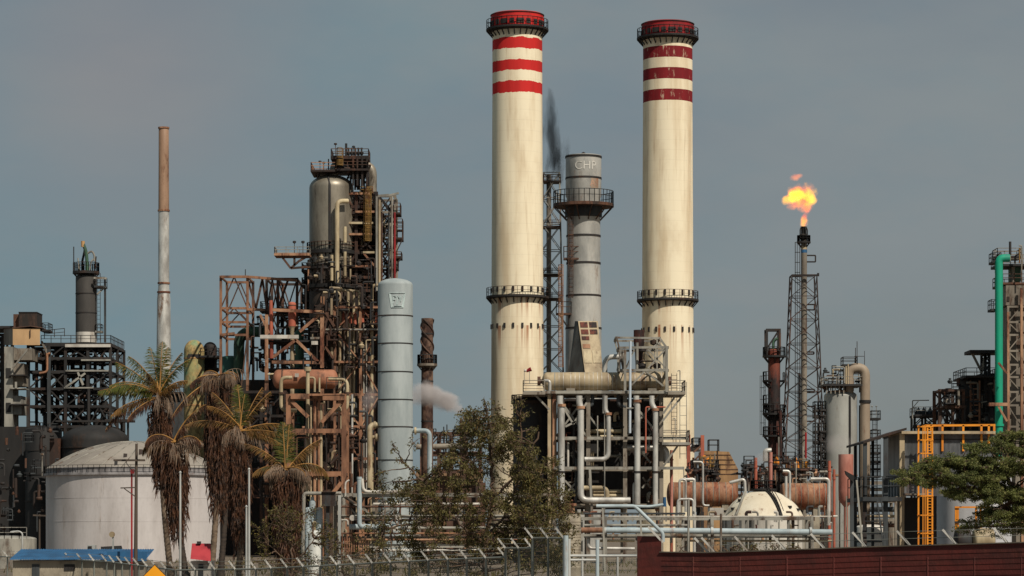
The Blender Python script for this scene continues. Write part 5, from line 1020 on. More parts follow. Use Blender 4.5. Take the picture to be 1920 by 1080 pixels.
stem_list(t, ml([(2.4,[(1894,478),(1894,453)],'dark'),(1.4,[(1909,495,-1),(1909,466,-1)],'yellow'),(1.4,[(1913,530,-1),(1913,462,-1),(1908,462,-1)],'pale'),(1.6,[(1903,494),(1903,480),(1911,476)],'dark'),(3,[(1905,529,2),(1905,496,2)],'tower_sheet')]), None, Y)
t = thing('teal_pipe', 'bright teal-green overhead pipe with elbow at the right edge', 'pipe', 1873, Y-2)
mb = MB(); mb.pipe([P(1893,484,Y-2),P(1873,484,Y-2),P(1873,530,Y-2),P(1873,1042,Y-2)], L(7.4,Y), L(17,Y), 24); build('pipe', mb, M['teal'], t)
mb = MB(); mb.tube([P(1867.5,512,Y-1),P(1867.5,493,Y-1)], L(2.4,Y), 10); build('bypass_pipe', mb, M['teal'], t)
deck(t, X(1856,Y), X(1873,Y), Y-2, Y+1, Z(492,Y), M['dark'], M['slate'], h=1.1); deck(t, X(1854,Y), X(1866,Y), Y-2, Y+1, Z(581,Y), M['dark'], M['slate'], h=1.2)
boxpart(t, 'support', 1855, 1889, 755, 761, Y-4.2, 1, M['rust_pale'])
mb = MB(); mb.lathe(P(1873,797,Y-2), [(.3,-.15),(L(9.5,Y),-.15),(L(9.5,Y),.15),(.3,.15)], 20); build('flange', mb, M['teal'], t)
for a, b in (((1872,680),(1888,700)),((1872,762),(1888,790))): mb = MB(); mb.bar(P(*a,Y-4), P(*b,Y-4), .26); build('brace', mb, M['rust_pale'], t)
Y = 384
t = thing('dark_furnace', 'squat blackened furnace with orange ladder between the cage platform and teal pipe', 'furnace', 1840, Y)
cx = X(1842,Y); mb = MB(); mb.lathe((cx,Y+4,0), [(L(46,Y),0),(L(46,Y),Z(800,Y)),(L(36,Y),Z(760,Y)),(L(36,Y),Z(706,Y)),(L(30,Y),Z(702,Y)),(.1,Z(702,Y))], 28); build('shell', mb, M['black'], t)
boxpart(t, 'casing', 1840, 1890, 700, 1042, Y+2, 6, M['black'])
frame(t, [1847,1855], [664,680,700,730,760,800], Y-1, 3, .3, M['dark'], rows=2, braces=[(0,j,'x') for j in range(5)])
ladder(t, P(1828,795,Y-2.2), P(1828,714,Y-2.2), M['orange_rust'], 1.2, False, t=.22, rung=.7)
frame(t, [1762,1786,1806], [732,763,797], Y-3, 5, .4, M['brown'], rows=2, braces=[(0,0,'x'),(1,0,'\\'),(0,1,'^'),(1,1,'x')], brm=M['dark'])
boxpart(t, 'girder', 1760, 1808, 730, 734, Y-3.6, .4, M['brown']); boxpart(t, 'girder', 1758, 1812, 760, 765, Y-3.6, .4, M['brown'])
boxpart(t, 'canopy', 1819, 1889, 656, 662, Y-2, 5, M['dark'])
for a, b in (((1823,663),(1840,696)),((1840,700),(1848,664))): mb = MB(); mb.bar(P(*a,Y-1), P(*b,Y-1), .3); build('brace', mb, M['tower_sheet'], t)
deck(t, X(1804,Y), X(1866,Y), Y-3, Y+8, Z(706,Y), M['dark'], M['slate'], h=1.0)
stem_list(t, ml([(3.6,[(1797,724),(1797,709)],'brown'),(1.6,[(1797,724),(1808,724)],'dark'),(1.6,[(1797,711),(1808,713)],'dark'),(.6,[(1807,708),(1807,694)],'dark'),(1,[(1835,756,-2),(1846,754,-2)],'pale')]), None, Y)
clutter(t, 1765, 1890, 710, 800, Y-4, 4, 50, ['dark','brown','slate','dbrown','tower_sheet'], 66, .06, .2, 8, 12, 'slate')
t = thing('skyline_deck', 'low railed deck with pumps and a thin gallows pole left of the dark furnace', 'structure', 1740, 388)
deck(t, X(1713,388), X(1768,388), 386, 392, Z(778,388), M['dark'], M['pale'], h=1.0)
frame(t, [1715,1735,1760], [780,800], 388, 3, .3, M['dark'], rows=2, braces=[(0,0,'/'),(1,0,'x')])
mb = MB(); mb.pipe([P(1711,800,386),P(1711,751,386),P(1742,750.5,386)], .08, .1, 6); mb.bar(P(1712,764,386), P(1722,752,386), .1); build('gallows_pole', mb, M['pale'], t)
for x in (1722,1732,1744,1753): mb = MB(); mb.lathe(P(x,776,389), [(.02,-.3),(.5,-.3),(.5,.3),(.25,.5),(.02,1.0)], 10); build('pump', mb, M['slate'], t)
boxpart(t, 'casing', 1728, 1800, 795, 1042, 392, 5, M['dbrown'])
# far dark fill behind the low pipes
t = thing('far_pipe_gallery', 'dim distant pipe gallery along the ground behind the rusty drums', 'structure', 1420, 470)
frame(t, [1260,1320,1380,1440,1500,1560,1620,1680], [905,940,975], 470, 6, .5, M['tower_sheet'], rows=2, braces=[(1,0,'x'),(3,1,'x'),(5,0,'x')])
stem_list(t, ml([(3,[(1250,918),(1700,918)],'pale'),(4,[(1250,930,1),(1700,930,1)],'tower_sheet'),(5,[(1250,955,1),(1700,955,1)],'slate'),(3,[(1250,968),(1700,968)],'beige'),(4,[(1250,985,1),(1700,985,1)],'brown')]), None, 471)
boxpart(t, 'wall', 1245, 1700, 975, 1035, 477, 1, M['tower_sheet'])
# ================================================================ low pipe racks in front
Y = 255
t = thing('pipe_rack', 'cluttered grey pipe rack behind the leafy tree, right of the white vessel', 'pipe rack', 800, Y)
frame(t, [628,637,700,782,862,950,1040], [927,968,1008], Y, 6, .3, M['tower_sheet'], rows=2, bw=.22, braces=[(1,0,'\\'),(2,0,'/'),(2,1,'\\')], brm=M['pale'])
boxpart(t, 'girder', 638, 1040, 925, 932, Y-.5, .2, M['pale']); boxpart(t, 'girder', 640, 1000, 1020, 1027, Y-.5, .2, M['pale'])
for x in (637,): mb = MB(); mb.bar((X(x,Y),Y-.7,0), P(x,927,Y-.7), .26); build('column', mb, M['galv'], t)
mb = MB(); mb.bar(P(642,937,Y-.7), P(700,1000,Y-.7), .14); build('brace', mb, M['pale'], t)
stem_list(t, ml([(2.6,[(674,895),(680,922),(760,922)],'white'),(2.5,[(700,945),(900,945)],'white'),(1.8,[(640,967),(1000,967)],'pale'),(5.5,[(655,988),(760,988)],'bluegrey'),(3,[(760,990),(1030,990)],'pale'),(1.6,[(640,1000),(960,1000)],'orange_rust'),(2,[(640,950),(1000,950)],'brown'),(2.2,[(660,975),(1000,975)],'dbrown'),(2,[(640,1012),(1000,1012)],'rust_pale'),(2.4,[(700,1032),(900,1032)],'white'),(1.6,[(647,917),(648,904),(655,900)],'white'),(1.1,[(648,930),(648,905)],'white')]), None, Y-.8)
for k in range(12): 
    mb = MB(); x = 642+k*4.4; mb.bar(P(x,1035,Y-1), P(x,1000+(k*7)%13,Y-1), .09); build('small_line', mb, M['rust_pale'], t)
for x, y in ((661,971),(747,970),(719,940),(741,990)): mb = MB(); mb.lathe(P(x,y,Y-1.4), [(.02,-.2),(.26,-.2),(.26,.2),(.02,.2)], 12, 'y'); build('valve', mb, M['white'], t)
rr = random.Random(31)
for k in range(36):
    x = rr.uniform(640,1000); y = rr.choice([935,950,960,975,995,1010,1020]); yy = Y+rr.uniform(0,6); mb = MB()
    mb.pipe([P(x,y+rr.uniform(8,30),yy),P(x,y,yy),P(x+rr.uniform(-25,25),y,yy)], rr.uniform(.05,.16), n=8); build('pipe', mb, M[rr.choice(['dbrown','brown','beige','slate','pale','white','rust_pale'])], t)
t = thing('standing_pipe', 'blue-grey standing pipe with side elbow at the left end of the rack', 'pipe', 674, Y-2)
mb = MB(); mb.pipe([P(674,896,Y-2),P(674,988,Y-2),P(705,988,Y-2)], L(4.6,Y), L(9,Y), 14); mb.tube([P(674,899,Y-2),P(674,894,Y-2)], L(5,Y), 14); build('pipe', mb, M['bluegrey'], t)
mb = MB(); mb.pipe([P(679,898,Y-2),P(681,922,Y-2.2),P(765,922,Y-2.2)], L(3,Y), L(10,Y), 12); build('branch_pipe', mb, M['white'], t)
t = thing('switch_box', 'dark grey electrical box on the pale rack left of the standing pipe', 'box', 616, Y-3)
boxpart(t, 'cabinet', 603, 628, 923, 949, Y-3, 1.2, M['slate']); boxpart(t, 'hood', 602, 629, 921.6, 923, Y-3.2, 1.6, M['dark']); mb = MB(); mb.bar((X(615,Y),Y-2.4,0), P(615,949,Y-2.4), .3); build('post', mb, M['slate'], t)
t = thing('goalpost_frame', 'pale pipe goalpost frame left of the dark electrical box', 'frame', 585, Y-2); mb = MB(); mb.pipe([(X(570,Y),Y-2,0),P(570,925,Y-2),P(640,925,Y-2)], .17, .3, 10); build('frame', mb, M['pale'], t)
for k, (x, lb) in enumerate(((578,'leftmost of the grey filter canisters under the goalpost frame'),(588,'middle of the grey filter canisters, with the taller neck'),(599,'rightmost of the grey filter canisters under the goalpost frame'))):
    t = thing('filter_canister', lb, 'canister', x, Y-1.5, 0, 'grey filter canisters'); vessel(t, x-6, x+6, 951, None, Y-1.5, M['bluegrey'], 4)
    if k == 1: mb = MB(); mb.lathe((X(588,Y),Y-1.5,0), [(L(6,Y),Z(951,Y)-.2),(L(6,Y),Z(940,Y)),(L(3,Y),Z(938,Y)),(L(3,Y),Z(932,Y)),(.05,Z(932,Y))], 14); build('neck', mb, M['bluegrey'], t)
Y = 215
t = thing('white_vessel', 'small white upright vessel with narrow neck just behind the wire fence', 'vessel', 589.5, Y)
cx, r, o = vessel(t, 577, 602, 994, None, Y, mat('flaking_white', (206,206,200), (184,186,182), sc=1.2, rust=.15, rcol=(110,104,88), rsc=1.5), 5)
mb = MB(); mb.lathe((cx,Y,0), [(L(3.4,Y),Z(995,Y)-.1),(L(3.4,Y),Z(984,Y)),(L(4,Y),Z(984,Y)),(L(4,Y),Z(979,Y)),(.05,Z(977,Y))], 14); build('neck', mb, M['cream_pipe'], t)
# right rack
Y = 242
t = thing('low_rack', 'long low pipe rack on short posts in front of the rust-spotted dome', 'pipe rack', 1330, Y)
frame(t, [1090,1135,1200,1286,1335,1407,1487,1522], [972,1004], Y, 4, .24, M['pale'], rows=2, bw=.2)
for (x0,x1,y,h,mm) in ((1090,1500,973,5,'pale'),(1140,1560,968,2,'white'),(1095,1560,1007,3,'pale')): boxpart(t, 'girder', x0, x1, y-h/2, y+h/2, Y-.6, .2, M[mm])
for (x,) in ((1135,),(1335,),(1522,)): mb = MB(); mb.bar((X(x,Y),Y-.9,0), P(x,968,Y-.9), .26); build('column', mb, M['pale'], t)
stem_list(t, ml([(2.6,[(1095,985),(1290,985)],'pale'),(2,[(1090,963),(1285,963)],'slate'),(2.6,[(1125,1014),(1190,1014)],'cream_pipe'),(3.2,[(1103,1010),(1103,1028),(1190,1029)],'silver'),(2,[(1290,1014),(1560,1014)],'beige')]), None, Y-.5)
for k in range(14): mb = MB(); x = 1150+k*9; mb.bar(P(x,978,Y+1), P(x,962,Y+1), .14); build('small_line', mb, M['pale' if k % 3 else 'dark'], t)
rr = random.Random(77)
for k in range(40):
    x = rr.uniform(1095,1560); y = rr.choice([950,960,968,985,995]); yy = Y+rr.uniform(1,10); mb = MB()
    mb.pipe([P(x,y+rr.uniform(6,26),yy),P(x,y,yy),P(x+rr.uniform(-14,14),y,yy)], rr.uniform(.05,.14), n=8); build('pipe', mb, M[rr.choice(['brown','beige','slate','pale','white','rust_pale','rustred'])], t)
t = thing('water_main', 'long thick blue-grey pipe with a rusted left end along the low rack', 'pipe', 1330, Y-1.2)
mb = MB(); mb.tube([P(1134,994,Y-1.2),P(1560,998,Y-1.2)], L(5.6,Y), 18); build('pipe', mb, M['bluegrey'], t)
mb = MB(); mb.tube([P(1090,994,Y-1.2),P(1133.8,994,Y-1.2)], L(5.2,Y), 18); build('rusted_end', mb, M['orange_rust'], t)
for x in (1134,1335,1520): mb = MB(); mb.lathe(P(x,995.5,Y-1.2), [(.1,-.1),(L(7.4,Y),-.1),(L(7.4,Y),.1),(.1,.1)], 18, 'x'); build('clamp', mb, M['galv'], t)
t = thing('crooked_pipe', 'pale blue-grey pipe stepping down to the right above the maroon wall end', 'pipe', 1180, Y-6)
mb = MB(); mb.pipe([P(1118,949,Y-6),P(1190,949,Y-6),P(1243,1000,Y-6),P(1243,1016,Y-6)], L(3.4,Y), L(5,Y), 12); build('pipe', mb, M['bluegrey'], t)
mb = MB(); mb.pipe([P(1190,949,Y-6),P(1218,950,Y-6),P(1244,946,Y-6)], L(2.6,Y), None, 12); build('branch_pipe', mb, M['bluegrey'], t)
mb = MB(); mb.tube([P(1246,950,Y-6),P(1246,932,Y-6)], [L(3.4,Y),L(2.8,Y)], 12); build('blue_valve', mb, M['bluesheet'], t)
mb = MB(); mb.bar((X(1130,Y),Y-6,0), P(1130,949,Y-6), .15); mb2 = MB(); mb2.bar((X(1200,Y),Y-6,0), P(1200,957,Y-6), .15); build('prop', mb, M['pale'], t); build('prop', mb2, M['pale'], t)
lp = [('tall silver pipe loop in front of the left rusty drum', [(1302,1040),(1302,899,0),(1296,899),(1280,899)], 3.0, 290), ('inner silver pipe loop just right of the pink riser', [(1274,960),(1274,899),(1286,899),(1286,960)], 2.2, 288), ('square white pipe arch above the low rack', [(1271,1000),(1271,936),(1300,936),(1300,972),(1480,972)], 2.4, 246),
      ('tan-topped silver pipe hook left of the dome', [(1368,905),(1396,898),(1398,940)], 3.0, 284), ('silver pipe hook nearest the right side of the dome', [(1468,883),(1481,883),(1481,940)], 2.4, 284), ('silver pipe hook at the right end of the rusty drum', [(1520,898),(1554,898),(1554,985)], 3.2, 284), ('thin silver pipe hook in front of the upper left drum', [(1300,866),(1318,866),(1318,948),(1330,948)], 2.0, 292), ('short silver pipe post before the right rusty drum', [(1474,985),(1474,893)], 2.6, 284)]
for lb, pts, rp, yy in lp:
    t = tag(build('pipe_loop', (lambda mb: (mb.pipe([P(p[0],p[1],yy) for p in pts], L(rp,yy), L(7,yy), 12), mb)[1])(MB()), M['silver']), lb, 'pipe', 'thin silver pipe loops')
t = thing('concrete_pillar', 'round ribbed concrete pillar behind the fence corner', 'pillar', 1068, 205)
cx = X(1068,205); r = L(21,205); pr = [(r,0)]
for k in range(16): z = Z(1066,205)+k*.22; pr += [(r,z),(r*1.015,z+.02),(r*1.015,z+.16),(r,z+.18)]
ztop = Z(962,205); pr = [p for p in pr if p[1] < ztop]+[(r,ztop),(r*.75,ztop),(.05,ztop)]
mb = MB(); mb.lathe((cx,205,0), pr, 32); build('pillar', mb, M['concrete'], t)
mb = MB(); mb.lathe((cx,205,0), [(.05,ztop),(L(10,205),ztop),(L(9,205),ztop+.5),(L(13,205),ztop+.52),(L(13,205),ztop+.7),(.05,ztop+.72)], 18); build('cap', mb, M['rust_pale'], t)
# ================================================================ shed with orange cage ladder
Y = 196
t = thing('corrugated_shed', 'raised corrugated shed with sloping roof on posts behind the acacia', 'shed', 1700, Y)
mb = MB(); x0, x1 = X(1689,Y), X(1869,Y); n = 150; pts = []
for k in range(n+1): pts.append((x0+(x1-x0)*k/n, Y+.25+(.06 if k % 2 else 0)))
zb, zt = Z(930,Y), Z(814,Y)
mb.add([(x,y,zb) for x,y in pts]+[(x,y,zt) for x,y in pts]+[(x0,Y+9,zb),(x0,Y+9,zt)], [(k,k+1,n+2+k,n+1+k) for k in range(n)]+[(0,n+1,2*n+3,2*n+2)]); build('wall', mb, M['sheet'], t, sharp=0)
mb = MB(); mb.hexa([P(1619,832,Y),P(1700,806,Y),P(1700,806,Y)+Vector((0,10,0)),P(1619,832,Y)+Vector((0,10,0))],[p+Vector((0,0,.16)) for p in (P(1619,832,Y),P(1700,806,Y),P(1700,806,Y)+Vector((0,10,0)),P(1619,832,Y)+Vector((0,10,0)))]); build('roof', mb, M['dbrown'], t, sharp=0)
mb = MB(); mb.box(X(1690,Y),X(1866,Y),Y-.2,Y+10,Z(813.5,Y),Z(808.5,Y)); build('fascia', mb, M['beige'], t)
for x, w, mm, top in ((1622,.26,'slate',830),(1661,.30,'slate',818),(1691,.34,'beige',812)): mb = MB(); mb.bar((X(x,Y),Y+.3,0), P(x,top,Y+.3), w); build('post', mb, M[mm], t)
for x, top in ((1630,828),(1664,818)): mb = MB(); mb.bar((X(x,Y),Y+8,0), P(x,top,Y)+Vector((0,8,0)), .2); build('post', mb, M['slate'], t)
deck(t, X(1617,Y), X(1690,Y), Y-.4, Y+9, Z(932,Y), M['slate'], M['slate'], h=1.4, w=.06)
boxpart(t, 'undercroft_shade', 1693, 1738, 933, 1060, Y+5, 3, M['black']); boxpart(t, 'sill', 1693, 1735, 925, 928, Y+.05, .15, M['pale'])  # black box standing in for the shade under the shed
boxpart(t, 'side_rail', 1694, 1732, 898, 900, Y+.05, .15, M['pale'])
boxpart(t, 'meter', 1680, 1690, 905, 930, Y+3, .8, M['dark'])
mb = MB()
for s in (0, .9):
    a, b = P(1601,1060,Y-2.5)+Vector((0,s,0)), P(1640,936,Y-1)+Vector((0,s,0))
for a, b in (((1652,935),(1668,1050)),((1644,935),(1660,1050))): mb.bar(P(*a,Y-.8), P(*b,Y-.8), .1)
for k in range(9): q = k/9; mb.bar(P(1652+16*q,940+110*q,Y-.8), P(1644+16*q,940+110*q,Y-.8), .08)
build('stair', mb, M['slate'], t)
for k in range(6): y = 965+k*12; mb = MB(); mb.bar(P(1622,y,Y-.7), P(1650,y,Y-.7), .06); build('step', mb, M['slate'], t)
t = thing('cage_ladder', 'tall orange-yellow caged ladder on the shed corner', 'ladder', 1736, Y-1)
q = Y-1.2
for x, w in ((1722,.11),(1727,.06),(1731,.06),(1739,.11),(1748,.11)): mb = MB(); mb.bar(P(x,1068,q)+Vector((0,-.9 if 1725 < x < 1735 else 0,0)), P(x,798,q)+Vector((0,-.9 if 1725 < x < 1735 else 0,0)), w); build('stile', mb, M['cage'], t)
for y in (800,825,850,890,930,966,1000): mb = MB(); mb.bar(P(1720,y,q-.05), P(1750,y,q-.05), .08); mb.bar(P(1722,y,q),P(1727,y,q-.9),.07); build('hoop', mb, M['cage'], t)
for k in range(44): mb = MB(); y = 800+k*5.6; mb.bar(P(1740,y,q), P(1747,y,q), .045); build('rung', mb, M['cage'], t)
t = thing('roof_guardrail', 'orange-yellow guard rail along the shed roof', 'railing', 1800, Y)
for x in (1734,1746,1767,1806,1840,1854,1864): mb = MB(); mb.bar(P(x,846,Y+.2 if x < 1860 else Y+1), P(x,797,Y+.2 if x < 1860 else Y+1), .14); build('post', mb, M['cage'], t)
mb = MB(); mb.bar(P(1734,798,Y+.2), P(1866,797,Y+.2), .14); build('top_rail', mb, M['cage'], t); mb = MB(); mb.bar(P(1734,824,Y+.3), P(1866,824,Y+.3), .09); build('mid_rail', mb, M['dark'], t)
tag(build('roof_pipe', (lambda mb: (mb.pipe([P(1796,846,Y+1),P(1796,815,Y+1),P(1800,800,Y+1)], L(4,Y), L(5,Y), 12), mb)[1])(MB()), M['black']), 'black bent roof pipe behind the orange guard rail', 'pipe')
t = thing('white_tank', 'white upright tank half hidden behind the acacia and the orange ladder', 'tank', 1806, 206)
vessel(t, 1757, 1896, 858, None, 211, mat('grey_white_tank', (190,190,192), (170,170,174), sc=.4, rust=.05), 6)
for x in (1792,1796,1830,1839): mb = MB(); mb.bar((X(x,200),200,0), P(x,950,200), .13); build('rail_post', mb, M['cage'], t)
for y in (951,979): mb = MB(); mb.bar(P(1790,y,199.9), P(1858,y,199.9), .12); build('rail', mb, M['cage'] if y == 951 else M['dark'], t)
for lb, x0, x1, mm in (('small grey end-on drum under the acacia crown','1788','1822','slate'),('pale lagged end-on drum under the right of the acacia','1822','1866','cream_pipe')):
    t = thing('lying_drum', lb, 'drum', int(x0), 170, 0, 'drums under the acacia'); hdrum(t, int(x0), int(x1), 990, 1034, 170, M[mm], headpx=8); boxpart(t, 'saddle', int(x0)+10, int(x1)-10, 1030, 1099, 169.6, .8, M['concrete'])
t = thing('shed_vessel', 'white vessel low behind the stair of the corrugated shed', 'vessel', 1630, 212); vessel(t, 1604, 1658, 983, None, 212, M['white'], 6, (1000,1015), M['slate'])
t = thing('flood_lamp_mast', 'thin leaning mast with a dark floodlight left of the shed', 'lamp', 1598, 165)
mb = MB(); mb.bar(P(1598,1102,165), P(1597,900,165), .2); build('mast', mb, M['slate'], t); mb = MB(); mb.bar(P(1624,1100,165), P(1606,900,165), .1); build('stay', mb, M['pale'], t)
mb = MB(); a = P(1585,886,164.6); b = P(1602,896,164.6); mb.hexa([a+Vector((0,0,.1)), b+Vector((0,0,.12)), b+Vector((0,.5,.12)), a+Vector((0,.5,.1))],[a+Vector((.05,0,-.12)), b+Vector((-.05,0,-.28)), b+Vector((-.05,.4,-.28)), a+Vector((.05,.4,-.12))]); build('lamp_head', mb, M['black'], t, sharp=0)
t = thing('shed_floodlight', 'square dark floodlight on the shed post beside the acacia tips', 'lamp', 1676, Y, Z(890,Y))
mb = MB(); mb.hexa([P(1669,880,Y-.8),P(1684,880,Y-.8),P(1684,880,Y-.3),P(1669,880,Y-.3)],[P(1672,891,Y-.8),P(1686,889,Y-.8),P(1686,889,Y-.4),P(1672,891,Y-.4)]); build('lamp_head', mb, M['black'], t, sharp=0); mb = MB(); mb.bar(P(1686,886,Y-.5), P(1690,888,Y+.2), .1); build('bracket', mb, M['dark'], t)
# ================================================================ roofs, poles, sign at lower left
Y = 178
t = thing('blue_roofed_building', 'low white building with blue corrugated roof before the white storage tank', 'building', 150, Y)
mb = MB(); n = 110; a = []; x0, x1 = X(18,Y), X(274,Y)
for k in range(n+1): x = x0+(x1-x0)*k/n; a.append((x, .05 if k % 2 else 0))
mb.add([(x, Y-.4, Z(1050,Y)+d) for x, d in a]+[(x, Y+4, Z(1031,Y)+d) for x, d in a], [(k,k+1,n+2+k,n+1+k) for k in range(n)]); build('roof', mb, M['bluesheet'], t, sharp=0)
boxpart(t, 'fascia', 200, 275, 1034, 1052, Y-.42, .1, M['bluesheet'])
boxpart(t, 'wall', 24, 272, 1051, 1095, Y, 4, M['concrete']); boxpart(t, 'door', 60, 74, 1058, 1095, Y-.05, .08, M['slate']); boxpart(t, 'window', 120, 140, 1058, 1070, Y-.05, .08, M['dark'])
t = thing('roof_unit', 'grey box unit on the blue roof ridge', 'unit', 170, Y+4.6); boxpart(t, 'casing', 163, 178, 1022, 1037, Y+4.6, .8, M['galv']); boxpart(t, 'grille', 165, 172, 1024, 1031, Y+4.55, .06, M['dark'])
t = thing('dark_van', 'dark rounded vehicle roof just showing over the blue roof', 'van', 212, 190)
mb = MB(); mb.hexa([P(188,1060,190),P(238,1060,190),P(238,1060,194),P(188,1060,194)],[P(189,1025,190.2),P(228,1023,190.2),P(228,1023,193.8),P(189,1025,193.8)]); build('body', mb, M['black'], t); 
for x in (196,228): mb = MB(); mb.lathe(P(x,1062,189.9), [(.02,0),(.4,0),(.4,.3),(.02,.3)], 16, 'y'); build('wheel', mb, M['black'], t)
boxpart(t, 'window', 196, 220, 1030, 1040, 189.95, .06, M['dark'])
t = thing('round_sign', 'round pale disc sign on a short post before the white tank', 'sign', 211, 186)
mb = MB(); mb.bar((X(212,186),186,0), P(212,1003,186), .1); build('post', mb, M['galv'], t); mb = MB(); mb.lathe(P(210,1002,185.9), [(.01,-.04),(.19,-.04),(.19,.04),(.01,.04)], 20, 'y'); build('disc', mb, M['cream_pipe'], t)
t = thing('utility_pole', 'tall dark utility pole with floodlight crossarm in front of the white tank', 'pole', 254, 172)
mb = MB(); mb.tube([P(254,1098,172),P(256,832,172)], [L(4,172),L(2.4,172)], 12); build('pole', mb, M['wood'], t)
mb = MB(); mb.bar(P(213,863,171.8), P(272,863,171.8), .12); build('crossarm', mb, M['wood'], t); mb = MB(); mb.bar(P(226,915,171.8), P(255,914,171.8), .07); mb.bar(P(233,916,171.8), P(255,932,171.8), .06); build('lower_arm', mb, M['wood'], t)
for x0, x1, y0, y1 in ((214,220,864,873),(231,238,850,858),(260,267,842,853)):
    mb = MB(); mb.hexa([P(x0,y1,171.5),P(x1,y1-1,171.5),P(x1,y1-1,171.9),P(x0,y1,171.9)],[P(x0+.6,y0,171.6),P(x1+.8,y0+.6,171.6),P(x1+.8,y0+.6,171.9),P(x0+.6,y0,171.9)]); build('floodlight', mb, M['dark'], t)
mb = MB(); mb.pipe([P(236,863,171.8),P(238,870,171.7),P(250,884,171.7),P(255,880,171.8)], .025, n=6); build('cable', mb, M['dark'], t)
t = thing('red_pole', 'thin red pole with a red box top beside the dark utility pole', 'pole', 247, 176)
mb = MB(); mb.bar((X(247,176),176,0), P(247,887,176), .1); build('pole', mb, M['red'], t); boxpart(t, 'alarm_box', 244.5, 251, 880, 888, 175.8, .3, M['red'])
t = thing('red_roofed_hut', 'small hut with red gable roof between the palm trunks', 'hut', 375, 200)
mb = MB(); mb.hexa([P(357,1048,199),P(395,1052,199),P(395,1052,203),P(357,1048,203)],[P(360,1019,201),P(395,1019,201),P(395,1019,202.9),P(360,1019,202.9)]); build('roof', mb, M['pinkred'], t, sharp=0)
boxpart(t, 'wall', 358, 394, 1052, 1084, 199.5, 3, M['white']); boxpart(t, 'vent', 369, 376, 1015, 1020, 200.6, .4, M['dark']); boxpart(t, 'door', 372, 381, 1058, 1084, 199.42, .1, M['slate'])
for lb, x, yt in (('thin white lamp post crossing the second palm trunk', 338, 886), ('thin white lamp post right of the taller green-topped palm', 467, 880), ('short pale post in the shrubs behind the leaning palms', 462, 950)):
    t = thing('lamp_post', lb, 'post', x, 150, 0, 'thin white lamp posts'); mb = MB(); mb.tube([(X(x,150),150,0),P(x,yt,150)], [.07,.05], 10); build('post', mb, M['galv'], t)
    mb = MB(); mb.tube([P(x,yt,150),P(x,yt-3,150)], [.08,.02], 10); build('cap', mb, M['galv'], t)
t = thing('warning_sign', 'yellow diamond road sign with black edge at the bottom left', 'sign', 290, 90)
c = P(290,1083,90); s = L(25,90)
for k, (nm, q, dy, mm) in enumerate((('border', s, 0, 'black'), ('face', s*.93, -.012, 'signyel'))):
    mb = MB(); mb.hexa([c+Vector((-q,dy,0)), c+Vector((0,dy,-q)), c+Vector((q,dy,0)), c+Vector((0,dy,q))],[c+Vector((-q,dy+.02,0)), c+Vector((0,dy+.02,-q)), c+Vector((q,dy+.02,0)), c+Vector((0,dy+.02,q))]); build(nm, mb, M[mm], t, sharp=0)
mb = MB(); mb.bar((c.x,c.y+.06,0), (c.x,c.y+.06,c.z+s*.7), .06); build('post', mb, M['galv'], t)
# ================================================================ wire fence
def meshmat():
    m, N, Lk, B = newmat('chain_link'); B.inputs['Base Color'].default_value = lin((120,124,116)); B.inputs['Metallic'].default_value = .3
    g = N.new('ShaderNodeTexCoord'); mp_ = N.new('ShaderNodeMapping'); mp_.inputs['Rotation'].default_value = (0, math.radians(45), 0); Lk.new(g.outputs['Object'], mp_.inputs['Vector'])
    sp = N.new('ShaderNodeSeparateXYZ'); Lk.new(mp_.outputs[0], sp.inputs[0]); fx = []
    for ax in ('X','Z'): fx.append(mth(N, Lk, 'LESS_THAN', mth(N, Lk, 'FRACT', mth(N, Lk, 'DIVIDE', sp.outputs[ax], .06)), .10))
    a = mth(N, Lk, 'MAXIMUM', fx[0], fx[1]); Lk.new(a, B.inputs['Alpha']); return m
M['mesh'] = meshmat()
def fence_run(name, label, pts, post_gap, arm=(-.33,0,.42), depth=None, w=.085):
    """pts: (x px, rail y px, Y) along the rail"""
    t = thing(name, label, 'fence', pts[0][0], pts[0][2]); W3 = [P(*p) for p in pts]; posts = []; acc = 0
    for a, b in zip(W3, W3[1:]):
        n = max(1, round((b-a).length/post_gap))
        for k in range(n): posts.append(a.lerp(b, k/n))
        mb = MB(); mb.tube([a, b], w*.5, 8); build('top_rail', mb, M['galv_dark'], t)
        mb = MB(); mb.quad((a.x,a.y,0),(b.x,b.y,0),(b.x,b.y,b.z),(a.x,a.y,a.z)); build('wire_mesh', mb, M['mesh'], t, sharp=0)
    posts.append(W3[-1])
    for p in posts:
        mb = MB(); mb.tube([(p.x,p.y,0),(p.x,p.y,p.z+.02)], w*.62, 10); build('post', mb, M['galv_dark'], t)
        mb = MB(); mb.bar((p.x,p.y,p.z), (p.x+arm[0],p.y+arm[1],p.z+arm[2]), w*1.1, w*.9); build('barb_arm', mb, M['arm'], t)
    for f in (.45,.95):
        mb = MB()
        pp = [p+Vector(arm)*f for p in posts]
        mb.tube(pp, .010, 4); build('barbed_wire', mb, M['galv_dark'], t)
    return t
M['galv_dark'] = mat('dull_galvanised', (134,136,128), (104,106,100), rough=.6, metal=.2)
fence_run('wire_fence', 'chain link fence with slanted white barb arms before the palms and leafy tree', [(330,1069,146),(480,1067,140),(600,1061,134),(840,1049,124),(948,1045,120)], 1.75)
fence_run('wire_fence', 'receding chain link fence with white barb arms in front of the blue roof', [(-10,1043,196),(90,1047,186),(200,1053,170),(330,1069,146.2)], 3.2)
fence_run('wire_fence', 'stepped end section of chain link fence rising to the gate post', [(948,1028,119.9),(998,1028,118)], 1.15)
fence_run('wire_fence', 'highest short fence section touching the gate post', [(999,1009,117.9),(1057,1009,116)], 1.25)
t = thing('steel_gate', 'grey steel gate with chain link between the fence corner and the maroon wall', 'gate', 1128, 114)
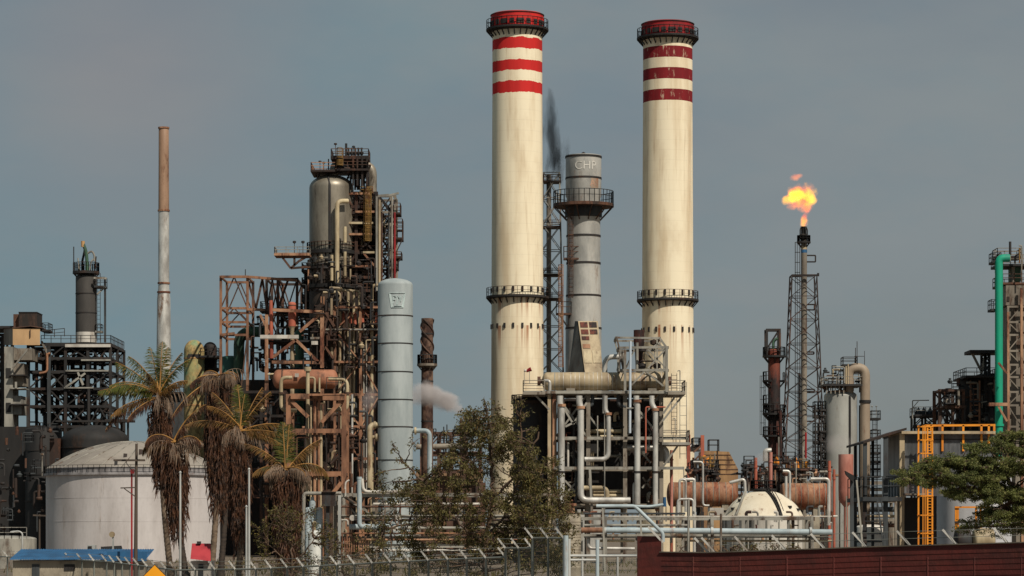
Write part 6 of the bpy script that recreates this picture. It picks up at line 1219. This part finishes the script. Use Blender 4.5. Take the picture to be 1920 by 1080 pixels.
for x, w, yt, mm in ((1061,.17,1004,'bluegrey'),(1067,.11,1010,'galv'),(1120,.12,1012,'bluegrey'),(1092,.07,1044,'galv'),(1158,.07,1044,'galv')):
    mb = MB(); mb.tube([(X(x,114),114,0),P(x,yt,114)], w*.6, 12); build('post', mb, M[mm], t)
for x0, x1, y in ((1064,1194,1042),(1064,1120,1050)): mb = MB(); mb.tube([P(x0,y,114),P(x1,y,114)], .05, 8); build('rail', mb, M['galv'], t)
mb = MB(); mb.quad((X(1064,114),114,0),(X(1194,114),114,0),P(1194,1042,114),P(1064,1042,114)); build('wire_mesh', mb, M['mesh'], t, sharp=0)
# ================================================================ maroon wall
t = thing('maroon_wall', 'long dark maroon boarded wall with white barb arms along the lower right', 'wall', 1560, 105)
def wally(x): return 108-(x-1195)/725*8
wz = [(1195,1005),(1240,1005.5),(1240.1,1036),(1330,1037),(1480,1032),(1640,1026),(1780,1022),(1990,1016)]
mb = MB(); vs = []; fs = []
for x, y in wz: q = wally(x); p = P(x,y,q); vs += [(p.x,q,-.2),(p.x,q,p.z),(p.x,q+.25,p.z),(p.x,q+.25,-.2)]
for k in range(len(wz)-1): a, b = k*4, k*4+4; fs += [(a,b,b+1,a+1),(a+1,b+1,b+2,a+2),(a+2,b+2,b+3,a+3)]
fs += [(0,1,2,3),(len(vs)-1,len(vs)-2,len(vs)-3,len(vs)-4)]; mb.add(vs, fs); wp = build('panel', mb, M['wallred'], t, sharp=0)
for k in range(14):      # board joints as real battens
    mb = MB(); pts = []
    for x, y in wz[2:]: q = wally(x); pts.append(Vector((X(x,q),q-.004,P(x,y,q).z-.10-.2*k)))
    for a, b in zip(pts, pts[1:]): mb.bar(a, b, .022, .008)
    build('board_edge', mb, M['wallred'], wp)
mb = MB(); prev = None
for x, y in wz[2:]:
    q = wally(x); p = P(x,y,q)+Vector((0,.12,.02)); 
    if prev: mb.bar(prev, p, .34, .04)
    prev = p
build('capping', mb, mat('weathered_capping', (104,96,84), (80,72,64), sc=1), wp)
for x in range(1300,1960,88):
    q = wally(x); mb = MB(); mb.bar((X(x,q),q-.01,0),(X(x,q),q-.01,Z(1044,q)),.05,.015); build('joint_cover', mb, M['wallred'], wp)
def wall_top(x):
    for (a, ya), (b, yb) in zip(wz[2:], wz[3:]):
        if a <= x <= b: return ya+(yb-ya)*(x-a)/(b-a)
    return 1005.3
for x in (1245,1330,1343,1405,1475,1548,1626,1709,1795,1891):
    q = wally(x)+.12; p = P(x, wall_top(x), q) if x > 1246 else P(1243,1016,q); k = L(28,q); mb = MB(); mb.bar(p+Vector((0,0,-.02)), p+Vector((-k,0,k*1.02)), .10, .08); build('barb_arm', mb, M['arm'], t)
for f in (.5,.96):
    mb = MB(); pts = []
    for x in (1330,1405,1475,1548,1626,1709,1795,1891,1980): q = wally(x)+.12; k = L(28,q)*f; pts.append(P(x,wall_top(x),q)+Vector((-k,0,k)))
    mb.tube(pts, .008, 4); build('barbed_wire', mb, M['galv_dark'], t)
mb = MB(); q = wally(1352); mb.tube([(X(1352,q),q+.4,0),P(1352,963,q+.4)], .045, 8); mb2 = MB(); build('thin_mast', mb, M['pale'], t)
mb = MB(); q = wally(1291); mb.tube([(X(1291,q),q+.4,0),P(1291,935,q+.4)], .04, 8); build('thin_mast', mb, M['pale'], t)

# ================================================================ palms
def blade(mb, p, d, ln, w, sag):
    d = d.normalized(); s = d.cross(Vector((rnd.uniform(-.4,.4),-1,rnd.uniform(-.4,.4))))
    if s.length < .05: s = Vector((1,0,0))
    s = s.normalized()*w/2; m = p+d*ln*.5+Vector((0,0,-sag*ln*.15)); e = p+d*ln+Vector((0,0,-sag*ln*.5))
    mb.add([p-s*.6, p+s*.6, m+s, e, m-s], [(0,1,2,3,4)])
def frond(base, az, el, ln, droop, nl=34, lf=.75, lw=.05, hang=.5, rach=.045, twist=0):
    """returns (rachis MB, leaflet MB): az degrees in plan (0 = right, 270 = towards camera)"""
    mb, lb = MB(), MB(); p = Vector(base); e = math.radians(el); a = math.radians(az); n = 16; pts = [p.copy()]; dirs = []
    for k in range(n):
        d = Vector((math.cos(e)*math.cos(a), math.cos(e)*math.sin(a), math.sin(e))); dirs.append(d); p = p+d*(ln/n); pts.append(p.copy()); e -= math.radians(droop)*(.4+1.2*k/n)/n
    mb.tube(pts, [rach*(1-.75*k/n) for k in range(n+1)], 6)
    for k in range(nl):
        q = .12+.88*k/(nl-1); i = min(int(q*n), n-1); f = q*n-i; b = pts[i].lerp(pts[i+1], min(f,1)); d = dirs[i]
        sd_ = d.cross(Vector((0,0,1))); sd_ = sd_.normalized() if sd_.length > .05 else Vector((math.sin(a),-math.cos(a),0))
        l = lf*(math.sin(PI*min(1,.18+.82*q))**.55)*rnd.uniform(.75,1.1)+.08
        for s in (-1,1):
            v = sd_*s*(1-.35*hang)+d*(.55+.4*q)+Vector((0,0,-hang*rnd.uniform(.6,1.3)))+Vector((rnd.uniform(-.15,.15),rnd.uniform(-.15,.15),rnd.uniform(-.1,.1))); blade(lb, b, v, l, lw, hang)
    return mb, lb
def palm(label, crown, trunk_bot, Y, live, ndead, skirt, greyn, trunk_m, group='dying palm trees'):
    """crown px, trunk base px x, live: list of (az, el, len px, droop, material), skirt (len px, count, spread)"""
    t = thing('palm_tree', label, 'palm tree', trunk_bot, Y, 0, group); c = P(crown[0], crown[1], Y); b = Vector((X(trunk_bot,Y), Y+rnd.uniform(-.3,.3), 0))
    mb = MB(); n = 14; pts = []
    for k in range(n+1): q = k/n; p = b.lerp(c, q); p.x += math.sin(q*PI)*L(5,Y)*(1 if crown[0] > trunk_bot else -1); pts.append(p)
    pts2 = []; rad = []
    for k in range(n): 
        for j in range(6): q = k+j/6; i = int(q); pts2.append(pts[i].lerp(pts[i+1], q-i)); rad.append((.24-.09*q/n+(.08 if q < .6 else 0))*(1.05 if j % 2 else .96))
    mb.tube(pts2, rad, 12); build('trunk', mb, M[trunk_m], t)
    for (az, el, lp, dr, mm, hang) in live:
        rb, lb = frond(c+Vector((rnd.uniform(-.1,.1),rnd.uniform(-.1,.1),rnd.uniform(-.1,.1))), az, el, L(lp,Y), dr, hang=hang if mm == 'frond' else hang+.2, lf=.85 if mm == 'frond' else .6, nl=52 if mm == 'frond' else 44, lw=.05, rach=.06)
        f = build('frond', lb, M[mm], t, sharp=0); build('midrib', rb, M['rib'], f)
    gb = MB()
    for k in range(greyn):           # grey dead fronds hanging just under the crown
        az = rnd.uniform(0,360); rb, lb = frond(c+Vector((0,0,-.2)), az, rnd.uniform(0,50), rnd.uniform(1.2,2.9), rnd.uniform(130,180), nl=9, lf=.75, lw=.055, hang=1.3, rach=.04); gb.add(rb.v, rb.f); gb.add(lb.v, lb.f)
    if greyn: build('grey_dead_fronds', gb, M['deadgrey'], t, sharp=0)
    sb = MB(); sl, sn, sp = skirt
    for k in range(int(sn*1.45)):              # brown skirt hanging along the trunk
        a = rnd.uniform(0,2*PI); q = rnd.random(); st = c+Vector((0,0,-.3-L(sl,Y)*.45*q)); tr = (st.z-b.z)/(c.z-b.z); st.x = b.x+(c.x-b.x)*tr; r0 = L(sp,Y)*rnd.uniform(.35,1); ln = L(sl,Y)*rnd.uniform(.35,.66)
        p1 = st+Vector((math.cos(a)*r0, math.sin(a)*r0, -.35)); pts = [st, p1]; 
        for j in range(1,5): pts.append(p1+Vector((rnd.uniform(-.08,.08)-math.cos(a)*r0*.12*j, rnd.uniform(-.08,.08)-math.sin(a)*r0*.12*j, -ln*j/4)))
        sb.tube(pts, [.035,.035,.03,.025,.02,.012], 4)
        for j in range(12):
            q2 = rnd.uniform(.8,4.9); i = int(q2); pp = pts[i].lerp(pts[min(i+1,5)], q2-i); blade(sb, pp, Vector((rnd.uniform(-.45,.45),rnd.uniform(-.45,.45),-1)), rnd.uniform(.4,.85), .06, .1)
    build('dead_frond_skirt', sb, M['dead'], t, sharp=0); return t
palm('tall palm with the fullest green crown, left of the slim silver chimney', (298,742), 321, 206,
     [(175,18,118,38,'frond',.95),(165,47,112,30,'frond',1.0),(150,62,106,42,'frond',.9),(120,74,102,26,'frond',.6),(60,80,98,22,'frond',.5),(80,85,104,14,'frond',.5),(25,72,96,30,'frond',.6),(185,34,100,70,'frond',.9),(200,30,96,70,'frond',.9),(20,50,62,60,'yfrond',.7),(330,40,50,40,'yfrond',.5),(250,60,60,50,'yfrond',.6),(195,-5,100,50,'yfrond',.8),(210,-20,80,40,'dead',1),(0,65,90,45,'frond',.6),(185,-12,120,60,'dead',1.1)], 0, (170,110,24), 9, 'trunk')
palm('shorter palm with a drooping grey crown and the longest brown skirt, before the white tank', (326,830), 349, 200,
     [(185,20,70,110,'yfrond',1),(200,40,70,130,'dead',1.2),(0,45,60,140,'dead',1.2),(60,70,55,100,'deadgrey',1),(20,20,56,60,'deadgrey',1),(0,65,96,46,'dead',1.0),(170,10,60,90,'dead',1)], 0, (165,150,26), 10, 'darktrunk')
palm('headless-looking palm with only a grey dead tuft on top', (411,704), 396, 208,
     [(200,5,60,70,'dead',1.1),(215,-25,130,40,'dead',1),(330,20,46,90,'deadgrey',1),(20,40,40,120,'deadgrey',1.1),(160,40,44,130,'deadgrey',1.1)], 0, (240,170,26), 11, 'trunk')
palm('thin dark palm trunk with brown skirt, half behind the grey-tufted palm', (424,770), 413, 212,
     [(10,40,50,100,'dead',1),(160,40,50,110,'dead',1),(100,60,50,80,'dead',1)], 0, (190,80,20), 8, 'darktrunk')
palm('palm with a few upright yellow-green fronds and long arching side fronds', (452,806), 447, 198,
     [(178,26,112,58,'yfrond',.5),(150,55,96,24,'yfrond',.5),(110,76,92,14,'frond',.4),(60,80,70,10,'frond',.4),(45,64,98,18,'yfrond',.5),(20,58,92,20,'yfrond',.5),(5,22,96,50,'yfrond',.5),(340,5,110,40,'yfrond',.7),(0,-12,110,38,'yfrond',.6),(200,50,80,50,'yfrond',.5)], 0, (210,170,24), 9, 'trunk')
palm('lowest palm with one upright green spear and a frond drooping far right', (537,880), 540, 192,
     [(172,46,96,40,'yfrond',.5),(110,82,88,10,'frond',.35),(70,84,84,10,'frond',.35),(25,52,88,34,'yfrond',.8),(8,28,92,112,'yfrond',1.0),(178,15,70,70,'yfrond',.7),(200,20,50,90,'deadgrey',1),(330,10,50,90,'deadgrey',1)], 0, (190,220,30), 12, 'darktrunk')

# ================================================================ leafy tree, shrubs, acacia
def leafcloud(mb, c, r, n, ll, lw, hang, flat=1.0):
    for k in range(n):
        while True:
            v = Vector((rnd.uniform(-1,1),rnd.uniform(-1,1),rnd.uniform(-1,1)))
            if v.length <= 1: break
        p = c+Vector((v.x*r, v.y*r, v.z*r*flat)); d = Vector((rnd.uniform(-1,1),rnd.uniform(-1,1),rnd.uniform(-1,.9)-hang)).normalized(); l = ll*rnd.uniform(.6,1.25)
        s = d.cross(Vector((rnd.uniform(-1,1),rnd.uniform(-1,1),rnd.uniform(-1,1)))).normalized()*lw*.5; m = p+d*l*.45
        mb.add([p, m+s, p+d*l, m-s], [(0,1,2,3)])
def limb(mb, a, b, r0, r1, wob):
    n = 6; pts = [a.lerp(b, k/n)+(Vector((rnd.uniform(-wob,wob),rnd.uniform(-wob,wob),rnd.uniform(-wob,wob)*.4)) if 0 < k < n else Vector()) for k in range(n+1)]
    mb.tube(pts, [r0+(r1-r0)*k/n for k in range(n+1)], 7); return pts
def tree(name, label, cat, Y, stems, clumps, lm, bm, ll, lw, hang, dens, dep, group=None, flat=1.0, trunk_r=.2, sub=6):
    """stems: list of px polylines (limbs); clumps: (x,y,r px,density factor)"""
    t = thing(name, label, cat, stems[0][0][0], Y, 0, group); tb, cr = MB(), MB(); nodes = []
    for si, st in enumerate(stems):
        pts = [P(x,y,Y)+Vector((0,dy,0)) for x,y,dy in st]
        if si == 0: pts[0].z = 0
        for i, (a, b) in enumerate(zip(pts, pts[1:])):
            k = trunk_r*(1 if si == 0 else .55); pp = limb(tb, a, b, k*(1-.7*i/len(pts)), k*(1-.7*(i+1)/len(pts)), .12); nodes += pp[1:]
    for (x,y,rp,df) in clumps:
        dy = rnd.uniform(-dep,dep); c = P(x,y,Y)+Vector((0,dy,0)); r = L(rp,Y)
        nr = min(nodes, key=lambda q: (q-c).length+(3 if q.z > c.z+.3 else 0)); limb(tb, nr, c, .045, .018, .1)
        for s in range(sub):
            v = Vector((rnd.gauss(0,.5),rnd.gauss(0,.5),rnd.gauss(0,.5)*flat)); sc_ = c+v*r; limb(tb, c, sc_, .018, .008, .05)
            leafcloud(cr, sc_, r*.42, int(dens*df*(rp/20)**2/sub), ll, lw, hang, flat)
    build('trunk', tb, M[bm], t); build('crown', cr, M[lm], t, sharp=0); return t
cl = []
for k in range(190):
    y = rnd.uniform(775,1065)**1.0; q = (y-775)/290; half = 46+140*min(1,q*1.35); x = 905+(-14 if y > 900 else 10)+rnd.uniform(-1,1)*half*(1.0 if y > 860 else .8)
    cl.append((x, y, rnd.uniform(12,22), rnd.uniform(.5,1.25)))
for k in range(70): cl.append((rnd.uniform(690,1060), rnd.uniform(900,1078), rnd.uniform(13,21), rnd.uniform(.6,1.2)))
for k in range(46): cl.append((rnd.uniform(940,1062), rnd.uniform(880,1060), rnd.uniform(12,20), rnd.uniform(.6,1.2)))
cl += [(909,752,8,.5),(912,764,10,.6),(935,765,9,.5),(936,776,12,.7),(900,790,13,.7),(925,800,16,.8),(965,745,8,.4),(978,750,9,.5),(970,765,13,.8),(985,775,14,.8),(1000,800,16,.9),(735,840,10,.6),(742,838,8,.6),(775,832,12,.8),(750,865,11,.7),(720,885,12,.6),(745,905,14,.8),(770,880,14,.8),(790,900,16,.9),(1050,960,13,.8),(1062,985,14,.8),(1072,955,10,.7),(1040,930,14,.8),(1020,870,18,.9),(1030,900,16,.9),(1085,965,9,.7),(730,960,20,.9),(710,990,18,.8),(720,1015,18,.8),(690,1000,14,.6),(960,830,20,.95),(990,850,20,1),(1000,900,22,1),(985,950,24,1.1),(870,820,16,.7),(850,850,16,.8),(830,870,18,.9),(860,900,20,1)]
tree('leafy_tree', 'big sparse olive-leaved tree behind the wire fence left of the gate', 'tree', 172,
     [[(912,1092,0),(912,1020,0),(918,960,0),(925,900,.3),(918,840,.2),(912,770,0)],[(912,1020,0),(880,1000,-.5),(845,965,-.6),(800,910,-.4),(760,870,0)],[(915,1000,0),(945,970,.6),(975,900,.8),(975,790,.5)],[(918,960,0),(890,900,.5),(870,830,.4)],[(925,930,0),(985,880,-.8),(1010,810,-.5)],[(945,970,.6),(1000,960,0),(1050,955,0)],[(845,965,-.6),(790,980,0),(720,990,.3)]],
     cl, 'leaf', 'bark', .22, .075, .55, 170, 2.6, trunk_r=.17)
cl = []
for k in range(64): y = rnd.uniform(955,1080); x = 545+rnd.uniform(-1,1)*(78 if y > 990 else 60); cl.append((x,y,rnd.uniform(12,19),rnd.uniform(.6,1.2)))
tree('leafy_shrub', 'olive shrub growing under the lowest palm behind the fence', 'shrub', 180, [[(545,1090,0),(548,1050,0),(545,1000,0)],[(548,1060,0),(500,1020,.3)],[(548,1060,0),(590,1010,-.3)]], cl, 'shrubleaf', 'bark', .2, .07, .3, 80, 1.4, 'shrubs along the fence', trunk_r=.09)
cl = []
for k in range(26): cl.append((640+rnd.uniform(-45,60), rnd.uniform(1005,1080), rnd.uniform(12,18), rnd.uniform(.4,1.0)))
tree('leafy_shrub', 'thinner olive shrub between the white vessel and the leafy tree', 'shrub', 186, [[(645,1088,0),(640,1050,0),(630,1015,0)],[(642,1060,0),(680,1030,.3)]], cl, 'shrubleaf', 'bark', .2, .07, .3, 76, 1.2, 'shrubs along the fence', trunk_r=.08)
cl = []
def ac(x, y, rx, n, df=1.0):
    for k in range(n): cl.append((x+rnd.uniform(-1,1)*rx, y+rnd.uniform(-.5,.5)*rx*.30, rnd.uniform(13,25), df*rnd.uniform(.6,1.2)))
ac(1700,900,28,4,.5); ac(1735,886,44,10,.8); ac(1775,868,46,12,1); ac(1760,900,50,12,.9); ac(1815,866,50,13,1); ac(1870,840,44,13,1); ac(1910,820,40,12,1); ac(1820,895,66,20,1); ac(1880,880,60,22,1.1); ac(1845,925,60,20,1.1); ac(1900,930,56,20,1.1); ac(1880,965,46,14,1); ac(1925,960,40,12,1); ac(1790,925,36,6,.7); ac(1960,880,50,18,1); ac(1960,940,50,14,1); ac(1900,990,30,7,.7); ac(1840,980,26,4,.5); ac(1895,845,40,8,1); ac(1810,990,18,3,.4)
tree('acacia_tree', 'feathery flat-topped acacia reaching in from the right over the maroon wall', 'tree', 132,
     [[(1948,1128,0),(1946,1040,0),(1938,985,0),(1915,930,.3),(1880,880,.2)],[(1938,985,0),(1880,950,-.5),(1820,915,-.5),(1750,895,-.3),(1700,898,0)],[(1938,985,0),(1960,920,.6),(1950,840,.4)],[(1915,930,.3),(1860,900,.6),(1790,872,.5)]], cl, 'acacia', 'bark', .12, .045, .1, 560, 2.2, flat=.45, trunk_r=.22, sub=7)
cl = []
for k in range(34): cl.append((rnd.uniform(1255,1510), rnd.uniform(1022,1050), rnd.uniform(9,15), rnd.uniform(.4,1)))
tree('leafy_shrub', 'low dry scrub showing just over the top of the maroon wall', 'shrub', 140, [[(1380,1120,0),(1375,1060,0),(1370,1030,0)],[(1378,1060,0),(1300,1040,.5)],[(1378,1060,0),(1450,1040,-.4)]], cl, 'shrubleaf', 'bark', .16, .05, .2, 90, 1.2, 'shrubs along the fence', trunk_r=.06)
# scrub and rubble at the foot of the fence
g = MB()
for k in range(9000):
    y = rnd.uniform(150,320); x = rnd.uniform(-45,52)*y/170; 
    if mnoise.noise(Vector((x*.12,y*.05,0))) < .05: continue
    p = Vector((x,y,0)); d = Vector((rnd.uniform(-.5,.5),rnd.uniform(-.5,.5),1)).normalized(); l = rnd.uniform(.25,.7); s = d.cross(Vector((rnd.uniform(-1,1),1,0))).normalized()*.05; g.add([p-s,p+s,p+d*l],[(0,1,2)])
build('dry_grass', g, M['shrubleaf'], None, kind='stuff', sharp=0)
